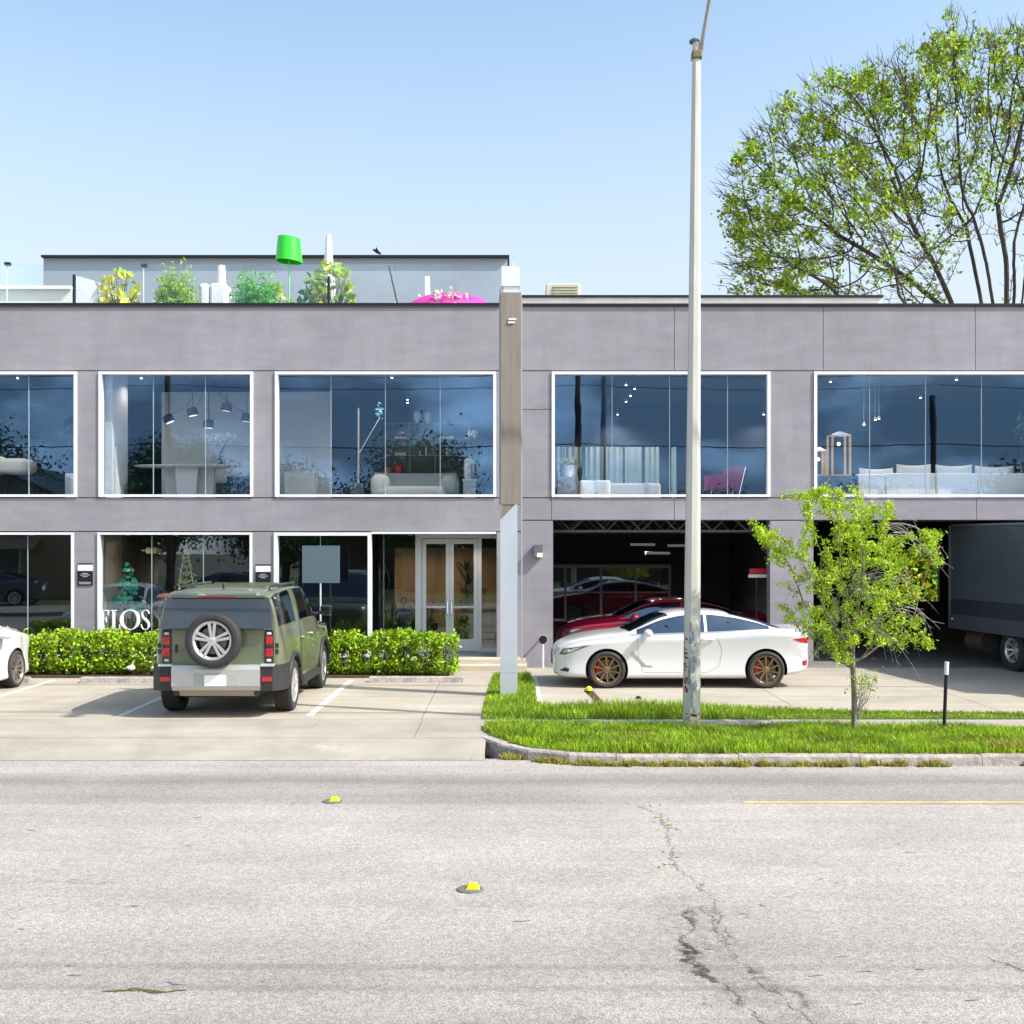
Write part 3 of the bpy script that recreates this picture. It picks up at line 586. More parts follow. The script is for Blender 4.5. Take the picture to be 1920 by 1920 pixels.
sf.box(PX(1037, Yg), PX(1258, Yg) , Yg - .002, Yg + .062, PZ(1065, Yg), PZ(1062, Yg) + .05).box(PX(1037, Yg), PX(1258, Yg), Yg - .002, Yg + .062, PZ(1112, Yg), PZ(1112, Yg) + .04)
gf = obj('rear_glazing', sf, mat('dim_frame', (.35, .35, .35), .5), rb)
obj('pane', MB().box(PX(1037, Yg), PX(1258, Yg), Yg + .02, Yg + .03, .1, PZ(1065, Yg)), G_LOW, gf)
for q in GL: lamp_light(rb, *q, 30)
# roof level pieces
ph = MB(); Yp = 30.5; a, b = PX(80, Yp), PX(955, Yp); zt = PZ(484, Yp)
obj('penthouse_wall', MB().box(a + .02, b - .05, Yp, 36, 7.05, zt), mat('bluegrey_stucco', (.30, .33, .37), .85, var=.06, vs=1), lb)
obj('penthouse_coping', MB().box(a, b, Yp - .12, 36.1, zt, PZ(480, Yp)), M_BLACK, lb)
Yq = 27
pc = PX(978, Yq); pd = PX(1655, Yq)
obj('rear_parapet', MB().box(pc, pd, Yq, Yq + .25, 7.05, PZ(558, Yq)), mat('pale_stucco', (.82, .78, .72), .85, var=.12, vs=2), rb)
obj('parapet_coping', MB().box(pc, pd, Yq - .06, Yq + .3, PZ(558, Yq), PZ(554, Yq)), M_BLACK, rb)
# terrace floor and low pale wall at the far left
Yw = 28
obj('terrace_wall', MB().box(PX(-250, Yw), PX(136, Yw), Yw, Yw + .2, 7.05, PZ(543, Yw)), mat('pale_terrace', (.66, .66, .58), .8, var=.05), lb)
obj('terrace_rail', MB().box(PX(-250, Yw), PX(134, Yw), Yw - .1, Yw + .3, PZ(543, Yw) + .001, PZ(541, Yw) + .05), M_WHITE, lb)
# glass balustrade
rail = thing('glass_railing', 'clear glass balustrade with black posts along the roof terrace edge', 'railing', (-6, Y0 + .12, zf(569)))
js = [-330, -200, -60, 80, 134, 300, 430, 540, 614, 740, 853, 938]
for i in range(len(js) - 1):
    obj('glass_panel', MB().box(xf(js[i]) + .012, xf(js[i + 1]) - .012, Y0 + .11, Y0 + .124, zf(569) + .001, zf(493)), G_RAIL, rail)
for px, py in ((134, 512), (614, 515)):
    obj('post', MB().box(xf(px) - .025, xf(px) + .025, Y0 + .126, Y0 + .19, zf(569) + .001, zf(py)), M_BLACK, rail)
for px in [300, 430, 740, 853]: obj('clamp', MB().box(xf(px) - .02, xf(px) + .02, Y0 + .09, Y0 + .108, zf(569) + .001, zf(565)), M_CHROME, rail)
ac = thing('air_conditioner', 'beige louvred air conditioning unit on the roof right of the pylon', 'air conditioner', (PX(1056, 29), 29, 7.05))
x0, x1, z0, z1 = PX(1024, 29), PX(1088, 29), 7.05, PZ(531, 29)
M_BEIGE = mat('beige_enamel', (.55, .55, .42), .6, var=.06)
obj('casing', MB().box(x0, x1, 29, 29.9, z0, z1, bev=.02), M_BEIGE, ac)
obj('grille', MB().box(x0 + .18, x1 - .06, 28.98, 28.999, z1 - .55, z1 - .05), mat('beige_grille', (.36, .36, .26), .7), ac)
for k in range(7): obj('slat', MB().box(x0 + .18, x1 - .06, 28.955, 28.979, z1 - .52 + k * .07, z1 - .50 + k * .07), M_BEIGE, ac)
# wall lamp, plaques, standpipe
p = P(1009, 1034, Y0)
wl = thing('wall_lamp', 'small dark square wall lamp with white diffuser beside the pylon', 'wall lamp', (p.x, Y0 - .03, p.z))
obj('housing', MB().box(p.x - .09, p.x + .09, Y0 - .17, Y0 - .031, p.z - .02, p.z + .14).box(p.x - .09, p.x - .03, Y0 - .17, Y0 - .031, p.z - .12, p.z - .021), mat('lamp_grey', (.12, .12, .15), .5), wl)
obj('diffuser', MB().box(p.x - .028, p.x + .088, Y0 - .165, Y0 - .04, p.z - .12, p.z - .022), mat('opal', (.85, .85, .7), .4), wl)
M_PRINT = mat('print_white', (.75, .75, .75), .6)
for (px, py, lab) in [(161, 1056, 'white and black notice plaque on the pier left of the letter sign'), (494, 1058, 'white and black notice plaque on the pier above the green car')]:
    p = P(px, py, Y0); t = thing('notice_plaque', lab, 'plaque', (p.x, Y0 - .03, p.z - .48), 0, 'notice plaques on the piers')
    obj('plate', MB().box(p.x - .16, p.x + .16, Y0 - .046, Y0 - .031, p.z - .03, p.z), M_BLACK, t)
    obj('plate', MB().box(p.x - .155, p.x + .155, Y0 - .05, Y0 - .031, p.z - .16, p.z - .032), M_WHITE, t)
    obj('plate', MB().box(p.x - .16, p.x + .16, Y0 - .05, Y0 - .031, p.z - .47, p.z - .162), M_BLACK, t)
    for k, (w, dz) in enumerate([(.06, .21), (.1, .245), (.05, .28), (.13, .40), (.12, .43)]):
        obj('text_line', MB().box(p.x - w, p.x + w, Y0 - .053, Y0 - .0501, p.z - dz - .008, p.z - dz), M_PRINT, t)
p = P(1018, 1198, 24.6)
sp_ = thing('standpipe', 'black capped white standpipe in front of the pier beside the pylon', 'standpipe', (p.x, 24.6, 0))
obj('pipe', MB().tube([(p.x, 24.6, 0), (p.x, 24.6, p.z - .02), (p.x, 24.72, p.z + .02), (p.x, 24.87, p.z + .02)], .022, 8), M_WHITE, sp_)
obj('inlet', MB().lathe([(0, 24.42), (.085, 24.42), (.085, 24.52), (.06, 24.60), (.03, 24.66), (0, 24.66)], (p.x, 0, p.z), 20, 'y'), M_BLACK, sp_)
obj('collar', MB().lathe([(.086, 24.44), (.10, 24.44), (.10, 24.47), (.086, 24.47)], (p.x, 0, p.z), 20, 'y'), mat('tan_collar', (.45, .38, .3), .6), sp_)
# blue grey blank sign on its post
Yb = 24.3
sg = thing('sign_board', 'plain blue-grey square sign on a thin post behind the right hedge', 'sign', (PX(601, Yb), Yb, 0))
obj('post', MB().tube([(PX(601, Yb), Yb, 0), (PX(601, Yb), Yb, PZ(1092, Yb))], .018, 8), M_ALU, sg)
obj('board', MB().box(PX(567, Yb), PX(637, Yb), Yb - .02, Yb + .02, PZ(1093, Yb), PZ(1023, Yb)), mat('slate_board', (.085, .125, .155), .6), sg)
# red sign in the garage bay
t = thing('warning_sign', 'red and white sign on a post at the right edge of the garage bay', 'sign', (PX(1422, 25.6), 25.6, 0))
obj('post', MB().box(PX(1417, 25.6), PX(1420, 25.6), 25.6, 25.63, 0, PZ(1080, 25.6)), M_RUB, t)
obj('board', MB().box(PX(1405, 25.6), PX(1442, 25.6), 25.57, 25.599, PZ(1076, 25.6), PZ(1066, 25.6)), mat('sign_red', (.55, .02, .03), .5), t)
obj('board', MB().box(PX(1403, 25.6), PX(1442, 25.6), 25.57, 25.599, PZ(1083, 25.6), PZ(1077, 25.6)), M_WHITE, t)
# letter sign
Yl = 24.6
M_LET = mat('white_letter', (.82, .82, .84), .5)
ls = thing('letter_sign', 'white serif FLOS lettering standing in front of the window beside the pier', 'sign', (PX(237, Yl), Yl, PZ(1181, Yl)))
def letter(ch, px0, px1, py0, py1):
    x0, x1, z0, z1 = PX(px0, Yl), PX(px1, Yl), PZ(py1, Yl), PZ(py0, Yl); w = x1 - x0; h = z1 - z0; mb = MB(); d = (Yl - .03, Yl + .03)
    def b(a0, a1, c0, c1): mb.box(x0 + a0 * w, x0 + a1 * w, d[0], d[1], z0 + c0 * h, z0 + c1 * h)
    if ch == 'F': b(.18, .38, .03, .97); b(0, .56, 0, .03); b(0, .95, .97, 1); b(.38, .72, .5, .53); b(.92, 1, .74, .969); b(.69, .73, .38, .499); b(.69, .73, .531, .65)
    if ch == 'L': b(.18, .4, .03, .97); b(0, .58, .97, 1); b(0, .95, 0, .03); b(.9, 1, .031, .28)
    if ch == 'O':
        n = 40; vs = []
        for i in range(n):
            t_ = 2 * math.pi * i / n; c, s_ = math.cos(t_), math.sin(t_); ro = (.5, .5); ri = (.5 - .15, .5 - .035)
            for yy in d:
                vs.append((x0 + (.5 + ro[0] * c) * w, yy, z0 + (.5 + ro[1] * s_) * h)); vs.append((x0 + (.5 + ri[0] * c) * w, yy, z0 + (.5 + ri[1] * s_) * h))
        fs = []
        for i in range(n):
            j = (i + 1) % n; a = 4 * i; c = 4 * j; fs += [(a, a + 1, c + 1, c), (a + 2, c + 2, c + 3, a + 3), (a, c, c + 2, a + 2), (a + 1, a + 3, c + 3, c + 1)]
        mb.add(vs, fs)
    if ch == 'S':
        cl = [(.86, .80), (.78, .91), (.62, .975), (.42, .975), (.22, .90), (.15, .77), (.22, .64), (.45, .53), (.68, .43), (.84, .30), (.84, .16), (.70, .05), (.46, .02), (.24, .05), (.10, .16), (.06, .28)]
        th = [.04, .05, .04, .05, .11, .15, .17, .19, .19, .17, .15, .1, .05, .05, .06, .03]; vs = []; n = len(cl)
        for i, (cx, cz) in enumerate(cl):
            a = cl[max(i - 1, 0)]; c = cl[min(i + 1, n - 1)]; dx, dz = (c[0] - a[0]) * w, (c[1] - a[1]) * h; l = math.hypot(dx, dz); nx, nz_ = -dz / l, dx / l; r = th[i] * w / 2
            for yy in d: vs += [(x0 + cx * w + nx * r, yy, z0 + cz * h + nz_ * r), (x0 + cx * w - nx * r, yy, z0 + cz * h - nz_ * r)]
        fs = []
        for i in range(n - 1):
            a = 4 * i; c = a + 4; fs += [(a, a + 1, c + 1, c), (a + 2, c + 2, c + 3, a + 3), (a, c, c + 2, a + 2), (a + 1, a + 3, c + 3, c + 1)]
        fs += [(0, 2, 3, 1), (4 * n - 4, 4 * n - 3, 4 * n - 1, 4 * n - 2)]; mb.add(vs, fs)
    obj('letter', mb, M_LET, ls)
letter('F', 189, 204, 1144, 1180); letter('L', 208, 226, 1144, 1180); letter('O', 225, 263, 1143, 1181); letter('S', 264, 282, 1143, 1181)
for px in (196, 215, 244, 273): obj('stand', MB().box(PX(px, Yl) - .01, PX(px, Yl) + .01, Yl - .01, Yl + .01, .02, PZ(1180, Yl) - .001), M_ALU, ls)
# pylon
Yy = YG(1306); py_ = thing('square_pylon', 'tall square pylon, silver below and tan above, standing on the grass strip', 'pylon', (PX(954, Yy), Yy, 0))
cx = PX(954, Yy); hw = .147
obj('base_section', MB().box(cx - hw, cx + hw, Yy, Yy + 2 * hw, 0, PZ(1262, Yy)), mat('silver_panel', (.50, .54, .62), .4, .25, var=.04), py_)
obj('lower_section', MB().prism([(cx - hw, PZ(1262, Yy) + .004), (cx + hw, PZ(1262, Yy) + .004), (cx + hw, PZ(946, Yy)), (cx + hw * .75, PZ(946, Yy)), (cx - hw, PZ(975, Yy))], Yy, Yy + 2 * hw), MC['silver_panel'], py_)
M_TAN = mat('weathered_tan_concrete', (.235, .205, .175), .85, var=.16, vs=2.5, stretch=(4, 4, .5), bump=.2)
cu = PX(958, Yy); hu = .172
obj('upper_section', MB().box(cu - hu, cu + hu, Yy + .01, Yy + .34, PZ(946, Yy) + .002, PZ(548, Yy)), M_TAN, py_)
obj('neck', MB().prism([(cx - hw, PZ(975, Yy)), (cx + hw * .75, PZ(946, Yy)), (cu - hu + .02, PZ(946, Yy))], Yy + .02, Yy + .28), M_TAN, py_)
obj('cable_duct', MB().box(cu - hu - .03, cu - hu, Yy + .05, Yy + .09, PZ(946, Yy), PZ(540, Yy)).box(cu + hu, cu + hu + .025, Yy + .05, Yy + .08, PZ(1240, Yy), PZ(560, Yy)), mat('duct_grey', (.35, .35, .38), .6), py_)
obj('collar', MB().box(cu - .13, cu + .13, Yy + .03, Yy + .30, PZ(548, Yy), PZ(536, Yy)), M_ALU, py_)
obj('cap', MB().box(cu - .16, cu + .15, Yy + .01, Yy + .33, PZ(536, Yy) + .001, PZ(499, Yy)), mat('pale_panel', (.66, .72, .8), .5), py_)
obj('bracket', MB().box(cu - .05, cu + .07, Yy - .01, Yy + .009, PZ(606, Yy), PZ(603, Yy)).box(cu - .04, cu + .09, Yy - .01, Yy + .009, PZ(600, Yy), PZ(597, Yy)), M_WHITE, py_)
obj('aerial', MB().tube([(cu + .05, Yy + .1, PZ(499, Yy)), (cu + .05, Yy + .1, PZ(490, Yy))], .012, 6), M_ALU, py_)
# ---------------------------------------------------------------- vehicles
def pchip(xs, ys, x):
    xs = np.asarray(xs, float); ys = np.asarray(ys, float); h = np.diff(xs); d = np.diff(ys) / h; m = np.zeros_like(ys)
    for i in range(1, len(xs) - 1):
        if d[i - 1] * d[i] > 0: w1 = 2 * h[i] + h[i - 1]; w2 = h[i] + 2 * h[i - 1]; m[i] = (w1 + w2) / (w1 / d[i - 1] + w2 / d[i])
    m[0] = d[0]; m[-1] = d[-1]
    x = min(max(x, xs[0]), xs[-1]); i = min(int(np.searchsorted(xs, x, 'right')) - 1, len(h) - 1); i = max(i, 0); t = (x - xs[i]) / h[i]
    return (2 * t**3 - 3 * t**2 + 1) * ys[i] + (t**3 - 2 * t**2 + t) * h[i] * m[i] + (-2 * t**3 + 3 * t**2) * ys[i + 1] + (t**3 - t**2) * h[i] * m[i + 1]
class Body:
    """lofted car body: T maps names to (x, value) tables; section points p0..p8"""
    def __init__(s, T): s.T = T; s.c = {}
    def g(s, k, x): return pchip([a for a, _ in s.T[k]], [b for _, b in s.T[k]], x)
    def sec(s, x):
        key = round(x, 4)
        if key in s.c: return s.c[key]
        W = s.g('W', x); zl = s.g('zl', x); zs = s.g('zs', x); wb = s.g('wb', x); zb = s.g('zb', x); wr = s.g('wr', x); zr = s.g('zr', x); zc = s.g('zc', x)
        k3 = s.T.get('waist', 1.0); pts = [(0, zl), (.86 * W, zl), (.985 * W if k3 < 1 else .975 * W, zl + .07), (k3 * W, zl + .5 * (zs - zl)), (W if k3 < 1 else .99 * W, zs), (wb, zb), (wr, zr), (.58 * wr, zr + (zc - zr) * .78), (0, zc)]
        a = np.array(pts); s.c[key] = a; return a
    def pt(s, x, v, side=1):
        a = s.sec(x); xs = list(range(9)); y = pchip(xs, a[:, 0], v); z = pchip(xs, a[:, 1], v); return Vector((x, side * max(y, 0), z))
    def nrm(s, x, v, side=1):
        e = .01; a = s.pt(x + e, v, side) - s.pt(x - e, v, side); b = s.pt(x, min(v + .05, 8), side) - s.pt(x, v - .05, side)
        n = a.cross(b); n = n if side < 0 else -n
        if n.length < 1e-9: return Vector((0, 0, 1))
        n.normalize(); c = Vector((0, side, .6)); return n if n.dot(c) > 0 or v > 6 and n.z > 0 else -n
    def mesh(s, L_, nx=150, nv=6):
        xs = [L_ * (.5 - .5 * math.cos(math.pi * i / nx)) * .35 + L_ * i / nx * .65 for i in range(nx + 1)]; vv = [i / nv for i in range(8 * nv + 1)]; mb = MB(); vs = []; m = len(vv)
        ring = [(v, 1) for v in vv] + [(v, -1) for v in vv[-2:0:-1]]; k = len(ring)
        for x in xs:
            for v, sd_ in ring: vs.append(s.pt(x, v, sd_))
        fs = [(i * k + j, i * k + (j + 1) % k, (i + 1) * k + (j + 1) % k, (i + 1) * k + j) for i in range(nx) for j in range(k)]
        fs += [tuple(range(k))[::-1], tuple(range(nx * k, (nx + 1) * k))]
        mb.add(vs, fs); return mb
    def zside(s, x, z):
        a = s.sec(x); lo, hi = 1.0, 6.0
        for _ in range(22):
            m = (lo + hi) / 2
            if pchip(list(range(9)), a[:, 1], m) < z: lo = m
            else: hi = m
        return lo
    def patch(s, f, nu, nv, off=.008, side=1, thick=.012):
        """f(u,v)->(x,section param); closed thin shell"""
        top = []; bot = []
        for i in range(nu):
            for j in range(nv):
                x, v = f(i / (nu - 1), j / (nv - 1)); p = s.pt(x, v, side); n = s.nrm(x, v, side); top.append(p + n * off); bot.append(p - n * thick)
        k = nu * nv; fs = []
        for i in range(nu - 1):
            for j in range(nv - 1):
                a = i * nv + j; q = (a, a + nv, a + nv + 1, a + 1); fs.append(q if side > 0 else q[::-1])
        ed = [i * nv for i in range(nu)] + [(nu - 1) * nv + j for j in range(1, nv)] + [i * nv + nv - 1 for i in range(nu - 2, -1, -1)] + [j for j in range(nv - 2, 0, -1)]
        for i in range(len(ed)): a, b = ed[i], ed[(i + 1) % len(ed)]; fs.append((a, b, b + k, a + k))
        return MB().add(top + bot, fs)
    def zpatch(s, f, nu, nv, side=1, **kw):   # f gives (x,z) on the flank
        return s.patch(lambda u, v: (lambda x, z: (x, s.zside(x, z)))(*f(u, v)), nu, nv, side=side, **kw)
    def line(s, pts, r=.005, side=1, off=.001, n=8):
        out = []
        for i in range(len(pts) - 1):
            for j in range(n):
                t = j / n; x = pts[i][0] * (1 - t) + pts[i + 1][0] * t; z = pts[i][1] * (1 - t) + pts[i + 1][1] * t; v = s.zside(x, z); out.append(s.pt(x, v, side) + s.nrm(x, v, side) * off)
        x, z = pts[-1]; v = s.zside(x, z); out.append(s.pt(x, v, side)); return MB().tube(out, r, 5)
def quadf(c):   # bilinear between 4 corners (x,z): a b (bottom), d c (top)
    a, b, cc, d = c
    return lambda u, v: tuple((a[i] * (1 - u) + b[i] * u) * (1 - v) + (d[i] * (1 - u) + cc[i] * u) * v for i in range(2))
def cut_wheels(o, centers, r, depth_in, wheel_w, halfW, dark):
    o.data.materials.append(dark); dg = None
    mb = MB()
    for (x, z) in centers:
        for sd_ in (1, -1):
            y0, y1 = (halfW - depth_in, halfW + .3) if sd_ > 0 else (-halfW - .3, -halfW + depth_in)
            mb.lathe([(r, y0), (r, y1)], (x, 0, z), 40, 'y')
    me = bpy.data.meshes.new('c'); me.from_pydata([tuple(v) for v in mb.v], [], mb.f); 
    bm = bmesh.new(); bm.from_mesh(me); bmesh.ops.recalc_face_normals(bm, faces=bm.faces); bm.to_mesh(me); bm.free()
    me.materials.append(dark); c = bpy.data.objects.new('c', me); COL.objects.link(c)
    md = o.modifiers.new('b', 'BOOLEAN'); md.operation = 'DIFFERENCE'; md.object = c; md.solver = 'EXACT'; md.material_mode = 'TRANSFER'
    mw = o.matrix_world.copy(); c.matrix_world = mw
    par = o.parent
    if par: c.parent = par; c.matrix_world = mw
    bpy.context.view_layer.update(); dg = bpy.context.evaluated_depsgraph_get()
    new = bpy.data.meshes.new_from_object(o.evaluated_get(dg)); o.modifiers.clear(); o.data = new
    bpy.data.objects.remove(c); bpy.data.meshes.remove(me)
def fixn(o, ang=32):
    bm = bmesh.new(); bm.from_mesh(o.data); bmesh.ops.recalc_face_normals(bm, faces=bm.faces)
    for f in bm.faces: f.smooth = True
    for e in bm.edges: e.smooth = not (len(e.link_faces) == 2 and e.calc_face_angle(0) > R(ang))
    bm.to_mesh(o.data); bm.free()
def make_wheel(par, x, y, z, side, Ro, w, Rr, spokes, double, m_rim, twist=.0, caliper=None, dish=.02):
    """wheel = brake hub mesh with tyre and rim under it; side +1 means outer face towards +y"""
    s = side; yo = y + s * w / 2
    def Y_(d): return yo - s * d
    hub = MB().lathe([(0, Y_(.10)), (Rr * .72, Y_(.10)), (Rr * .72, Y_(.13)), (0, Y_(.13))], (x, 0, z), 24, 'y')
    wh = obj('wheel', hub, mat('brake_disc', (.16, .15, .15), .4, .6), par, smooth='auto'); fixn(wh)
    if caliper: obj('caliper', MB().prism([(x + Rr * math.cos(t) * .78, z + Rr * math.sin(t) * .78) for t in np.linspace(2.4, 3.6, 6)] + [(x + Rr * math.cos(t) * .5, z + Rr * math.sin(t) * .5) for t in np.linspace(3.6, 2.4, 6)], Y_(.06), Y_(.12)), caliper, wh)
    sh = .018
    prof = [(Rr, Y_(.012)), (Rr + .012, Y_(.0)), (Rr + (Ro - Rr) * .5, Y_(-.008)), (Ro - sh, Y_(.006)), (Ro - .004, Y_(.03)), (Ro, Y_(.05)), (Ro, Y_(w - .05)), (Ro - .004, Y_(w - .03)), (Ro - sh, Y_(w - .006)), (Rr, Y_(w - .01)), (Rr - .01, Y_(w * .5)), (Rr, Y_(.012))]
    t = MB().lathe(prof, (x, 0, z), 48, 'y'); t.f = [f for f in t.f if len(f) == 4]
    ty = obj('tyre', t, M_TYRE, wh, smooth='auto'); fixn(ty, 40)
    tr = MB()
    for q in (-.3, -.1, .1, .3):
        tr.lathe([(Ro + .0008, y + q * w * .9 - .004), (Ro + .0008, y + q * w * .9 + .004)], (x, 0, z), 48, 'y')
    tr.f = [f for f in tr.f if len(f) == 4]; obj('tread_groove', tr, mat('tread_dark', (.008, .008, .008), .9), ty)
    r = MB()
    ring = [(Rr - .035, Y_(.03)), (Rr - .012, Y_(.004)), (Rr + .004, Y_(.004)), (Rr + .002, Y_(.03)), (Rr - .02, Y_(.1)), (Rr - .035, Y_(.1)), (Rr - .035, Y_(.03))]
    r.lathe(ring, (x, 0, z), 48, 'y'); r.f = [f for f in r.f if len(f) == 4]
    r.lathe([(0, Y_(dish - .004)), (.045, Y_(dish - .002)), (.065, Y_(dish + .01)), (.07, Y_(dish + .05)), (0, Y_(dish + .05))], (x, 0, z), 20, 'y')
    for k in range(spokes):
        a0 = 2 * math.pi * k / spokes + math.pi / 2
        for dd in ((-1, 1) if double else (0,)):
            a1 = a0 + dd * .16 + twist; ai = a0 + dd * .30
            pi_ = Vector((x + .055 * math.cos(ai), 0, z + .055 * math.sin(ai))); po = Vector((x + (Rr - .02) * math.cos(a1), 0, z + (Rr - .02) * math.sin(a1)))
            d = (po - pi_).normalized(); n = Vector((-d.z, 0, d.x)); wi, wo_ = (.017, .024) if double else (.012, .016)
            vs = []
            for p_, ww, dy in ((pi_, wi, dish), (po, wo_, .008)):
                for sg_, dep in ((-1, 0), (1, 0), (1, .035), (-1, .035)): q = p_ + n * ww * sg_; vs.append((q.x, Y_(dy + dep), q.z))
            r.add(vs, [(0, 1, 5, 4), (1, 2, 6, 5), (2, 3, 7, 6), (3, 0, 4, 7), (0, 3, 2, 1), (4, 5, 6, 7)])
    ri = obj('rim', r, m_rim, wh); fixn(ri)
    return wh
def paint(name, col, flake=0.): return mat(name, col, .32, flake, coat=1., spec=.5)

# ---- low coupe shape (white coupe, red car, dark street cars)
def coupe_tables(k=1., dz=0.):
    return dict(waist=.962,
        W=[(0, .50), (.05, .66), (.15, .78), (.35, .87), (.7, .915), (.95, .925), (1.5, .905), (2.4, .905), (3.3, .92), (3.8, .93), (4.2, .90), (4.45, .83), (4.60, .72), (4.66, .58)],
        zl=[(0, .30), (.06, .22), (.3, .19), (1.3, .17), (3.4, .17), (4.3, .24), (4.6, .32), (4.66, .42)],
        zs=[(0, .56), (.1, .66), (.4, .76), (.95, .83), (1.5, .86), (2.6, .87), (3.4, .91), (3.9, .95), (4.3, .95), (4.6, .90), (4.66, .82)],
        wb=[(0, .42), (.1, .60), (.4, .74), (.95, .80), (1.4, .82), (2.5, .83), (3.4, .82), (3.9, .77), (4.3, .70), (4.6, .62), (4.66, .52)],
        zb=[(0, .62), (.1, .72), (.4, .83), (.95, .91), (1.4, .955), (2.0, .965), (2.8, .985), (3.4, 1.02), (3.9, 1.04), (4.3, 1.035), (4.55, 1.05), (4.63, 1.02), (4.66, .88)],
        wr=[(0, .36), (.1, .54), (.4, .68), (.95, .73), (1.30, .76), (1.5, .735), (2.1, .61), (2.6, .565), (3.1, .57), (3.6, .62), (4.05, .68), (4.3, .62), (4.6, .54), (4.66, .42)],
        zr=[(0, .64), (.1, .735), (.4, .86), (.95, .945), (1.30, .985), (1.5, 1.06), (2.0, 1.26), (2.4, 1.335), (2.75, 1.345), (3.2, 1.295), (3.65, 1.19), (4.05, 1.07), (4.3, 1.05), (4.55, 1.06), (4.63, 1.03), (4.66, .90)],
        zc=[(0, .665), (.1, .765), (.4, .885), (.95, .985), (1.22, 1.01), (1.45, 1.10), (1.95, 1.315), (2.3, 1.385), (2.75, 1.40), (3.2, 1.36), (3.65, 1.25), (4.0, 1.12), (4.22, 1.06), (4.4, 1.055), (4.55, 1.075), (4.63, 1.04), (4.66, .92)])
def coupe(label, cat, loc, rotz, pm, rim, detail=True, group=None, name='coupe_car'):
    B = Body(coupe_tables()); t = thing(name, label, cat, loc, rotz, group, local=True)
    body = obj('body', B.mesh(4.66), pm, t); cut_wheels(body, [(.95, .335), (3.82, .335)], .385, .28, .24, .93, M_RUB); fixn(body, 50)
    for s in (-1, 1):
        f = lambda u, v: (1.42 + (3.98 - 1.42) * u, 5.12 + .72 * v)
        obj('side_window', B.patch(lambda u, v: (1.50 + (2.72 - 1.50) * u, 5.12 + .70 * v), 24, 6, side=s), G_CARB, t)
        obj('side_window', B.patch(lambda u, v: (2.78 + (3.90 - 2.78) * u, 5.12 + .70 * v), 20, 6, side=s), G_CARB, t)
        obj('window_trim', MB().tube([B.pt(x, 5.06, s) + B.nrm(x, 5.06, s) * .008 for x in np.linspace(1.36, 4.0, 24)], .008, 5), M_CHROME, t)
        for (wx) in (.95, 3.82): make_wheel(t, wx, s * .80, .335, s, .335, .235, .255, 10, False, rim, .06, M_RED if detail else None, dish=.035)
        if detail:
            obj('headlight', B.zpatch(quadf([(.10, .60), (.20, .60), (.66, .785), (.16, .705)]), 12, 5, side=s, off=.006), mat('headlight_dark', (.10, .11, .12), .12, coat=1), t)
            obj('lamp_chrome', B.zpatch(quadf([(.17, .635), (.30, .66), (.50, .745), (.20, .69)]), 8, 3, side=s, off=.011), M_CHROME, t)
            obj('fog_recess', B.zpatch(quadf([(.10, .31), (.26, .29), (.28, .35), (.2, .37)]), 6, 3, side=s, off=.004), M_RUB, t)
            obj('side_vent', B.zpatch(quadf([(1.60, .42), (1.68, .40), (1.42, .66), (1.36, .64)]), 6, 4, side=s, off=.007), mat('vent_silver', (.5, .51, .52), .3, .6), t)
            obj('side_vent', B.zpatch(quadf([(1.60, .40), (1.78, .385), (1.76, .41), (1.58, .43)]), 6, 3, side=s, off=.008), MC['vent_silver'], t)
            obj('tail_lamp', B.zpatch(quadf([(4.44, .83), (4.60, .80), (4.62, .92), (4.30, .885)]), 8, 4, side=s, off=.008), M_RED, t)
            obj('rear_reflector', B.zpatch(quadf([(4.50, .40), (4.58, .40), (4.60, .50), (4.50, .48)]), 4, 3, side=s, off=.006), M_RED, t)
            M_SEAM = mat('seam_dark', (.10, .10, .10), .7)
            obj('door_seam', B.line([(1.60, .30), (1.52, .60), (1.50, .93)], .002, s), M_SEAM, t); obj('door_seam', B.line([(1.62, .285), (2.75, .285), (2.98, .40), (3.02, .70), (2.92, .96)], .002, s), M_SEAM, t)
            obj('door_handle', MB().tube([B.pt(x, B.zside(x, .88), s) + B.nrm(x, B.zside(x, .88), s) * o for x, o in ((2.66, .004), (2.69, .03), (2.82, .03), (2.86, .004))], .014, 6), pm, t)
        p = B.pt(1.62, 5.2, s); q = Vector((1.66, s * 1.0, 1.0)); mm = MB()
        mm.tube([p, (1.64, s * .9, .985)], .022, 6); mh = obj('mirror', mm, M_RUB, t)
        g = MB(); g.grid(lambda u, v: (q.x + .085 * math.cos(math.pi * (v - .5)) * math.cos(2 * math.pi * u) * 1.0 + .02, q.y + s * .11 * math.sin(math.pi * (v - .5)), q.z + .075 * math.cos(math.pi * (v - .5)) * math.sin(2 * math.pi * u)), 17, 9)
        obj('mirror_cap', g, pm, mh, smooth=True)
    for s in (-1, 1): pass
    def both(f, nu, nv, m, nm, **k):
        A = B.patch(f, nu, nv, side=1, **k); A2 = B.patch(f, nu, nv, side=-1, **k); A.add(A2.v, A2.f); obj(nm, A, m, t, smooth='auto')
    both(lambda u, v: (1.27 + .10 * (1 - v) + (2.02 - 1.30 - .02 * v) * u, 6.12 + 1.87 * v), 18, 9, G_CARB, 'windscreen')
    both(lambda u, v: (3.10 + .12 * (1 - v) + (.92) * u, 6.15 + 1.84 * v), 18, 9, G_CARB, 'rear_window')
    # nose: grille and lower intake, badge
    gr = MB(); gr.lathe([(0, -.002), (.19, -.002), (.20, .02), (.17, .035), (0, .035)], (0, 0, 0), 28, 'x'); gr.v = [(a - .02, b * 1.55, c * .68 + .50) for a, b, c in gr.v]
    obj('grille', gr, M_RUB, t)
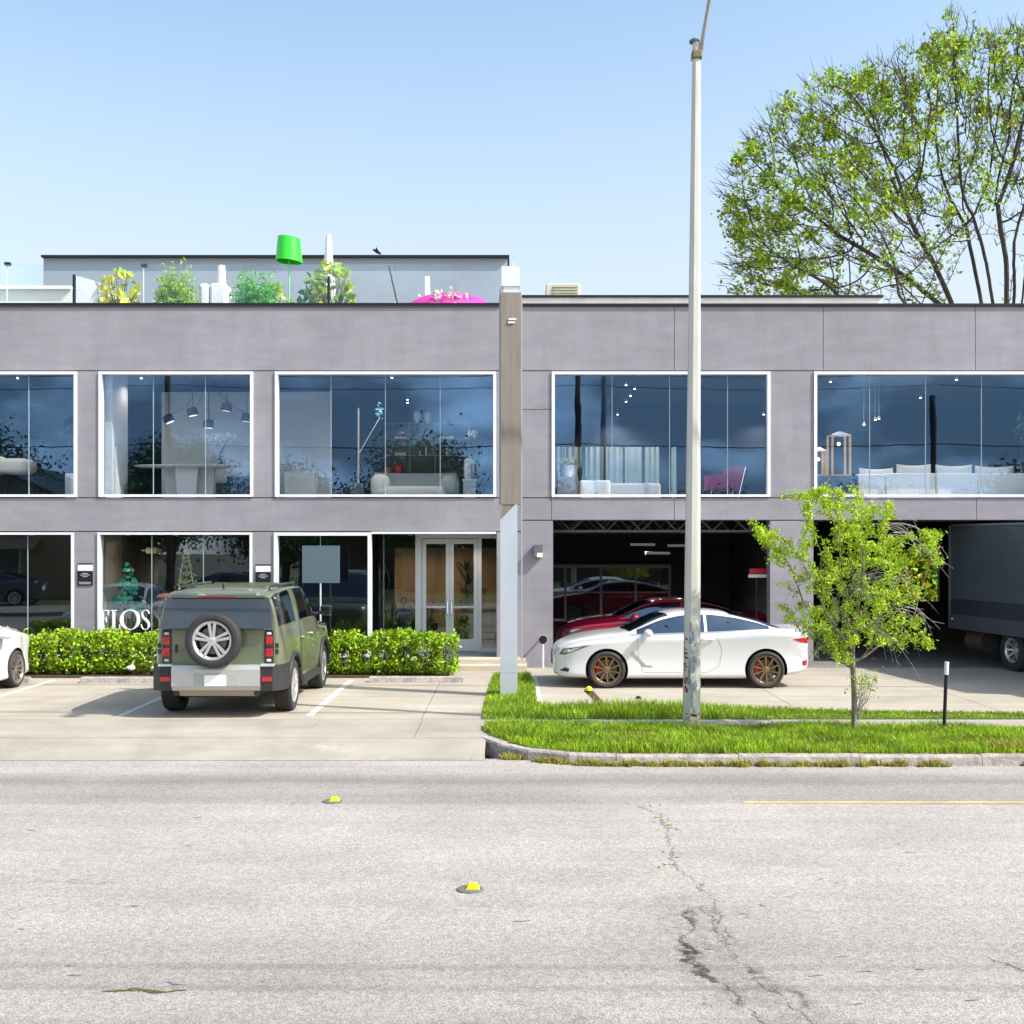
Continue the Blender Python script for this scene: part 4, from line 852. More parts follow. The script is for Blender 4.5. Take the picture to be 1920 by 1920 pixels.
    obj('grille_surround', MB().tube([(-.018 + .02 * (abs(math.cos(a)) ** 2), .32 * math.cos(a), .50 + .145 * math.sin(a)) for a in np.linspace(0, 2 * math.pi, 29)], .012, 6, cap=False), M_CHROME, t)
    obj('bumper_lip', MB().box(.02, .10, -.50, .50, .22, .27, bev=.02), M_RUB, t)
    obj('number_plate', MB().box(4.648, 4.672, -.15, .15, .62, .78), M_WHITE, t)
    return t
G_CARB = G_CAR
P_WHITE = paint('white_car_paint', (.64, .64, .655)); P_RED = paint('red_car_paint', (.30, .004, .03), .1); P_DARK = paint('dark_car_paint', (.03, .035, .05))
wy = YG(1291) - .0
coupe('white two-door coupe with bronze ten-spoke wheels parked across the front of the garage bay', 'car', (PX(1038, wy + .3), wy + .91, 0), 0, P_WHITE, M_BRONZE)
red = coupe('red car parked inside the garage bay, mostly hidden behind the white coupe', 'car', (PX(1046, 25.7), 26.6, 0), 0, P_RED, M_SILV, detail=True)
# ---- square off-road wagon seen from behind
def wagon_tables(): return dict(
    W=[(0, .80), (.06, .88), (.2, .95), (.5, .985), (1, .99), (4.0, .99), (4.35, .98), (4.50, .95), (4.585, .90), (4.6, .86)],
    zl=[(0, .45), (.1, .36), (.6, .34), (1.4, .36), (3.8, .36), (4.2, .42), (4.6, .46)],
    zs=[(0, .95), (.1, 1.0), (.5, 1.03), (1.3, 1.05), (4.4, 1.06), (4.6, 1.06)],
    wb=[(0, .76), (.1, .86), (.3, .92), (1, .94), (1.5, .95), (4.2, .95), (4.45, .93), (4.58, .88), (4.6, .84)],
    zb=[(0, 1.02), (.1, 1.08), (.3, 1.13), (1, 1.16), (1.35, 1.22), (1.6, 1.30), (2, 1.33), (4.4, 1.34), (4.6, 1.33)],
    wr=[(0, .70), (.1, .78), (.3, .84), (1, .86), (1.35, .87), (1.7, .84), (2.1, .79), (2.6, .78), (4.2, .79), (4.42, .775), (4.52, .76), (4.6, .75)],
    zr=[(0, 1.04), (.1, 1.12), (.3, 1.16), (1, 1.19), (1.35, 1.26), (1.6, 1.48), (2.0, 1.80), (2.3, 1.88), (3.2, 1.90), (4.2, 1.88), (4.42, 1.86), (4.52, 1.83), (4.6, 1.80)],
    zc=[(0, 1.05), (.1, 1.13), (.3, 1.18), (1, 1.21), (1.28, 1.26), (1.5, 1.45), (1.9, 1.82), (2.2, 1.93), (3.2, 1.95), (4.2, 1.93), (4.42, 1.91), (4.52, 1.88), (4.6, 1.85)])
def wagon(loc, rotz):
    B = Body(wagon_tables()); t = thing('offroad_car', 'sage green boxy off-road car seen from behind with the spare wheel on its tailgate', 'car', loc, rotz, local=True)
    gp = paint('sage_green_paint', (.165, .19, .12), .3); body = obj('body', B.mesh(4.6, 120), gp, t)
    cut_wheels(body, [(.92, .40), (3.78, .40)], .46, .30, .27, .99, M_RUB); fixn(body, 50)
    for s in (-1, 1):
        for (a, b) in ((1.62, 2.30), (2.36, 3.08), (3.52, 4.20)):
            obj('side_window', B.patch(lambda u, v: (a + .16 * v * (a < 2) + (b - a - .16 * v * (a < 2)) * u, 5.10 + .78 * v), 14, 6, side=s), G_CARB, t)
        obj('pillar_panel', B.patch(lambda u, v: (3.13 + .34 * u, 5.06 + .82 * v), 6, 6, side=s, off=.012), gp, t)
        obj('pillar_trim', B.patch(lambda u, v: (4.22 + .33 * u, 5.10 + .80 * v), 6, 6, side=s, off=.006), mat('gloss_black', (.012, .012, .015), .08, coat=1), t)
        for wx in (.92, 3.78):
            make_wheel(t, wx, s * .865, .40, s, .40, .265, .265, 5, True, M_SILV, dish=.03)
            arch = [(wx + .50 * math.cos(a), .40 + .50 * math.sin(a)) for a in np.linspace(-.05, math.pi + .05, 16)]
            mb = MB().tube([Vector((x, s * (B.g('W', x) + .012), max(z, .38))) for x, z in arch], .035, 6); obj('wheel_arch_trim', mb, M_RUB, t, smooth=True)
        obj('sill', MB().box(1.42, 3.28, s * .99 - .03, s * .99 + .04, .33, .44, bev=.02), M_RUB, t)
        M_SEAM = mat('seam_dark', (.10, .10, .10), .7)
        for pts in ([(1.55, .48), (1.50, 1.0), (1.50, 1.24)], [(2.33, .46), (2.33, 1.26)], [(3.14, .60), (3.10, .9), (3.14, 1.26)]): obj('door_seam', B.line(pts, .004, s), M_SEAM, t)
        for x in (2.14, 2.94): obj('door_handle', MB().tube([B.pt(x + dx, B.zside(x, 1.10), s) + Vector((0, s * o, 0)) for dx, o in ((0, 0), (.02, .04), (.16, .04), (.18, 0))], .014, 6), gp, t)
        p = B.pt(1.66, 5.3, s); mh = obj('mirror', MB().tube([p, p + Vector((-.02, s * .14, .02))], .03, 6), M_RUB, t)
        c = p + Vector((-.02, s * .22, .06)); obj('mirror_cap', MB().box(c.x - .06, c.x + .06, c.y - .10, c.y + .10, c.z - .09, c.z + .09, bev=.035), mat('gloss_black', (.012, .012, .015), .08, coat=1), mh)
        obj('tail_lamp', MB().box(4.56, 4.625, min(s * .70, s * .835), max(s * .70, s * .835), .78, 1.32, bev=.015), MC['gloss_black'], t)
        for k, (z0, z1) in enumerate([(1.10, 1.22), (.92, 1.04)]):
            obj('lamp_lens', MB().box(4.60, 4.640, min(s * .715, s * .82), max(s * .715, s * .82), z0, z1, bev=.012), M_RED, t)
        obj('lamp_lens', MB().box(4.60, 4.636, min(s * .73, s * .80), max(s * .73, s * .80), 1.245, 1.285, bev=.01), mat('lamp_white', (.6, .6, .6), .2), t)
        obj('lamp_lens', MB().box(4.60, 4.636, min(s * .73, s * .80), max(s * .73, s * .80), .845, .885, bev=.01), mat('lamp_white', (.6, .6, .6), .2), t)
        for k in range(2): obj('side_vent', MB().box(4.585, 4.603, min(s * .855, s * .905), max(s * .855, s * .905), .96 + k * .09, 1.03 + k * .09, bev=.005), M_RUB, t)
        # bumper corners, reflectors, rear mud side
        obj('bumper_corner', MB().prism([(4.16, s * 1.005), (4.16, s * .80), (4.72, s * .66), (4.72, s * .84), (4.60, s * .97), (4.40, s * 1.01)], .42, .80, 'xy'), M_RUB, t)
        obj('bumper_step', MB().box(4.62, 4.735, min(s * .66, s * .86), max(s * .66, s * .86), .785, .815), M_ALU, t)
        obj('reflector', MB().box(4.718, 4.732, min(s * .68, s * .83), max(s * .68, s * .83), .56, .63), M_RED, t)
        obj('exhaust', MB().lathe([(.03, 4.60), (.045, 4.60), (.045, 4.70), (.03, 4.70)], (0, s * .60, .385), 14, 'x'), M_RUB, t)
    # rear glass wraps the tailgate
    rw_ = obj('rear_window', MB().prism([(-.84, 1.345), (.84, 1.345), (.765, 1.80), (-.765, 1.80)], 4.585, 4.625, 'yz'), mat('rear_glass', (.012, .015, .02), .04, coat=1, spec=1), t)
    sp1 = MB(); sp1.prism([(4.42, 1.885), (4.70, 1.835), (4.70, 1.805), (4.55, 1.80), (4.42, 1.82)], -.70, .70, 'xz'); rw_.data.transform(Matrix(((1, 0, -.20, .36), (0, 1, 0, 0), (0, 0, 1, 0), (0, 0, 0, 1)))); obj('roof_spoiler', sp1, gp, t)
    obj('brake_light', MB().box(4.69, 4.706, -.28, .28, 1.812, 1.826), M_RED, t)
    obj('tailgate', MB().box(4.58, 4.612, -.695, .695, .785, 1.335, bev=.01), gp, t)
    obj('handle', MB().box(4.61, 4.63, -.64, -.60, .98, 1.10, bev=.008), M_RUB, t)
    bp_ = MB().prism([(4.58, .80), (4.74, .80), (4.77, .74), (4.77, .50), (4.70, .42), (4.58, .42)], -.655, .655, 'xz'); obj('bumper', bp_, mat('silver_paint', (.55, .55, .54), .35, .5), t)
    obj('plate_recess', MB().box(4.768, 4.776, -.32, .34, .50, .68), mat('recess_grey', (.36, .37, .37), .5), t)
    obj('number_plate', MB().box(4.777, 4.787, -.16, .16, .50, .66), mat('plate_white', (.88, .88, .88), .5), t)
    obj('skid_plate', MB().prism([(4.40, .30), (4.66, .34), (4.70, .415), (4.58, .415)], -.56, .56, 'xz'), mat('skid_tan', (.36, .28, .20), .5, .3), t)
    obj('underbody', MB().box(.5, 4.4, -.55, .55, .28, .40), M_RUB, t)
    # spare wheel: axis along x -> build by rotating a y-axis wheel
    sw = make_wheel(t, 0, 0, 0, 1, .405, .25, .285, 5, True, M_SILV, dish=.03)
    Mr = Matrix.Translation((4.78, -.02, 1.18)) @ Matrix.Rotation(R(-90), 4, 'Z')
    for o in [sw] + list(sw.children_recursive): o.data.transform(Mr)
    sw.name = 'spare_wheel'
    obj('spare_carrier', MB().box(4.60, 4.70, -.15, .15, 1.05, 1.3), M_RUB, t)
    both = B.patch(lambda u, v: (1.32 + .02 * v + .62 * u, 6.1 + 1.89 * v), 12, 6, side=1); b2 = B.patch(lambda u, v: (1.32 + .02 * v + .62 * u, 6.1 + 1.89 * v), 12, 6, side=-1); both.add(b2.v, b2.f); obj('windscreen', both, G_CARB, t)
    for s in (-1, 1): obj('roof_rail', MB().tube([(2.2, s * .70, 1.90), (2.3, s * .70, 1.955), (4.1, s * .70, 1.955), (4.25, s * .70, 1.90)], .022, 6), MC['gloss_black'], t, smooth=True)
    for x in (2.6, 3.2, 3.8): obj('roof_rib', MB().box(x, x + .05, -.55, .55, 1.93, 1.962), gp, t)
    obj('aerial', MB().tube([(4.25, .0, 1.92), (4.32, .0, 2.0)], .014, 6), M_RUB, t)
    return t
wagon((-4.40, 22.17, 0), R(-90))
# ---- cut off white car at the left edge: same builder as the coupe but taller
def tall(T, k=1.0):
    T = {a: (b if a == 'waist' else [(x, v) for x, v in b]) for a, b in T.items()}
    for a in ('zs', 'zb', 'zr', 'zc'): T[a] = [(x, v * 1.13 + .02) for x, v in T[a]]
    return T
_ct = coupe_tables; ct_tall = tall(_ct())
coupe_tables = lambda *a: ct_tall
wc = coupe('white car cut off by the left edge of the photo, only its front wheel showing', 'car', (-9.88, 22.25, 0), R(-90), P_WHITE, mat('grey_alloy', (.30, .26, .25), .35, .6), detail=False)
coupe_tables = _ct
# ---- box truck backed into the right bay
def box_truck():
    a = Vector((9.72, 26.0)); b = Vector((10.75, 19.4)); d = (b - a).normalized(); rot = math.atan2(d.y, d.x)
    t = thing('box_truck', 'blue-grey box truck backed into the garage bay beside the right edge', 'truck', (a.x, a.y, 0), rot, local=True)
    # local x from rear to front, +y is to the truck's left = world +x side; the seen flank is y=0
    Lb = (b - a).length; W = 2.4; zb, zt = .86, 2.98
    M_BOX = mat('blue_grey_truck_skin', (.065, .085, .10), .45, var=.12, vs=.8); M_RAIL = mat('truck_rail', (.07, .075, .09), .5, var=.1)
    obj('cargo_box', MB().box(0, Lb, 0, W, 1.38, zt, bev=.02), M_BOX, t)
    obj('lower_panel', MB().box(.0, Lb, -.004, W, 1.06, 1.379), mat('truck_dark_panel', (.035, .035, .05), .5), t)
    obj('side_rail', MB().box(0, Lb, -.03, W + .03, .74, 1.059), M_RAIL, t)
    for k in range(5): obj('seam_strip', MB().box(.9 + k * 1.22, .915 + k * 1.22, -.004, -.0005, 1.40, zt - .06), M_RAIL, t)
    obj('rear_frame', MB().box(-.06, -.001, -.02, W + .02, .74, zt + .02), mat('truck_frame_grey', (.14, .15, .17), .5), t)
    obj('top_rail', MB().box(0, Lb, -.012, W + .012, zt + .001, zt + .05), MC['truck_frame_grey'], t)
    obj('chassis', MB().box(.2, Lb + 1.8, .7, 1.6, .55, .73), M_RUB, t)
    obj('fuel_tank', MB().lathe([(0, .35), (.2, .35), (.22, .38), (.22, .95), (.2, .98), (0, .98)], (0, .32, .50), 16, 'x'), mat('rusty_tank', (.07, .05, .03), .8), t)
    obj('marker_lamp', MB().box(.10, .16, -.045, -.031, .93, .97), M_WHITE, t)
    for x in (2.1, 7.6):
        for s in (-1, 1):
            y = .28 if s < 0 else W - .28
            make_wheel(t, x, y, .43, s, .43, .26, .25, 8, False, M_SILV, dish=.09)
            if x < 5: make_wheel(t, x, y - s * .30, .43, s, .43, .26, .25, 8, False, M_SILV, dish=.09)
    obj('mud_flap', MB().box(1.5, 1.52, .05, .6, .15, .74), M_RUB, t)
    cab = MB().prism([(Lb + .1, .55), (Lb + 2.1, .55), (Lb + 2.15, 1.25), (Lb + 1.8, 2.35), (Lb + .1, 2.45)], .1, W - .1, 'xz'); obj('cab', cab, MC['truck_frame_grey'], t)
    obj('cab_window', MB().prism([(Lb + .7, 1.45), (Lb + 1.9, 1.45), (Lb + 1.65, 2.2), (Lb + .7, 2.2)], .085, .099, 'xz'), MC['rear_glass'], t)
    obj('windscreen', MB().prism([(Lb + 2.12, 1.40), (Lb + 2.15, 1.40), (Lb + 1.87, 2.28), (Lb + 1.84, 2.28)], .3, W - .3, 'xz'), MC['rear_glass'], t)
    return t
box_truck()
# ---------------------------------------------------------------- vegetation
def grow(attr, base, step=.3, infl=3.0, kill=.45, trunk=(), iters=220, bias=(0, 0, 0), init=None):
    if init: nodes = [np.array(p, float) for p in init[0]]; par = list(init[1])
    else: nodes = [np.array(base, float)] ; par = [-1]
    for p in trunk: nodes.append(np.array(p, float)); par.append(len(nodes) - 2)
    A = np.array(attr, float); N_ = np.array(nodes); alive = np.ones(len(A), bool)
    dist = np.full(len(A), 1e9); near = np.zeros(len(A), int)
    def upd(i0):
        nonlocal dist, near
        for i in range(i0, len(nodes)):
            d = np.linalg.norm(A - nodes[i], axis=1); k = d < dist; dist[k] = d[k]; near[k] = i
    upd(0); b = np.array(bias, float); seen = set()
    for it in range(iters):
        act = alive & (dist < infl)
        if not act.any():
            if not alive.any() : break
            act = alive & (dist < dist[alive].min() + .5)
        idx = near[act]; dirs = A[act] - np.array(nodes)[idx]; dirs /= np.linalg.norm(dirs, axis=1, keepdims=True) + 1e-9
        i0 = len(nodes); uniq = np.unique(idx)
        for u in uniq:
            d = dirs[idx == u].sum(0); l = np.linalg.norm(d)
            if l < 1e-6: continue
            d = d / l + b; d /= np.linalg.norm(d); q = nodes[u] + d * step; key = tuple(np.round(q, 2))
            if key in seen: continue
            seen.add(key); nodes.append(q); par.append(int(u))
        if len(nodes) == i0: break
        upd(i0); alive &= dist > kill
    return np.array(nodes), par
def skeleton(nodes, par, r_tip, expo=2.3, rmax=9, seg=6):
    n = len(nodes); r = np.zeros(n); kids = [[] for _ in range(n)]
    for i, p in enumerate(par):
        if p >= 0: kids[p].append(i)
    for i in range(n - 1, -1, -1):
        r[i] = r_tip if not kids[i] else min(rmax, sum(r[k] ** expo for k in kids[i]) ** (1 / expo))
    mb = MB()
    for i, p in enumerate(par):
        if p < 0: continue
        k = seg if r[i] > r_tip * 2.5 else 4 if r[i] > r_tip * 1.3 else 3
        mb.tube([nodes[p], nodes[i]], [float(min(r[p], r[i] * 1.35)), float(r[i])], k, cap=False)
    return mb, r, kids
def leaves(pos, size, spread, dirs=None, elong=1.8, droop=.2):
    """pos (n,3); one bent quad leaf each"""
    n = len(pos); c = pos + np.random.normal(0, spread, (n, 3)); s = size * np.random.uniform(.6, 1.3, (n, 1))
    a = np.random.normal(0, 1, (n, 3)); a[:, 2] -= droop; a /= np.linalg.norm(a, axis=1, keepdims=True)
    b = np.random.normal(0, 1, (n, 3)); b -= (b * a).sum(1, keepdims=True) * a; b /= np.linalg.norm(b, axis=1, keepdims=True); nn = np.cross(a, b)
    h = s * elong / 2; w = s / 2
    V = np.stack([c - a * h, c + b * w + nn * w * .3, c + a * h, c - b * w + nn * w * .3], 1).reshape(-1, 3); k = np.arange(n) * 4
    return V, np.stack([k, k + 1, k + 2, k + 3], 1).tolist()
def local(mbv, root): return mbv
# big tree behind the garage building
Yt = 35.5; S_ = F / Yt
bt = thing('large_tree', 'large spreading tree with sparse yellow-green leaves rising behind the garage building roof', 'tree', (PX(1885, Yt), Yt, 0))
env = [(1350, 345), (1375, 305), (1420, 240), (1455, 190), (1530, 145), (1600, 150), (1650, 100), (1720, 120), (1778, 20), (1800, 90), (1850, 80), (1920, 40), (2000, 0), (2100, 20), (2300, 120), (2420, 260), (2450, 420), (2380, 560), (1420, 565), (1365, 540), (1375, 440)]
envw = [(PX(a, Yt), PZ(b, Yt)) for a, b in env]
n = 30000; X_ = np.random.uniform(PX(1350, Yt), PX(2450, Yt), n); Z_ = np.random.uniform(PZ(572, Yt), PZ(-5, Yt), n); k = inpoly(X_, Z_, envw); X_, Z_ = X_[k], Z_[k]
cx, cz = PX(1900, Yt), PZ(560, Yt); rr = np.sqrt(((X_ - cx) / 9) ** 2 + ((Z_ - cz) / 8.6) ** 2)
Yv = Yt + np.random.uniform(-1, 1, len(X_)) * 4.2 * np.sqrt(np.clip(1 - rr ** 2, .08, 1)); keep = (np.random.rand(len(X_)) < (.10 + .9 * rr ** 1.5)) & (rr > .27)
A = np.stack([X_, Yv, Z_], 1)[keep][:8000]
bx = PX(1885, Yt); nodes0 = [(bx, Yt, 0)]; par0 = [-1]
for z in np.arange(.4, 8.3, .4): nodes0.append((bx, Yt, z)); par0.append(len(nodes0) - 2)
top = len(nodes0) - 1; step = .26
LB = []
for k_ in range(30):
    an = R(-82 + 164 * (k_ + .5) / 30 + random.gauss(0, 3)); LB.append((math.sin(an), random.uniform(-.45, .45), math.cos(an) + .10, 3.4 + 3.2 * random.random()))
for k_, (dx, dy, dz, ln) in enumerate(LB):
    top = 20 - (k_ * 7 % 6)
    d = Vector((dx, dy, dz)).normalized(); p = Vector(nodes0[top]); last = top; m = int(ln / step); cur = (d + Vector((0, 0, .22))).normalized()
    for i in range(m):
        cur = (cur * .78 + d * .22 + Vector((random.gauss(0, .05), random.gauss(0, .05), random.gauss(0, .03)))).normalized(); p = p + cur * step; nodes0.append(tuple(p)); par0.append(last); last = len(nodes0) - 1
nodes, par = grow(A, None, .24, 2.2, .32, (), 120, (0, 0, .05), init=(nodes0, par0))
mb, rd, kids = skeleton(nodes, par, .0105, 2.7, .25)
M_BARK = mat('dark_bark', (.055, .042, .035), .95, var=.3, vs=3, bump=.4, bs=15)
obj('trunk', mb, M_BARK, bt)
tips = np.array([nodes[i] for i in range(len(nodes)) if rd[i] < .016 and nodes[i][2] > 8.2]); 
wts = np.random.rand(len(tips)) ** 3; wts /= wts.sum(); lp = tips[np.random.choice(len(tips), 125000, p=wts)]
r_ = np.sqrt(((lp[:, 0] - cx) / 9) ** 2 + ((lp[:, 2] - cz) / 8.6) ** 2)
dens = np.sin(lp[:, 0] * 2.1) * np.sin(lp[:, 2] * 2.3 + 1) * np.sin(lp[:, 1] * 1.7); lp = lp[np.random.rand(len(lp)) < (.30 + .9 * dens) * np.clip((r_ - .12) * 1.45, .02, 1.15)]
M_BTL = mat('tree_leaf_yellow_green', (.30, .43, .02), .5, island=.5, hue=.04, tr=.3, var=.35, vs=.5)
obj('foliage', leaves(lp, .088, .12, elong=1.7), M_BTL, bt)
tw = MB()
for i in np.random.randint(0, len(tips), 9000):
    d = np.random.normal(0, 1, 3); d[2] = abs(d[2]) * .8; d /= np.linalg.norm(d); o_ = tips[i] - np.array([cx, Yt, cz]); o_ /= np.linalg.norm(o_); d = d * .6 + o_; d /= np.linalg.norm(d)
    tw.tube([tips[i], tips[i] + d * random.uniform(.2, .6)], [.010, .004], 3, cap=False)
obj('twigs', tw, M_BARK, bt)
# small tree on the verge
Ys = 16.15
st = thing('young_tree', 'young thin tree with bright yellow-green leaves and bare twigs standing on the verge', 'tree', (PX(1600, Ys), Ys, 0))
blobs = [(1560, 945, 60, 30), (1640, 960, 35, 30), (1600, 1000, 80, 40), (1430, 1000, 22, 25), (1480, 1040, 45, 28), (1520, 1085, 55, 35), (1600, 1060, 70, 50), (1670, 1040, 40, 35), (1600, 1130, 90, 40), (1690, 1170, 45, 26), (1500, 1150, 35, 22), (1660, 1110, 60, 35), (1590, 1190, 75, 35), (1690, 1200, 60, 25), (1585, 1235, 40, 22), (1540, 1175, 42, 38), (1558, 1212, 32, 24), (1545, 925, 25, 15), (1720, 1010, 40, 14), (1755, 1040, 10, 30)]
A = []; bxs = PX(1600, Ys)
for (a, b, ra, rb_) in blobs:
    c = P(a, b, Ys); q = ra / (F / Ys); q2 = rb_ / (F / Ys); m = int(8 + 26000 * q * q2 / 100 * 1.7)
    u = np.random.normal(0, .43, (m, 3)); dep = min(.75, .28 + q); A += list(np.stack([c.x + u[:, 0] * q, Ys + u[:, 1] * dep, c.z + u[:, 2] * q2], 1))
A = np.array(A)
nodes, par = grow(A, (bxs, Ys, 0), .085, 1.1, .10, [(bxs + .012 * math.sin(z * 4), Ys, z) for z in np.arange(.09, 1.05, .09)], 200, (0, 0, .12))
mb, rd, kids = skeleton(nodes, par, .0038, 2.4, .058)
M_BARK2 = mat('grey_green_bark', (.20, .17, .12), .95, var=.4, vs=6, bump=.4, bs=40)
obj('trunk', mb, M_BARK2, st)
tips = np.array([nodes[i] for i in range(len(nodes)) if rd[i] < .0062 and nodes[i][2] > .9]); lp = tips[np.random.randint(0, len(tips), 26000)]
zz = lp[:, 2]; lp = lp[np.random.rand(len(lp)) < np.where(zz > 2.3, 1.0, .62)]
M_STL = mat('young_leaf', (.38, .53, .02), .5, island=.45, hue=.04, tr=.35, var=.35, vs=2.5)
obj('foliage', leaves(lp, .021, .032, elong=2.3), M_STL, st)
tw = MB(); M_TWIG = mat('bare_twig', (.34, .31, .30), .9)
for (ax, az, bx_, bz, m) in [(1650, 985, 1762, 1045, 11), (1650, 1140, 1762, 1195, 8), (1615, 1170, 1685, 1242, 9), (1570, 1170, 1535, 1225, 7), (1540, 1080, 1490, 1120, 6), (1600, 1100, 1700, 1090, 10), (1580, 960, 1560, 915, 5), (1590, 1130, 1640, 1060, 8), (1600, 1180, 1560, 1110, 8)]:
    for _ in range(m):
        a = P(ax + random.gauss(0, 22), az + random.gauss(0, 14), Ys + random.gauss(0, .2)); b = P(bx_ + random.gauss(0, 22), bz + random.gauss(0, 18), Ys + random.gauss(0, .3)); mid = (a + b) / 2 + Vector((.08 * (1 if bx_ > ax else -1), 0, .30 + random.gauss(0, .06)))
        pts = [a * (1 - t) ** 2 + mid * 2 * t * (1 - t) + b * t * t for t in np.linspace(0, 1, 8)]; tw.tube(pts, [.0042 - .0004 * i for i in range(8)], 4, cap=False)
        for q in range(2, 7):
            e = pts[q] + Vector((random.gauss(0, .07), random.gauss(0, .05), -abs(random.gauss(.02, .05)))); tw.tube([pts[q], e], [.003, .0018], 3, cap=False)
for _ in range(22):   # basal suckers
    a = P(1604 + random.gauss(0, 3), 1340 + random.gauss(0, 12), Ys); b = P(1625 + random.gauss(0, 12), 1285 + random.gauss(0, 18), Ys + random.gauss(0, .08)); tw.tube([a, (a + b) / 2 + Vector((.03, 0, 0)), b], [.005, .0035, .002], 4, cap=False)
obj('bare_twigs', tw, M_TWIG, st)
sl = np.array([P(1622 + random.gauss(0, 13), 1280 + random.gauss(0, 14), Ys + random.gauss(0, .06)) for _ in range(260)]); obj('sucker_leaves', leaves(sl, .022, .02), M_STL, st)
# hedges and shrubs in front of the left building
def hedge(name, px0, px1, ytop, Yc, dep, label, cat, lumps, n, seed, group=None, basepy=1262):
    random.seed(seed); np.random.seed(seed); x0, x1 = PX(px0, Yc), PX(px1, Yc); zt = PZ(ytop, Yc); t = thing(name, label, cat, ((x0 + x1) / 2, Yc, .03), 0, group)
    core = MB(); pts = []
    for k in range(lumps):
        c = x0 + (k + .5) * (x1 - x0) / lumps + random.uniform(-.05, .05); rx = (x1 - x0) / lumps * .72; hz = zt * random.uniform(.82, 1.0)
        m = n // lumps; u = np.random.normal(0, 1, (m, 3)); u /= np.linalg.norm(u, axis=1, keepdims=True); rad = np.random.uniform(.72, 1.04, (m, 1)) ** .6
        # rounded box shape
        e = np.sign(u) * np.abs(u) ** .62; 
        p = np.stack([c + e[:, 0] * rx * rad[:, 0], Yc + e[:, 1] * dep * rad[:, 0], .05 + hz * .5 + e[:, 2] * hz * .5 * rad[:, 0]], 1); p = p[(p[:, 0] > x0 - .05) & (p[:, 0] < x1 + .05) & (p[:, 2] > .03)]
        ln = np.sin(p[:, 0] * 9 + k) * np.sin(p[:, 2] * 11 + 2 * k) * np.sin(p[:, 1] * 7); p = p[np.random.rand(len(p)) < .68 + .6 * ln]; pts.append(p)
        for q in range(5):
            bx_ = c + random.uniform(-.2, .2) * rx; core.tube([(bx_, Yc + random.uniform(-.1, .1), 0), (bx_ + random.gauss(0, .12), Yc + random.gauss(0, .1), hz * .45), (bx_ + random.gauss(0, .25) * rx, Yc + random.gauss(0, .2) * dep, hz * .9)], [.02, .013, .006], 5, cap=False)
    for q in range(int((x1 - x0) * 22)):
        a = np.array([random.uniform(x0, x1), Yc + random.uniform(-.8, .8) * dep, zt * random.uniform(.6, .9)])
        for j in range(9): pts.append((a + np.array([random.gauss(0, .012), random.gauss(0, .012), .017 * j]))[None])
    pts = np.concatenate(pts); obj('foliage', leaves(pts, .048, .024, elong=1.5, droop=-.25), M_HEDGE, t); obj('stems', core, M_STEM, t); return t
hedge('hedge', -60, 312, 1183, 23.35, .42, 'long clipped green hedge between the cut off white car and the green car', 'hedge', 9, 26000, 3)
hedge('hedge', 590, 700, 1186, 23.35, .42, 'green shrub right beside the green car, behind the wheel stop', 'shrub', 3, 8500, 4, 'shrubs below the shop window')
hedge('shrub', 703, 778, 1184, 23.3, .42, 'middle green shrub of the right row, in front of the white window post', 'shrub', 2, 5600, 5, 'shrubs below the shop window')
hedge('shrub', 778, 853, 1188, 23.2, .42, 'rounded green shrub at the right end of the row next to the steps', 'shrub', 2, 5600, 6, 'shrubs below the shop window')
for (px, py, w, lab) in [(245, 1252, 20, 'white rock at the foot of the long hedge'), (288, 1252, 14, 'small white rock at the foot of the long hedge near the green car'), (775, 1236, 18, 'white rock between the two right shrubs'), (818, 1240, 16, 'white rock in the rounded shrub by the steps')]:
    Y = 22.93; p = P(px, py, Y); r = w / 95 / 3.2; mb = MB(); mb.grid(lambda u, v: (p.x + r * math.sin(math.pi * v) * math.cos(6.283 * u) * 1.4, Y + r * math.sin(math.pi * v) * math.sin(6.283 * u), max(.0, p.z) + r * math.cos(math.pi * v) * (.8 + .2 * math.sin(9 * u))), 11, 7)
    single('rock', mb, M_WROUGH, lab, 'rock', 'white rocks among the planting', smooth=True)
# ---------------------------------------------------------------- plants in pots (roof terrace and rooms)
def spiky(root, c, h, r, n, m, w=.03, arch=.5):
    mb = MB()
    for _ in range(n):
        a = random.uniform(0, 6.283); L_ = h * random.uniform(.7, 1.1); o_ = r * random.uniform(.3, 1); d = Vector((math.cos(a), math.sin(a), 0)); sd_ = Vector((-d.y, d.x, 0)); vs = []
        for i in range(5):
            t = i / 4; p = c + d * o_ * t + Vector((0, 0, L_ * (t - arch * t * t * (o_ / max(r, .01))))); ww = w * (1 - t) ** .6 + .002; vs += [p - sd_ * ww, p + sd_ * ww]
        mb.add(vs, [(2 * i, 2 * i + 1, 2 * i + 3, 2 * i + 2) for i in range(4)])
    return obj('foliage', mb, m, root)
def pot(root, c, r, h, m): return obj('pot', MB().lathe([(0, c.z), (r * .75, c.z), (r, c.z + h), (r * .9, c.z + h), (r * .85, c.z + h * .9), (0, c.z + h * .9)], (c.x, c.y, 0), 20), m, root, smooth='auto')
ZT = 7.05
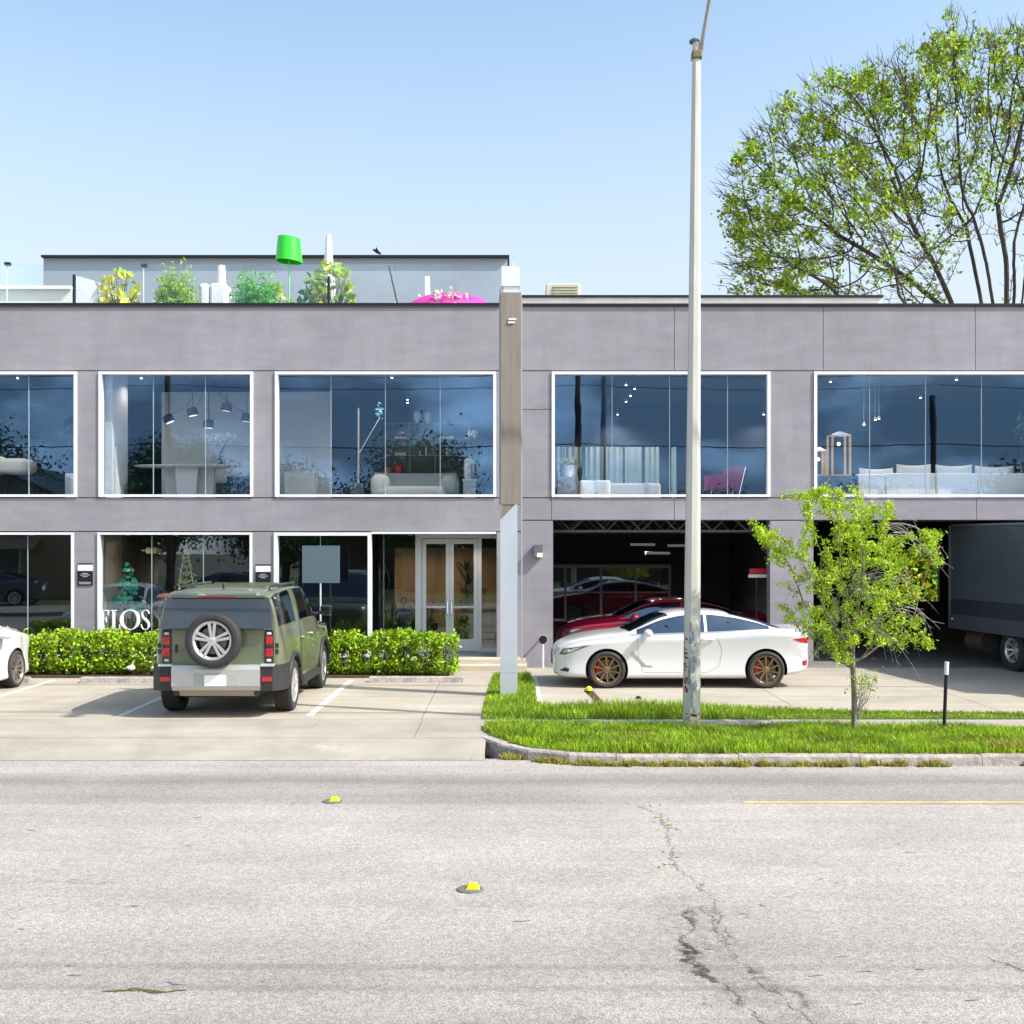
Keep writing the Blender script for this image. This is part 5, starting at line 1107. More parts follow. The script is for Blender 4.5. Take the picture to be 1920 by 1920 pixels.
def rplant(px, pyt, wpx, Y, label, kind, m, cat='plant', grp='potted plants along the roof terrace', n=140):
    n = int(n * (1.5 if kind == 'fern' else 1.25))
    x = PX(px, Y); zt = PZ(pyt, Y); r = wpx / 2 * Y / F; t = thing('potted_plant', label, cat, (x, Y, ZT), 0, grp); c = Vector((x, Y, ZT + .45)); pot(t, Vector((x, Y, ZT)), .24, .46, M_WROUGH); h = zt - c.z
    if kind == 'fern':
        V = []
        for _ in range(n):
            u = np.random.normal(0, 1, 3); u /= np.linalg.norm(u); u[2] = u[2] * .5 + .5; u *= random.uniform(.7, 1.12)
            e = np.array([x + u[0] * r * 1.05, Y + u[1] * r * .8, c.z + h * max(u[2], .1)]); b0 = np.array([x, Y, c.z])
            for i in range(16): tt = (i + 1) / 16; q = b0 + (e - b0) * tt; q[2] += .16 * h * math.sin(math.pi * tt) - .10 * h * tt ** 3; V.append(q)
        obj('foliage', leaves(np.array(V), .034, .022, elong=3.2, droop=.6), m, t)
    elif kind == 'broad':
        V = []
        for _ in range(n): a = np.random.normal(0, 1, 3); a /= np.linalg.norm(a); V.append((x + a[0] * r * .8, Y + a[1] * r * .6, c.z + h * .5 + a[2] * h * .45))
        obj('foliage', leaves(np.array(V), .14, .05, elong=1.7), m, t); mb = MB()
        for v in V[::3]: mb.tube([c, Vector(v)], [.012, .006], 4, cap=False)
        obj('stems', mb, M_STEM, t)
    else: spiky(t, c, h, r, n, m, .035, .35)
    return t
rplant(225, 505, 84, 26.2, 'yellow croton in a pot on the roof terrace, leftmost plant', 'broad', M_PLANT_Y, n=110)
rplant(330, 484, 82, 26.2, 'rounded feathery fern on the roof terrace, between the croton and the white covers', 'fern', mat('fern_leaf', (.34, .50, .05), .5, island=.4, tr=.3), n=190)
rplant(482, 495, 90, 26.0, 'dark green fern on the roof terrace left of the green lamp', 'fern', mat('fern_dark', (.16, .48, .06), .5, island=.4, tr=.3), n=190)
rplant(590, 515, 50, 26.6, 'low leafy plant between the green lamp and the tall plant on the terrace', 'broad', M_PLANT, n=60)
rplant(625, 487, 88, 26.2, 'tall broad-leaved yellow-green plant beside the black railing post', 'broad', mat('broad_leaf', (.42, .55, .03), .5, island=.5, hue=.05, tr=.3), n=130)
rplant(515, 535, 70, 26.8, 'low yellowish shrub at the foot of the green lamp', 'broad', M_PLANT_Y, n=70)
# white covered lounge, covered bundle, closed parasols
t = thing('covered_lounge', 'white slanted covered lounge chair on the roof terrace left of the croton', 'lounge chair', (PX(165, 26.4), 26.4, ZT))
obj('cover', MB().prism([(PX(145, 26.4), ZT), (PX(193, 26.4), ZT), (PX(190, 26.4), PZ(533, 26.4)), (PX(146, 26.4), PZ(521, 26.4))], 26.1, 26.9, 'xz'), M_WROUGH, t)
obj('base', MB().box(PX(192, 26.4) + .003, PX(208, 26.4), 26.15, 26.8, ZT, PZ(552, 26.4)), M_WROUGH, t)
def cone_umb(px, pyt, wt, wb_, Y, label, zb):
    x = PX(px, Y); k = Y / F; zt = PZ(pyt, Y); mb = MB(); n = 18; rows = 8; vs = []
    for i in range(rows):
        u = i / (rows - 1); z = zb + (zt - zb) * u; r = (wb_ * (1 - u) + wt * u) / 2 * k
        for j in range(n): a = 6.283 * j / n; rr_ = r * (1 + .13 * (j % 2)); vs.append((x + rr_ * math.cos(a), Y + rr_ * math.sin(a), z))
    mb.add(vs, [(i * n + j, i * n + (j + 1) % n, (i + 1) * n + (j + 1) % n, (i + 1) * n + j) for i in range(rows - 1) for j in range(n)] + [tuple(range(n))[::-1], tuple(range((rows - 1) * n, rows * n))])
    t = thing('closed_parasol', label, 'parasol', (x, Y, ZT), 0, 'closed white parasols on the terrace'); obj('canopy', mb, M_WROUGH, t); obj('pole', MB().tube([(x, Y, ZT), (x, Y, zb)], .025, 8), M_ALU, t); return t
cone_umb(415, 498, 12, 24, 27.0, 'closed white parasol between the two ferns', ZT + .5)
cone_umb(616, 440, 8, 30, 27.2, 'tallest closed white parasol behind the broad-leaved plant', ZT + .9)
cone_umb(799, 519, 12, 20, 27.0, 'short closed white parasol beside the magenta dome', ZT + .3)
t = thing('covered_chairs', 'white covered chairs between the two ferns on the terrace', 'chairs', (PX(400, 26.5), 26.5, ZT))
obj('cover', MB().box(PX(376, 26.5), PX(396, 26.5), 26.3, 26.8, ZT, PZ(534, 26.5), bev=.08), M_WROUGH, t); obj('cover', MB().box(PX(397, 26.5), PX(427, 26.5), 26.3, 26.9, ZT, PZ(534, 26.5), bev=.05), M_WROUGH, t)
# giant green lamp
Yg2 = 26.3; x = PX(542, Yg2); t = thing('giant_lamp', 'giant green floor lamp with drum shade rising above the roof terrace', 'lamp', (x, Yg2, ZT))
k = Yg2 / F
sh = MB().lathe([(21 * k, PZ(446, Yg2)), (25 * k, PZ(491, Yg2)), (24.3 * k, PZ(491, Yg2)), (20.2 * k, PZ(446.5, Yg2)), (0, PZ(446.5, Yg2)), (0, PZ(445.5, Yg2)), (21 * k, PZ(446, Yg2))], (x, Yg2, 0), 36); sh.f = [f for f in sh.f if len(f) == 4]
sh.v = [(a, b, c + (a - x) * -.10) for a, b, c in sh.v]
o = obj('lamp_shade', sh, M_GREENL, t, smooth='auto'); fixn(o)
obj('stem', MB().tube([(x, Yg2, ZT + .03), (x, Yg2, PZ(448, Yg2))], .018, 8), mat('pale_green_metal', (.25, .6, .35), .4), t); obj('base', MB().lathe([(0, ZT), (.35, ZT), (.33, ZT + .03), (0, ZT + .04)], (x, Yg2, 0), 28), M_GREENL, t)
# magenta dome
Ym = 26.6; x = PX(843, Ym); t = thing('dome_parasol', 'magenta dome shaped parasol low behind the roof edge near the pylon', 'parasol', (x, Ym, ZT)); k = Ym / F
dm = MB(); rz = PZ(549, Ym); dm.grid(lambda u, v: (x + 95 * k * math.sin(v * 1.25) * math.cos(6.2832 * u) , Ym + 60 * k * math.sin(v * 1.25) * math.sin(6.2832 * u), rz - .65 * (1 - math.cos(v * 1.25))), 37, 12)
o = obj('canopy', dm, M_PINK, t, smooth=True); obj('pole', MB().tube([(x, Ym, ZT), (x, Ym, rz)], .03, 8), M_WHITE, t)
V = np.array([(x + random.gauss(.0, .22), Ym - .55 + random.gauss(0, .05), rz - .17 + random.gauss(0, .05)) for _ in range(70)]); obj('flowers', leaves(V, .06, .02), mat('pale_flower', (.7, .6, .45), .6, island=.3), t)
# terrace lamp posts, leaning rod, bird
for (px, py, Y, lab) in [(13, 494, 27.5, 'thin terrace lamp post at the far left above the pale wall'), (269, 497, 26.8, 'thin terrace lamp post between the croton and the fern')]:
    x = PX(px, Y); t = thing('lamp_post', lab, 'lamp', (x, Y, ZT), 0, 'thin lamp posts on the roof terrace'); obj('post', MB().tube([(x, Y, ZT), (x, Y, PZ(py + 5, Y))], .014, 6), M_ALU, t); obj('lamp_head', MB().box(x - .05, x + .09, Y - .06, Y + .06, PZ(py + 4, Y), PZ(py - 2, Y), bev=.02), M_BLACK, t)
single('leaning_rod', MB().tube([P(729, 498, 26.8), P(752, 600, 26.8)], .02, 6), M_BLACK, 'dark thin rod leaning behind the glass railing', 'rod')
p = P(707, 472, 29.5); t = thing('bird', 'small black bird in the sky just above the roof block', 'bird', tuple(p)); k = .06
o = obj('body', MB().grid(lambda u, v: (p.x + .10 * math.cos(math.pi * (v - .5) * 2 / 2) * 0 + .11 * math.sin(math.pi * (v - .5)) , p.y + .045 * math.cos(math.pi * (v - .5)) * math.cos(6.283 * u), p.z - .5 * .11 * math.sin(math.pi * (v - .5)) + .045 * math.cos(math.pi * (v - .5)) * math.sin(6.283 * u)), 13, 9), M_BLACK, t, smooth=True)
obj('wing', MB().add([(p.x - .04, p.y - .02, p.z), (p.x + .05, p.y - .02, p.z), (p.x + .0, p.y - .24, p.z + .07), (p.x - .04, p.y - .02, p.z - .012), (p.x + .05, p.y - .02, p.z - .012), (p.x + .0, p.y - .24, p.z + .06)], [(0, 1, 2), (3, 5, 4), (0, 2, 5, 3), (1, 4, 5, 2), (0, 3, 4, 1)]), M_BLACK, t)
obj('wing', MB().add([(p.x - .04, p.y + .02, p.z), (p.x + .05, p.y + .02, p.z), (p.x + .0, p.y + .24, p.z + .07), (p.x - .04, p.y + .02, p.z - .012), (p.x + .05, p.y + .02, p.z - .012), (p.x + .0, p.y + .24, p.z + .06)], [(0, 1, 2), (3, 5, 4), (0, 2, 5, 3), (1, 4, 5, 2), (0, 3, 4, 1)]), M_BLACK, t)
# ---------------------------------------------------------------- things behind the upper windows
FL = ZF2
def at(px, py, Y): return P(px, py, Y)
# dining table, orchid, pendants
Yd = 26.1; t = thing('dining_table', 'long oval white table on three slab legs behind the upper window', 'table', (PX(350, Yd), Yd, FL))
zt = PZ(873, Yd); cx = PX(351, Yd); k = Yd / F
M_TT = mat('white_table', (.75, .77, .80), .3)
obj('table_top', MB().lathe([(0, zt - .045), (1.05, zt - .045), (1.2, zt - .01), (1.18, zt), (0, zt)], (0, 0, 0), 48, mi=0), M_TT, t)
o = t.children[-1]; o.data.transform(Matrix.Translation((cx - t.location.x, 0, 0)) @ Matrix.Scale(.42, 4, (0, 1, 0)) @ Matrix.Translation((t.location.x, t.location.y, 0)) if False else Matrix.Identity(4))
for v in o.data.vertices: v.co = Vector(((v.co.x + t.location.x) + (cx - t.location.x), (v.co.y + t.location.y) * .42, v.co.z))
for (a, b, c, d, yy) in [(310, 330, 312, 332, 26.3), (328, 371, 333, 366, 25.95), (373, 402, 372, 398, 26.25)]:
    obj('leg', MB().prism([(PX(a, yy), zt - .046), (PX(b, yy), zt - .046), (PX(d, yy), FL), (PX(c, yy), FL)], yy, yy + .12, 'xz'), M_TT, t)
x = PX(413, Yd); t = thing('orchid', 'white orchid in a dark pot on the oval table', 'plant', (x, Yd, zt)); pot(t, Vector((x, Yd, zt)), .065, .17, mat('dark_pot', (.06, .08, .13), .4))
V = np.array([tuple(P(random.gauss(413, 14), 812 + abs(random.gauss(0, 7)) + abs(random.gauss(0, 5)), Yd + random.gauss(0, .06))) for _ in range(110)]); obj('flowers', leaves(V, .055, .01, elong=1.1), mat('white_petal', (.85, .88, .88), .6), t)
mb = MB()
for q in range(4): mb.tube([(x, Yd, zt + .15), (x + (q - 1.5) * .04, Yd, zt + .4), (x + (q - 1.5) * .1, Yd, zt + .55)], .006, 4)
obj('stems', mb, M_PLANT_D, t); spiky(t, Vector((x, Yd, zt + .16)), .10, .16, 8, M_PLANT_D, .02, .9)
M_NVY = mat('navy_metal', (.015, .035, .09), .4); M_SHIN = mat('lamp_inside', (1, .9, .75), .5, emit=.8)
for i, (px, py, tl, lab) in enumerate([(316, 786, -25, 'leftmost'), (361, 773, -12, 'second from left'), (391, 796, 0, 'lowest'), (425, 764, 8, 'highest'), (463, 784, 10, 'rightmost')]):
    p = P(px, py, Yd); t = thing('pendant_lamp', f'{lab} navy drum pendant lamp hanging over the oval table', 'pendant lamp', (p.x, p.y, p.z), 0, 'navy pendant lamps over the table')
    d = MB().lathe([(0, .10), (.09, .10), (.115, .08), (.12, -.08), (.105, -.08), (.10, .05), (0, .06)], (0, 0, 0), 24); rot = Matrix.Rotation(R(tl), 4, 'Y')
    d.v = [tuple(rot @ Vector(v) + p) for v in d.v]; o = obj('shade', d, M_NVY, t); fixn(o)
    g = MB().lathe([(0, -.078), (.10, -.078), (.10, -.07), (0, -.07)], (0, 0, 0), 20); g.v = [tuple(rot @ Vector(v) + p) for v in g.v]; obj('bulb', g, M_SHIN, t)
    obj('cord', MB().tube([p + Vector((0, 0, .10)), (p.x, p.y, ZC2)], .006, 4).tube([p + Vector((.02, 0, .10)), (p.x + (PX(395, Yd) - p.x) * .4, Yd, p.z + .25), (PX(390, Yd), Yd, ZC2)], .005, 4), M_NVY, t)
# spiky plant low left
x = PX(247, 26); t = thing('agave_plant', 'dark spiky plant at the foot of the second upper window', 'plant', (x, 26, FL)); pot(t, Vector((x, 26, FL)), .15, .2, M_BLACK); spiky(t, Vector((x, 26, FL + .15)), .42, .38, 60, M_PLANT_D, .02)
# bedside / console right of table
single('low_console', MB().box(PX(405, 27), PX(476, 27), 27, 27.5, FL, PZ(905, 27)).box(PX(425, 27), PX(476, 27), 27.01, 27.49, PZ(905, 27), PZ(893, 27)), mat('console_blue', (.05, .08, .16), .5), 'dark blue low console beside the oval table', 'console')
# window 1: bean seat, glass pedestal, white cube
t = thing('bean_sofa', 'white rounded sofa on legs cut off by the left edge, upper floor', 'sofa', (PX(20, 26.2), 26.2, FL))
def blob(x0, x1, y0, y1, z0, z1, m, par, nm='cushion', e=.5):
    g = MB(); 
    def sg(v, e): return math.copysign(abs(v) ** e, v)
    g.grid(lambda u, v: ((x0 + x1) / 2 + (x1 - x0) / 2 * sg(math.cos(math.pi * (v - .5)), e) * sg(math.cos(6.2832 * u), e), (y0 + y1) / 2 + (y1 - y0) / 2 * sg(math.cos(math.pi * (v - .5)), e) * sg(math.sin(6.2832 * u), e), (z0 + z1) / 2 + (z1 - z0) / 2 * sg(math.sin(math.pi * (v - .5)), e)), 33, 15)
    return obj(nm, g, m, par, smooth=True)
blob(PX(0, 26.2), PX(63, 26.2), 25.8, 26.6, PZ(890, 26.2), PZ(860, 26.2), M_CREAM, t, 'backrest', .6); blob(PX(-60, 26.2), PX(10, 26.2), 25.8, 26.6, PZ(892, 26.2), PZ(853, 26.2), M_CREAM, t, 'seat', .6)
obj('leg', MB().tube([(PX(10, 26.2), 26.2, FL), (PX(10, 26.2), 26.2, PZ(888, 26.2))], .02, 6), M_BLACK, t)
single('white_cube', MB().box(PX(125, 25.6), PX(150, 25.6), 25.5, 25.9, FL, PZ(888, 25.6), bev=.01), M_INWALL, 'small white cube beside the right edge of the first upper window', 'pedestal')
single('glass_pedestal', MB().box(PX(30, 26.6), PX(88, 26.6), 26.5, 26.52, FL, PZ(893, 26.6)).box(PX(86, 26.6), PX(90, 26.6), 26.1, 26.5, FL, PZ(893, 26.6)), G_RAIL, 'low clear glass screen near the white rounded sofa', 'glass screen')
x = PX(137, 26.8); t = thing('leafy_plant', 'thin blue-green leafy plant at the right edge of the first upper window', 'plant', (x, 26.8, FL)); pot(t, Vector((x, 26.8, FL)), .12, .25, M_BLACK)
V = np.array([tuple(P(random.gauss(134, 7), random.uniform(775, 880), 26.8)) for _ in range(80)]); obj('foliage', leaves(V, .06, .03), M_PLANT_D, t); obj('stems', MB().tube([(x, 26.8, FL), (x, 26.8, PZ(790, 26.8))], .008, 4), M_STEM, t)
# window 3: cabinet, tub sofa, lamp, shelf, plinth with vase, palm
single('white_cabinet', MB().box(PX(533, 26), PX(590, 26), 26, 26.5, FL, PZ(884, 26), bev=.01), M_INWALL, 'plain white cabinet in front of the pale wall, third upper window', 'cabinet')
Yu = 26.0; t = thing('tub_sofa', 'rounded grey shell sofa with cream seat behind the third upper window', 'sofa', (PX(778, Yu), Yu, FL))
x0, x1 = PX(695, Yu), PX(862, Yu); zb_, z1 = FL + .06, PZ(884, Yu)
sh = MB(); nC = 48
def shell(u, v):
    a = math.pi * (1.0 * u); cxx = (x0 + x1) / 2; rx = (x1 - x0) / 2; prof = v
    z = zb_ + (z1 - zb_) * prof; r = .74 + .26 * math.sin(math.pi * min(1, .15 + prof * .62))
    return (cxx + rx * r * math.copysign(abs(math.cos(a)) ** .55, math.cos(a)), Yu + .1 + .75 * r * abs(math.sin(a)) ** .55, z)
sh.grid(shell, nC, 10); sh.grid(lambda u, v: (lambda p: (p[0] * .97 + .03 * (x0 + x1) / 2, p[1] - .05, p[2]))(shell(1 - u, v)), nC, 10)
obj('shell', sh, mat('grey_shell', (.42, .47, .50), .6), t, smooth=True)
blob(x0 + .10, x1 - .10, Yu - .28, Yu + .6, zb_ + .03, zb_ + .30, M_CREAM, t, 'seat', .45); blob(x0 + .0, x0 + .42, Yu - .3, Yu + .45, zb_ + .02, z1 - .05, M_CREAM, t, 'armrest', .7); blob(x1 - .42, x1, Yu - .3, Yu + .45, zb_ + .02, z1 - .08, mat('grey_shell', (.42, .47, .50), .6), t, 'armrest', .7)
for xx in (x0 + .4, x1 - .4): obj('leg', MB().box(xx - .04, xx + .04, Yu, Yu + .3, FL, zb_ + .04), M_BLACK, t)
Yv_ = 26.4; x = PX(672, Yv_); t = thing('floor_lamp', 'tall rod floor lamp with a slanted white arm behind the third upper window', 'lamp', (x, Yv_, FL))
obj('rod', MB().tube([(x, Yv_, FL), (x, Yv_, PZ(765, Yv_))], .022, 8), mat('rod_peach', (.6, .5, .42), .5), t); obj('arm', MB().tube([P(672, 852, Yv_), P(712, 783, Yv_)], .010, 6), M_WHITE, t); obj('arm', MB().tube([P(672, 860, Yv_), P(697, 905, Yv_)], .008, 6), M_STEM, t)
obj('base', MB().box(PX(658, Yv_), PX(682, Yv_), Yv_ - .1, Yv_ + .1, FL, PZ(906, Yv_)), mat('smoky_base', (.12, .14, .15), .3), t)
V = np.array([tuple(P(random.gauss(711, 4), random.gauss(772, 7), Yv_)) for _ in range(30)]); obj('petals', leaves(V, .06, .01), mat('pale_blue_petal', (.25, .5, .75), .5), t)
t = thing('wall_shelf', 'thin metal wall shelf with small ornaments behind the tub sofa', 'shelf', (PX(790, 28.5), 28.5, FL)); s_ = MB()
for py in (795, 824, 855): s_.box(PX(724, 28.5), PX(880, 28.5), 28.3, 28.5, PZ(py, 28.5) - .01, PZ(py, 28.5))
for px in (724, 770, 817, 880): s_.box(PX(px, 28.5) - .008, PX(px, 28.5) + .008, 28.29, 28.51, FL, PZ(795, 28.5))
obj('frame', s_, mat('thin_steel', (.2, .28, .34), .4, .5), t)
for i, (a, b, c, d, col, nm, lab) in enumerate([(776, 770, 790, 794, (.8, .82, .85), 'vase', 'taller white ribbed vase on the top shelf'), (796, 772, 809, 794, (.8, .82, .85), 'vase', 'shorter white vase at the right of the top shelf'),
        (741, 819, 762, 823.6, (.7, .7, .72), 'tray', 'white tray on the middle shelf at the left'), (744, 810, 761, 818.8, (.5, .15, .25), 'bowl', 'dusty pink bowl on the white tray'), (829, 817, 851, 823.6, (.75, .8, .88), 'box', 'white box on the middle shelf at the right'),
        (741, 849, 762, 854.6, (.5, .5, .48), 'tray', 'grey tray on the bottom shelf'), (836, 846, 843, 854.6, (.8, .82, .85), 'cup', 'white cup on the bottom shelf'), (786, 845, 789, 854.6, (.7, .75, .8), 'figurine', 'small pale figurine on the bottom shelf'), (797, 838, 801, 854.6, (.7, .75, .8), 'figurine', 'taller pale figurine on the bottom shelf')]):
    Y = 28.4; xa, xb, za, zb2 = PX(a, Y), PX(c, Y), PZ(d, Y) , PZ(b, Y); r = (xb - xa) / 2; za = max(za, PZ(round(d), 28.5) + .001)
    if nm in ('tray', 'box'): mb = MB().box(xa, xb, Y - .09, Y + .07, za, zb2, bev=.005)
    else: mb = MB().lathe([(0, za), (r * .55, za), (r * .7, za + (zb2 - za) * .12), (r, za + (zb2 - za) * .3), (r, za + (zb2 - za) * .85), (r * .65, zb2), (0, zb2)], ((xa + xb) / 2, Y, 0), 16)
    single(nm, mb, mat('ornament%d' % i, col, .5), lab, nm)
for (a, b, w, h, lab) in [(727, 870, 14, 16, 'brown square pot low behind the tub sofa'), (748, 868, 10, 14, 'red pot low behind the tub sofa')]:
    Y = 27.6; x = PX(a, Y); z = PZ(b + h, Y); single('flower_pot', MB().lathe([(0, FL), (.09, FL), (.1, z + .12), (0, z + .12)], (x, Y, 0), 14), mat('pot_' + lab.split()[0], (.25, .13, .07) if 'brown' in lab else (.35, .02, .03), .6), lab, 'pot')
x = PX(880, 25.9); t = thing('plinth', 'pale square plinth beside the tub sofa', 'plinth', (x, 25.9, FL)); obj('body', MB().box(PX(869, 25.9), PX(892, 25.9), 25.75, 26.0, FL, PZ(902, 25.9) - .001), M_INWALL, t); obj('top', MB().box(PX(867, 25.9), PX(894, 25.9), 25.73, 26.02, PZ(902, 25.9), PZ(899, 25.9)), M_WHITE, t)
z0 = PZ(899, 25.9) + .001; t = thing('ribbed_vase', 'ribbed silver-white vase with a finial on the plinth', 'vase', (x, 25.88, z0)); mb = MB(); n = 24; vs = []
for (r, z) in [(.10, z0), (.115, z0 + .1), (.112, z0 + .42), (.09, z0 + .45)]:
    for j in range(n): a = 6.2832 * j / n; q = r * (1 + .07 * (j % 2)); vs.append((x + q * math.cos(a), 25.88 + q * math.sin(a), z))
mb.add(vs, [(i * n + j, i * n + (j + 1) % n, (i + 1) * n + (j + 1) % n, (i + 1) * n + j) for i in range(3) for j in range(n)] + [tuple(range(3 * n, 4 * n))]); obj('body', mb, mat('vase_silver', (.62, .62, .66), .35, .3), t); obj('finial', MB().lathe([(0, z0 + .451), (.05, z0 + .451), (.02, z0 + .52), (0, z0 + .6)], (x, 25.88, 0), 12), mat('finial_green', (.4, .5, .4), .4), t)
x = PX(905, 26.6); t = thing('palm_plant', 'tall arching palm with white blooms at the right of the third upper window', 'plant', (x, 26.6, FL)); pot(t, Vector((x, 26.6, FL)), .17, .3, M_BLACK); spiky(t, Vector((x, 26.6, FL + .3)), 1.35, .62, 44, mat('palm_bluegreen', (.05, .20, .16), .5, island=.4), .02, .45)
V = np.array([tuple(P(random.gauss(887, 5), random.gauss(814, 4), 26.4)) for _ in range(50)]); obj('flowers', leaves(V, .06, .01, elong=1), MC['white_petal'], t)
# window 4: wall curtain, sofa bed, side table, flowers, red chair
t = thing('curtain', 'row of pale green vertical curtain panels behind the daybed', 'curtain', (PX(1140, 28), 28, FL))
for a, b in [(1028, 1056), (1058, 1090), (1098, 1131), (1136, 1167), (1172, 1203), (1209, 1236)]:
    mb = MB(); xa, xb = PX(a, 28), PX(b, 28); mb.grid(lambda u, v: (xa + (xb - xa) * u, 28 + .02 * math.sin(u * 18), FL + (PZ(838, 28) - FL) * v), 24, 2); mb.grid(lambda u, v: (xb - (xb - xa) * u, 28.03 + .02 * math.sin((1 - u) * 18), FL + (PZ(838, 28) - FL) * v), 24, 2); obj('panel', mb, mat('pale_green_curtain', (.52, .64, .62), .8), t)
single('curtain', MB().box(PX(1262, 26), PX(1268, 26), 26, 26.3, FL, PZ(838, 26)), MC['pale_green_curtain'], 'narrow pale green drape edge right of the curtain row', 'curtain')
t = thing('daybed', 'low beige daybed with a white throw behind the fourth upper window', 'daybed', (PX(1160, 25.9), 25.9, FL)); obj('mattress', MB().box(PX(1083, 25.9), PX(1236, 25.9), 25.6, 26.6, FL + .0, PZ(907, 25.9), bev=.05), mat('beige_fabric', (.55, .46, .42), .9), t); obj('throw', MB().box(PX(1085, 25.9), PX(1142, 25.9), 25.55, 26.3, FL + .02, PZ(902, 25.9), bev=.04), M_CREAM, t)
single('cushion', MB().prism([(PX(1083, 26), PZ(879, 26)), (PX(1090, 26), PZ(877, 26)), (PX(1101, 26), PZ(902, 26)), (PX(1087, 26), PZ(903, 26))], 25.8, 26.3, 'xz'), mat('charcoal_cushion', (.07, .08, .08), .9), 'dark cushion leaning at the head of the daybed', 'cushion')
single('side_table', MB().box(PX(1044, 25.7), PX(1083, 25.7), 25.5, 25.95, FL, PZ(895, 25.7), bev=.01), mat('side_grey', (.22, .21, .25), .6), 'grey cube side table in the corner of the fourth upper window', 'side table')
x = PX(1065, 25.7); z0 = PZ(895, 25.7) + .001; t = thing('flower_vase', 'yellow flowers in a white vase on the grey side table', 'vase', (x, 25.7, z0)); obj('vase', MB().lathe([(0, z0), (.12, z0), (.15, z0 + .1), (.13, z0 + .26), (0, z0 + .26)], (x, 25.7, 0), 18), M_WROUGH, t, smooth='auto')
V = np.array([(x + random.gauss(0, .09), 25.7 + random.gauss(0, .06), z0 + .37 + random.gauss(0, .025)) for _ in range(90)]); obj('flowers', leaves(V, .05, .01, elong=1.1), mat('yellow_petal', (.75, .72, .06), .6), t); V = np.array([(x + random.gauss(0, .08), 25.66, z0 + random.uniform(.05, .32)) for _ in range(60)]); obj('foliage', leaves(V, .05, .02), M_PLANT, t)
Yr = 26.2; t = thing('armchair', 'magenta-red armchair behind the right part of the fourth upper window', 'chair', (PX(1362, Yr), Yr, FL)); M_RC = mat('raspberry_fabric', (.42, .03, .12), .8)
obj('seat', MB().prism([(PX(1328, Yr), PZ(890, Yr)), (PX(1372, Yr), PZ(888, Yr)), (PX(1378, Yr), PZ(915, Yr)), (PX(1328, Yr), PZ(918, Yr))], Yr, Yr + .6, 'xz'), M_RC, t); obj('backrest', MB().prism([(PX(1364, Yr), PZ(876, Yr)), (PX(1397, Yr), PZ(872, Yr)), (PX(1384, Yr), PZ(920, Yr)), (PX(1372, Yr), PZ(914, Yr))], Yr - .02, Yr + .62, 'xz'), M_RC, t)
for a, b in ((1335, 1332), (1375, 1372)): obj('leg', MB().tube([P(a, 917, Yr + .05), (PX(b, Yr), Yr + .05, FL)], .012, 6), M_ALU, t)
obj('frame', MB().tube([P(1398, 876, Yr - .03), (PX(1382, Yr), Yr - .03, FL)], .012, 6), M_CHROME, t)
# window 5: sofa, cushions, lanterns, console
Yw5 = 25.7; t = thing('long_sofa', 'long white sofa seen from behind in the right upper window', 'sofa', (PX(1770, Yw5), Yw5, FL)); xs_ = [1607, 1660, 1755, 1835, 1960]
M_SOFA = mat('white_leather', (.88, .87, .86), .6, var=.03)
for i in range(4): obj('back_panel', MB().box(PX(xs_[i], Yw5) + .004, PX(xs_[i + 1], Yw5) - .004, Yw5, Yw5 + .22, FL, PZ(889 - (2 if i else 0), Yw5), bev=.03), M_SOFA, t)
obj('seat', MB().box(PX(1607, Yw5), PX(1960, Yw5), Yw5 + .225, Yw5 + 1.0, FL, FL + .42, bev=.04), M_SOFA, t)
for i, (a, b, c, lab) in enumerate([(1611, 1674, 877, 'leftmost'), (1681, 1745, 870, 'second from left'), (1754, 1822, 871, 'third from left'), (1828, 1900, 873, 'rightmost')]):
    Y = Yw5 + .3; xa, xb, zt_ = PX(a, Y), PX(b, Y), PZ(c, Y); g = MB()
    def cu_(u, v): 
        fx, fz = 2 * u - 1, 2 * v - 1; th = .11 * (1 - fx ** 4) * (1 - fz ** 4) + .008; s_ = 1 - .10 * (1 - abs(fx)) * abs(fz) * 1
        return (xa + (xb - xa) * u, Y - th, zt_ - .42 + .42 * (v - (.09 * (1 - abs(fx) ** 2) * v)))
    g.grid(cu_, 15, 11); g.grid(lambda u, v: (lambda p: (p[0], 2 * Y - p[1], p[2]))(cu_(1 - u, v)), 15, 11)
    single('cushion', g, mat('ivory_cushion', (.72, .69, .64), .9), f'{lab} ivory cushion on top of the long white sofa', 'cushion', 'ivory cushions on the long sofa', smooth=True)
single('console_table', MB().box(PX(1528, 25.8), PX(1605, 25.8), 25.6, 26.2, FL, PZ(893, 25.8), bev=.01), mat('console_navy', (.03, .06, .12), .4), 'navy console table under the two lanterns', 'console')
M_GOLD = mat('golden_wood', (.85, .50, .10), .4)
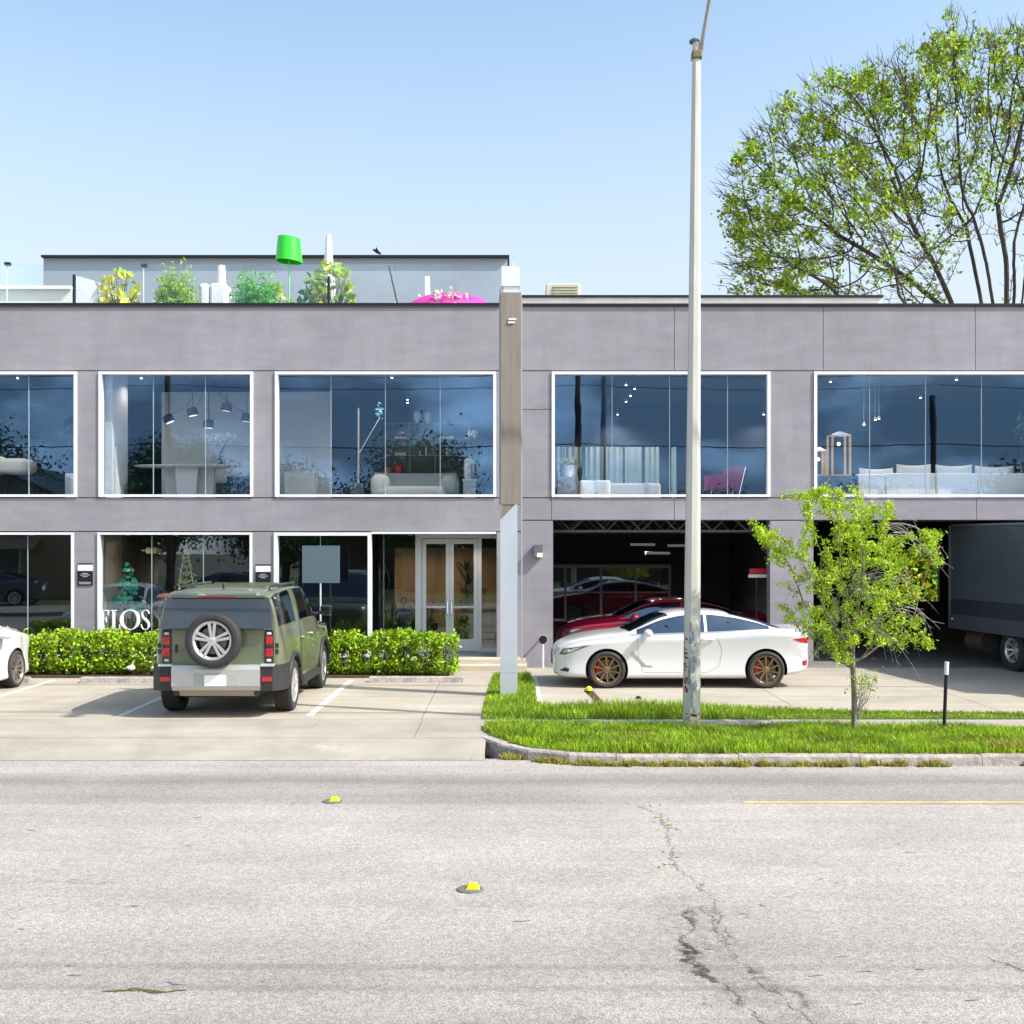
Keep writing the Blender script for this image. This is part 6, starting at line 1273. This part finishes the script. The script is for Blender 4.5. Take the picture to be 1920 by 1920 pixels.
for (a, b, c, lab) in [(1556, 1589, 811, 'tall golden wood lantern on the navy console'), (1524, 1545, 840, 'smaller golden wood lantern at the left edge of the right upper window')]:
    Y = 25.9; xa, xb = PX(a, Y), PX(b, Y); z0 = PZ(893, Y) + .002; z1_ = PZ(c + 6, Y); cx = (xa + xb) / 2; t = thing('lantern', lab, 'lantern', (cx, Y, z0), 0, 'golden lanterns on the console'); hw_ = (xb - xa) / 2
    for sx in (-1, 1):
        for sy in (-1, 1): obj('post', MB().box(cx + sx * hw_ - .022, cx + sx * hw_ + .022, Y + sy * hw_ - .02, Y + sy * hw_ + .02, z0 + .03, z1_), M_GOLD, t)
    obj('base', MB().box(cx - hw_ - .025, cx + hw_ + .025, Y - hw_ - .025, Y + hw_ + .025, z0, z0 + .029), M_GOLD, t)
    obj('roof', MB().add([(cx - hw_ - .03, Y - hw_ - .03, z1_ + .001), (cx + hw_ + .03, Y - hw_ - .03, z1_ + .001), (cx + hw_ + .03, Y + hw_ + .03, z1_ + .001), (cx - hw_ - .03, Y + hw_ + .03, z1_ + .001), (cx - .03, Y - .03, z1_ + .09), (cx + .03, Y - .03, z1_ + .09), (cx + .03, Y + .03, z1_ + .09), (cx - .03, Y + .03, z1_ + .09)], [(0, 3, 2, 1), (4, 5, 6, 7), (0, 1, 5, 4), (1, 2, 6, 5), (2, 3, 7, 6), (3, 0, 4, 7)]), M_WHITE, t)
    obj('candle', MB().lathe([(0, z0 + .03), (.03, z0 + .03), (.03, z0 + .2), (0, z0 + .2)], (cx, Y, 0), 10), M_BLACK, t); obj('bulb', MB().lathe([(0, z1_ - .22), (.03, z1_ - .2), (.03, z1_ - .16), (0, z1_ - .14)], (cx, Y, 0), 10), M_SPOT, t)
x = PX(1917, 26.5); t = thing('tall_plant', 'blue-green plant at the right edge of the right upper window', 'plant', (x, 26.5, FL)); pot(t, Vector((x, 26.5, FL)), .2, .4, M_BLACK); V = np.array([tuple(P(random.gauss(1918, 7), random.gauss(800, 14), 26.5)) for _ in range(120)]); obj('foliage', leaves(V, .06, .02), MC['palm_bluegreen'], t); obj('stems', MB().tube([(x, 26.5, FL), (x, 26.5, PZ(800, 26.5))], .012, 5), M_STEM, t)
# lit ceiling spots
SPOTS = [(1174, 722), (1190, 729), (1182, 742), (1174, 753), (1158, 777), (1432, 777), (764, 749), (764, 755), (1557, 716), (1793, 712), (1726, 746), (265, 709), (33, 709), (735, 708), (1620, 796), (1641, 787), (1648, 785)]
WN = [(0, 146, 'first'), (186, 476, 'second'), (516, 930, 'third'), (1034, 1444, 'fourth'), (1525, 2010, 'fifth')]
ON = ['', 'second ', 'third ', 'fourth ', 'fifth ', 'sixth ']
for (a_, b_, wn) in WN:
    q = sorted([s_ for s_ in SPOTS if a_ <= s_[0] <= b_])
    for k_, (px, py) in enumerate(q):
        Y = 27 if px > 1600 and py > 780 else min(8030 / (1018 - py), 31.0); p = P(px, py, Y); lab = f'small lit ceiling spot, {ON[k_] or "first "}from the left behind the {wn} upper window'
        t = thing('ceiling_spot', lab, 'spotlight', tuple(p), 0, 'lit ceiling spotlights upstairs')
        obj('can', MB().lathe([(0, p.z + .06), (.03, p.z + .06), (.03, p.z), (0, p.z)], (p.x, p.y, 0), 10).tube([(p.x, p.y, p.z + .06), (p.x, p.y, ZC2)], .005, 4), M_WHITE, t); obj('lens', MB().lathe([(0, p.z - .012), (.024, p.z - .012), (.024, p.z - .001), (0, p.z - .001)], (p.x, p.y, 0), 10), M_SPOT, t)
        lamp_light(t, p.x, p.y, p.z - .06, 14 if px == 265 else 45)
# ---------------------------------------------------------------- behind the ground floor glass
Yc = 25.7; x = PX(240, Yc); t = thing('disc_tree', 'green christmas tree of overlapping leaf discs above the letter sign', 'christmas tree', (x, Yc, FZ))
zt = PZ(1056, Yc); zb_ = PZ(1148, Yc); V = []; fs = []; M_DISC = mat('emerald_disc', (.02, .33, .20), .3, island=.5, hue=.02)
random.seed(5)
for q in range(130):
    u = random.random() ** .7; z = zt - (zt - zb_) * u; r = .03 + .40 * u * (.75 + .25 * math.sin(u * 19)); a = random.uniform(0, 6.283); c = Vector((x + r * math.cos(a), Yc + r * math.sin(a), z)); rd_ = random.uniform(.04, .08); n = Vector((math.cos(a) * .8, math.sin(a) * .8 - .4, .5 + random.gauss(0, .3))).normalized(); e1 = n.cross(Vector((0, 0, 1))).normalized(); e2 = n.cross(e1); b = len(V)
    V += [tuple(c + (e1 * math.cos(w) * rd_ + e2 * math.sin(w) * rd_ * .8)) for w in np.linspace(0, 5.8, 10)]; fs.append(tuple(range(b, b + 10)))
obj('leaves', (np.array(V), fs), M_DISC, t); obj('stem', MB().tube([(x, Yc, FZ), (x, Yc, zt)], .015, 6), M_STEM, t)
x = PX(349, 25.6); t = thing('wire_tree', 'triangular wire tree frame with garland behind the green car', 'christmas tree', (x, 25.6, FZ)); zt = PZ(1017, 25.6); mb = MB()
for s in (-1, 1): mb.tube([(x, 25.6, zt), (x + s * .42, 25.6, FZ)], .012, 5)
for k2 in range(1, 6): zz_ = zt - k2 * .17; w = .42 * (zt - zz_) / (zt - FZ); mb.tube([(x - w, 25.6, zz_ + .05), (x, 25.6, zz_ - .03), (x + w, 25.6, zz_ + .05)], .010, 5)
obj('wire_frame', mb, mat('wire_pale', (.62, .62, .56), .5), t); V = np.array([(x + random.uniform(-1, 1) * .33 * q, 25.63, zt - q * 1.25) for q in np.random.rand(160)]); obj('garland', leaves(V, .045, .01), M_PLANT_Y, t)
p = P(310, 1120, 26.2); t = thing('ribbed_lamp', 'orange ribbed saucer lamp behind the green car roof', 'lamp', (p.x, 26.2, FZ)); mb = MB(); mb.grid(lambda u, v: (p.x + .20 * math.sin(v * 1.5708) * math.cos(6.283 * u) * (1 + .03 * math.sin(u * 120)), 26.2 + .20 * math.sin(v * 1.5708) * math.sin(6.283 * u), p.z + .09 * math.cos(v * 1.5708)), 61, 8); obj('shade', mb, mat('orange_shade', (.65, .20, .06), .5), t); obj('stem', MB().tube([(p.x, 26.2, FZ), (p.x, 26.2, p.z + .05)], .012, 6), M_BLACK, t)
p = P(286, 1032, 26); t = thing('hanging_fixture', 'cream hanging light fixture behind the second lower window', 'lamp', tuple(p)); obj('shade', MB().box(p.x - .12, p.x + .12, 25.9, 26.1, p.z - .07, p.z + .07, bev=.02), mat('cream_shade', (.55, .45, .28), .5), t); obj('arm', MB().tube([(p.x - .24, 26, p.z), (p.x - .12, 26, p.z)], .02, 6).tube([(p.x + .12, 26, p.z), (p.x + .2, 26, p.z)], .03, 6).tube([(p.x, 26, p.z + .07), (p.x, 26, 2.95)], .01, 6), MC['cream_shade'], t)
single('orange_chair', MB().prism([(PX(345, 26.6), PZ(1112, 26.6)), (PX(360, 26.6), PZ(1095, 26.6)), (PX(352, 26.6), FZ), (PX(335, 26.6), FZ)], 26.4, 26.9, 'xz'), mat('peach_seat', (.62, .30, .14), .7), 'peach coloured chair back behind the wire tree', 'chair')
single('side_shelf', MB().box(PX(190, 25.9), PX(214, 25.9), 25.3, 27.2, FZ, PZ(1100, 25.9)).box(PX(189, 25.9), PX(192, 25.9), 25.2, 27.2, FZ, 2.8), mat('greige_shelf', (.30, .30, .26), .7), 'greige shelf unit against the left side of the second lower window', 'shelf')
# entry plant, seated person, magenta flowers
x = PX(872, 27.6); t = thing('entry_plant', 'tall dark plant behind the right glass door', 'plant', (x, 27.6, FZ)); pot(t, Vector((x, 27.6, FZ)), .2, .4, M_BLACK)
for q in range(5): spiky(t, Vector((x + random.gauss(0, .06), 27.6, FZ + .5 + q * .32)), .35, .38, 16, M_PLANT_D, .03, .5)
obj('stems', MB().tube([(x, 27.6, FZ + .3), (x + .03, 27.6, FZ + 2.0)], .02, 6), M_STEM, t)
x = PX(805, 27.3); t = thing('flower_arrangement', 'magenta and white flower arrangement behind the left glass door', 'flowers', (x, 27.3, FZ)); pot(t, Vector((x, 27.3, FZ)), .2, .55, M_BLACK); V = np.array([(x + random.gauss(0, .18), 27.3 + random.gauss(0, .1), FZ + .85 + random.gauss(0, .17)) for _ in range(150)]); obj('flowers', leaves(V, .06, .02), mat('magenta_petal', (.35, .05, .25), .6, island=.5, hue=.06), t); spiky(t, Vector((x, 27.3, FZ + .5)), .6, .3, 20, M_PLANT_D, .02)
# seated person seen from behind in dark blue
def person_seated(px, Y, label):
    x = PX(px, Y); t = thing('person', label, 'person', (x, Y, FZ)); c = lambda dx, dy, z: Vector((x + dx, Y + dy, FZ + z)); 
    M_NB = mat('navy_clothes', (.02, .02, .09), .8); M_SK = mat('skin', (.30, .17, .11), .6)
    vs = [c(0, 0, .50), c(0, .0, .72), c(0, 0, .95), c(0, 0, 1.06), c(0, .01, 1.14), c(.19, 0, .98), c(.25, -.04, .74), c(.20, -.26, .68), c(-.19, 0, .98), c(-.25, -.04, .74), c(-.20, -.26, .68), c(.11, -.02, .49), c(.13, -.43, .50), c(.13, -.47, .08), c(-.11, -.02, .49), c(-.13, -.43, .50), c(-.13, -.47, .08), c(.13, -.6, .04), c(-.13, -.6, .04)]
    es = [(0, 1), (1, 2), (2, 3), (3, 4), (2, 5), (5, 6), (6, 7), (2, 8), (8, 9), (9, 10), (0, 11), (11, 12), (12, 13), (0, 14), (14, 15), (15, 16), (13, 17), (16, 18)]
    rs = [.15, .14, .15, .065, .055, .07, .05, .035, .07, .05, .035, .10, .075, .05, .10, .075, .05, .04, .04]
    me = bpy.data.meshes.new('body'); me.from_pydata([v - t.location for v in vs], es, []); o = bpy.data.objects.new('body', me); COL.objects.link(o); o.parent = t; OFF[o.name] = tuple(t.location); me.materials.append(M_NB)
    sk = o.modifiers.new('s', 'SKIN'); 
    for i, r in enumerate(rs): me.skin_vertices[0].data[i].radius = (r, r)
    me.skin_vertices[0].data[0].use_root = True; o.modifiers.new('u', 'SUBSURF').levels = 1; o.modifiers['u'].render_levels = 1; sk.use_smooth_shade = True
    h = c(0, 0, 1.27); g = MB(); g.grid(lambda u, v: (h.x + .078 * math.sin(math.pi * v) * math.cos(6.283 * u), h.y + .095 * math.sin(math.pi * v) * math.sin(6.283 * u), h.z + .12 * math.cos(math.pi * v)), 17, 11); obj('head', g, M_SK, o, smooth=True)
    g = MB(); g.grid(lambda u, v: (h.x + .088 * math.sin(math.pi * v * .62) * math.cos(6.283 * u), h.y + .015 + .10 * math.sin(math.pi * v * .62) * math.sin(6.283 * u), h.z + .012 + .125 * math.cos(math.pi * v * .62)), 17, 9); obj('hair', g, mat('dark_hair', (.015, .01, .01), .7), o, smooth=True)
    g = MB(); [g.tube([c(s * .20, -.26, .68), c(s * .19, -.31, .665)], [.03, .035], 8) for s in (-1, 1)]
    for s in (-1, 1):
        for q in range(4): g.tube([c(s * .20 + (q - 1.5) * .018, -.31, .67), c(s * .20 + (q - 1.5) * .02, -.36, .66), c(s * .20 + (q - 1.5) * .02, -.385, .64)], [.009, .008, .007], 6)
        g.tube([c(s * .165, -.28, .67), c(s * .14, -.32, .66)], [.011, .009], 6)
    obj('hands', g, M_SK, o, smooth=True)
    return t
pp = person_seated(757, 27.6, 'seated person in dark blue behind the glass left of the door'); pp.scale = (.85, .85, .82)
x = PX(757, 27.6); t = thing('chair', 'dark chair under the seated person behind the entry glass', 'chair', (x, 27.6, FZ)); obj('seat', MB().box(x - .24, x + .24, 27.2, 27.7, FZ + .27, FZ + .31), M_BLACK, t); obj('backrest', MB().box(x - .24, x + .24, 27.78, 27.82, FZ + .31, FZ + .7), M_BLACK, t)
for sx in (-1, 1):
    for yy in (27.24, 27.66): obj('leg', MB().tube([(x + sx * .21, yy, FZ), (x + sx * .21, yy, FZ + .27)], .015, 6), M_BLACK, t)
# ---------------------------------------------------------------- street furniture
Yp = YG(1367); x0 = PX(1299.5, Yp); t = thing('street_lamp', 'tall grey octagonal street lamp pole standing on the verge', 'street lamp', (x0, Yp, 0))
x1 = PX(1309, Yp); zt = PZ(72, Yp); m = mat('pole_paint', (.50, .49, .45), .55, .15, var=.12, vs=2, stretch=(6, 6, .6))
pts = []; rs = []
for i in range(12): u = i / 11; pts.append((x0 + (x1 - x0) * u, Yp + .15, .0 + zt * u)); rs.append(.128 * (1 - u) + .058 * u)
pl = MB(); vs = []; n = 8
for p_, r in zip(pts, rs):
    for j in range(n): a = 6.2832 * (j + .5) / n + .1; vs.append((p_[0] + r * math.cos(a), p_[1] + r * math.sin(a), p_[2]))
pl.add(vs, [(i * n + j, i * n + (j + 1) % n, (i + 1) * n + (j + 1) % n, (i + 1) * n + j) for i in range(11) for j in range(n)] + [tuple(range(11 * n, 12 * n))])
obj('pole', pl, m, t)
# scuffed, rust-red and blue-grey worn paint patches near the foot
np.random.seed(11); random.seed(11)
def scuff(name, col, a0, a1, py0, py1, n, w, h):
    mb = MB()
    for _ in range(n):
        a = random.uniform(a0, a1); py = random.uniform(py0, py1); z = PZ(py, Yp); u = z / zt; r = (.128 * (1 - u) + .058 * u); cx = x0 + (x1 - x0) * u; aw = random.uniform(.4, 1) * w / r; hh = random.uniform(.3, 1) * h; vs = []
        for zz_ in (z, z + hh * .5, z + hh):
            q = 1 if zz_ != z + hh else .3
            for k2 in range(4): b = a + (k2 / 3 - .5) * aw * q; 
            for k2 in range(4):
                b = a + (k2 / 3 - .5) * aw * q; ph = ((b - .1) / (6.2832 / 8)) % 1 - .0; rr_ = r * math.cos(math.pi / 8) / math.cos(((b - .1 - 6.2832 / 16) % (6.2832 / 8)) - math.pi / 8) + .003
                vs.append((cx + rr_ * math.cos(b), Yp + .15 + rr_ * math.sin(b), zz_))
        mb.add(vs, [(i * 4 + j, i * 4 + j + 1, (i + 1) * 4 + j + 1, (i + 1) * 4 + j) for i in range(2) for j in range(3)])
    return obj(name, mb, mat(name + '_paint', col, .8, var=.3, vs=12), t)
scuff('graffiti', (.28, .03, .04), -2.95, -2.35, 1180, 1300, 34, .05, .06); scuff('worn_paint', (.24, .28, .33), -2.1, -1.2, 1180, 1345, 26, .05, .14); scuff('rust_stain', (.42, .26, .12), -2.6, -.5, 1340, 1366, 16, .06, .05)
obj('label', MB().box(x0 - .02, x0 + .06, Yp + .15 - .128, Yp + .15 - .119, PZ(1343, Yp), PZ(1340, Yp)), M_BLACK, t)
obj('base_flange', MB().lathe([(0, .0), (.17, .0), (.17, .03), (.13, .06), (0, .06)], (x0, Yp + .15, 0), 16), mat('rusty_flange', (.35, .27, .18), .8, var=.3), t)
obj('cap', MB().lathe([(0, zt), (.07, zt), (.075, zt + .03), (.03, zt + .06), (0, zt + .065)], (x1 - .03, Yp + .15, 0), 14), mat('cap_dark', (.08, .10, .14), .5), t)
obj('clamp', MB().box(x1 - .07, x1 + .075, Yp + .07, Yp + .23, zt - .24, zt - .12, bev=.02), mat('brass_clamp', (.17, .15, .08), .7, .2), t)
ax0 = Vector((x1 + .04, Yp + .12, zt - .2)); ax1 = Vector((PX(1332, Yp), Yp + .0, PZ(-12, Yp))); ax2 = Vector((ax1.x + .6, Yp - 1.2, ax1.z + .7)); ax3 = Vector((ax1.x + 1.0, Yp - 2.4, ax1.z + .9)); obj('arm', MB().tube([ax0, ax1, ax2, ax3], [.035, .03, .028, .025], 8), m, t, smooth=True)
obj('lamp_head', MB().box(ax3.x - .1, ax3.x + .12, ax3.y - .55, ax3.y, ax3.z - .06, ax3.z + .05, bev=.03), M_ALU, t)
x = PX(1770, YG(1370)); Y = YG(1370); t = thing('marker_post', 'thin black marker post with a white top on the verge right of the young tree', 'post', (x, Y, 0)); zz_ = PZ(1265, Y); obj('post', MB().tube([(x, Y, 0), (x + .03, Y, zz_)], .024, 10), M_BLACK, t); obj('sleeve', MB().tube([(x + .03, Y, zz_ + .001), (x + .04, Y, PZ(1241, Y))], .030, 10), M_WHITE, t)
# knocked over kerb marker block
Y = 18.9; t = thing('tipped_block', 'tipped concrete block with two yellow reflectors at the edge of the strip grass', 'block', (PX(1120, Y), Y, 0)); a = P(1100, 1292, Y); b = P(1128, 1322, Y); d = (b - a).normalized(); n_ = Vector((-d.z, 0, d.x)) * .055
obj('block', MB().prism([((a + n_).x, (a + n_).z), ((b + n_).x, max(.0, (b + n_).z)), ((b - n_).x, max(0, (b - n_).z)), ((a - n_).x, (a - n_).z)], Y, Y + .12, 'xz'), mat('rusty_block', (.17, .12, .08), .9, var=.5, vs=14), t)
for (px, py) in ((1104, 1291), (1131, 1324)): p = P(px, py, Y - .01); obj('reflector', MB().lathe([(0, p.z - .03), (.055, p.z - .03), (.05, p.z + .01), (.025, p.z + .035), (0, p.z + .04)], (p.x, p.y, 0), 14), M_YEL, t)
single('stone', MB().lathe([(0, 0), (.05, 0), (.045, .03), (.02, .045), (0, .045)], (PX(1197, YG(1310)), YG(1310), 0), 9), M_BLACK, 'small dark stone on the concrete in front of the white coupe', 'stone')
# ---------------------------------------------------------------- across the street (seen mirrored in the glass)
M_POLE = mat('timber_pole', (.07, .045, .03), .9, var=.2)
for (px, zt, lab) in [(-13.4, 10.5, 'timber utility pole on the near sidewalk, left one of three'), (2.68, 10.8, 'timber utility pole on the near sidewalk, nearest the camera'), (16.6, 8.4, 'shorter timber utility pole on the near sidewalk, right one of three')]:
    t = thing('utility_pole', lab, 'utility pole', (px, 3.9, 0), 0, 'utility poles across the street'); obj('pole', MB().tube([(px, 3.9, 0), (px - .12, 3.9, zt)], [.16, .11], 12), M_POLE, t, smooth=True)
    if zt > 9: obj('crossarm', MB().box(px - .25, px + .05, 3.2, 4.8, 9.3, 9.4), M_POLE, t)
def wire(Y, z, sag, lab, r=.02, ext=45):
    mb = MB()
    for (a, b) in [(-29, -13.5), (-13.5, 2.6), (2.6, 16.6), (16.6, 32)]: mb.tube([(a + (b - a) * u, Y, z - sag * 4 * u * (1 - u)) for u in np.linspace(0, 1, 9)], r, 5)
    single('overhead_wire', mb, M_BLACK, lab, 'wire', 'overhead wires along the street')
wire(4.3, 9.3, .25, 'topmost overhead wire along the near side of the street', .013); wire(4.1, 8.8, .2, 'second overhead wire along the near side of the street', .013); wire(4.0, 6.5, .15, 'thick lowest overhead cable along the near side of the street', .022)
def far_cable(Ya, Yb_, z, lab):
    mb = MB().tube([(-40 + 100 * u, Ya + (Yb_ - Ya) * u, z - .5 * math.sin(math.pi * u)) for u in np.linspace(0, 1, 17)], .04, 6); single('overhead_wire', mb, M_BLACK, lab, 'wire', 'overhead wires along the street')
far_cable(18.5, 16.2, 12.2, 'high cable over the front of the parking lot'); far_cable(14.8, 13.2, 11.8, 'high cable over the kerb')
def bg_tree(x, y, h, r, lab, seed, m=None):
    random.seed(seed); np.random.seed(seed); t = thing('street_tree', lab, 'tree', (x, y, 0), 0, 'trees across the street'); obj('trunk', MB().tube([(x, y, 0), (x + .2, y, h * .3), (x, y, h * .7)], [.28, .2, .08], 8).tube([(x + .15, y, h * .3), (x + r * .5, y, h * .6)], [.14, .06], 6).tube([(x + .15, y, h * .3), (x - r * .5, y + .4, h * .62)], [.14, .06], 6), M_BARK, t)
    P_ = []
    for k in range(14): a = np.random.normal(0, 1, 3); a /= np.linalg.norm(a); c = np.array([x, y, h * .62]) + a * np.array([r * .6, r * .6, h * .24]); P_.append(c + np.random.normal(0, 1, (1500, 3)) * np.array([r * .22, r * .22, h * .09]))
    P_ = np.concatenate(P_); P_ = P_[P_[:, 2] > h * .22]; obj('foliage', leaves(P_, .13, .05, elong=1.6), m or M_PLANT_D, t)
M_BGT = mat('street_tree_leaf', (.09, .17, .03), .5, island=.4)
for i, (x, y, h, r, lab) in enumerate([(-27, -8, 8.5, 4, 'bushy tree across the street at the far left'), (-17.5, -10, 7.5, 3.6, 'bushy tree beside the brown gabled house'), (-11.5, -9, 6.3, 3.2, 'low bushy tree across the street'), (-5.5, -11, 8.0, 3.6, 'broad tree across the street opposite the tub sofa window'), (2, -13, 6.0, 3.2, 'small round tree across the street'), (10, -12, 5.6, 3.4, 'wide low tree across the street'), (19, -12, 5.8, 3.6, 'low tree across the street at the right'), (28, -10, 7, 4, 'tree across the street at the far right')]): bg_tree(x, y, h, r, lab, 50 + i, M_BGT)
t = thing('gabled_house', 'brown gabled house across the street', 'house', (-24, -5, 0)); M_HB = mat('brown_siding', (.42, .27, .18), .8, var=.1)
obj('wall', MB().prism([(-30, 0), (-19, 0), (-19, 3.6), (-24.5, 6.2), (-30, 3.6)], -13, -5, 'xz'), M_HB, t)
for s, (a, b) in enumerate([((-30.6, 3.35), (-24.5, 6.25)), ((-24.5, 6.25), (-18.4, 3.35))]): obj('roof', MB().prism([a, b, (b[0], b[1] + .22), (a[0], a[1] + .22)], -13.4, -4.5, 'xz'), mat('house_roof', (.08, .07, .07), .8), t)
f = obj('window', MB().box(-26, -23, -4.999, -4.95, 1, 2.6), M_WHITE, t); obj('pane', MB().box(-25.9, -23.1, -4.949, -4.94, 1.1, 2.5), MC['rear_glass'], f)
obj('awning', MB().prism([(-4.99, 2.9), (-3.9, 2.4), (-3.9, 2.3), (-4.99, 2.8)], -27, -22, 'yz'), mat('awning_cream', (.45, .38, .25), .8), t)
t = thing('long_shed', 'long low brown shed across the street', 'building', (3, -16, 0)); obj('wall', MB().box(-12, 22, -20, -16, 0, 3.2), mat('shed_wall', (.26, .19, .14), .8), t); obj('roof', MB().prism([(-20.5, 3.2), (-15.5, 3.2), (-18, 4.6)], -12.5, 22.5, 'yz'), MC['house_roof'], t)
struct('lawn', MB().box(-60, 60, -40, .99, -.21, -.01), MC['turf_soil'])
for (X, lab) in [(-14.5, 'dark car parked across the street at the left'), (-24.5, 'dark car parked in front of the brown gabled house')]:
    coupe(lab, 'car', (X, .2, 0), 0, P_DARK, M_SILV, detail=False, group='cars parked across the street')
# green courtyard beyond the garage's rear opening
struct('courtyard_wall', MB().box(PX(1560, 48), PX(1900, 48), 48, 48.2, -.1, 6), mat('pink_wall', (.50, .22, .20), .8, var=.1))
random.seed(9); np.random.seed(9)
for (px, lab, m) in [(1748, 'sunlit bush seen through the rear opening of the garage, right one', M_PLANT), (1700, 'reddish yellow bush seen through the rear opening of the garage, left one', M_PLANT_Y)]:
    Y = 42.5; x = PX(px, Y); t = thing('courtyard_bush', lab, 'bush', (x, Y, 0), 0, 'bushes beyond the garage opening'); V = np.array([(x + random.gauss(0, .8), Y + random.gauss(0, .5), abs(random.gauss(1.5, .9))) for _ in range(5200)]); obj('foliage', leaves(V, .14, .04), m, t); obj('stems', MB().tube([(x, Y, 0), (x, Y, 1.5)], .05, 6), M_STEM, t)
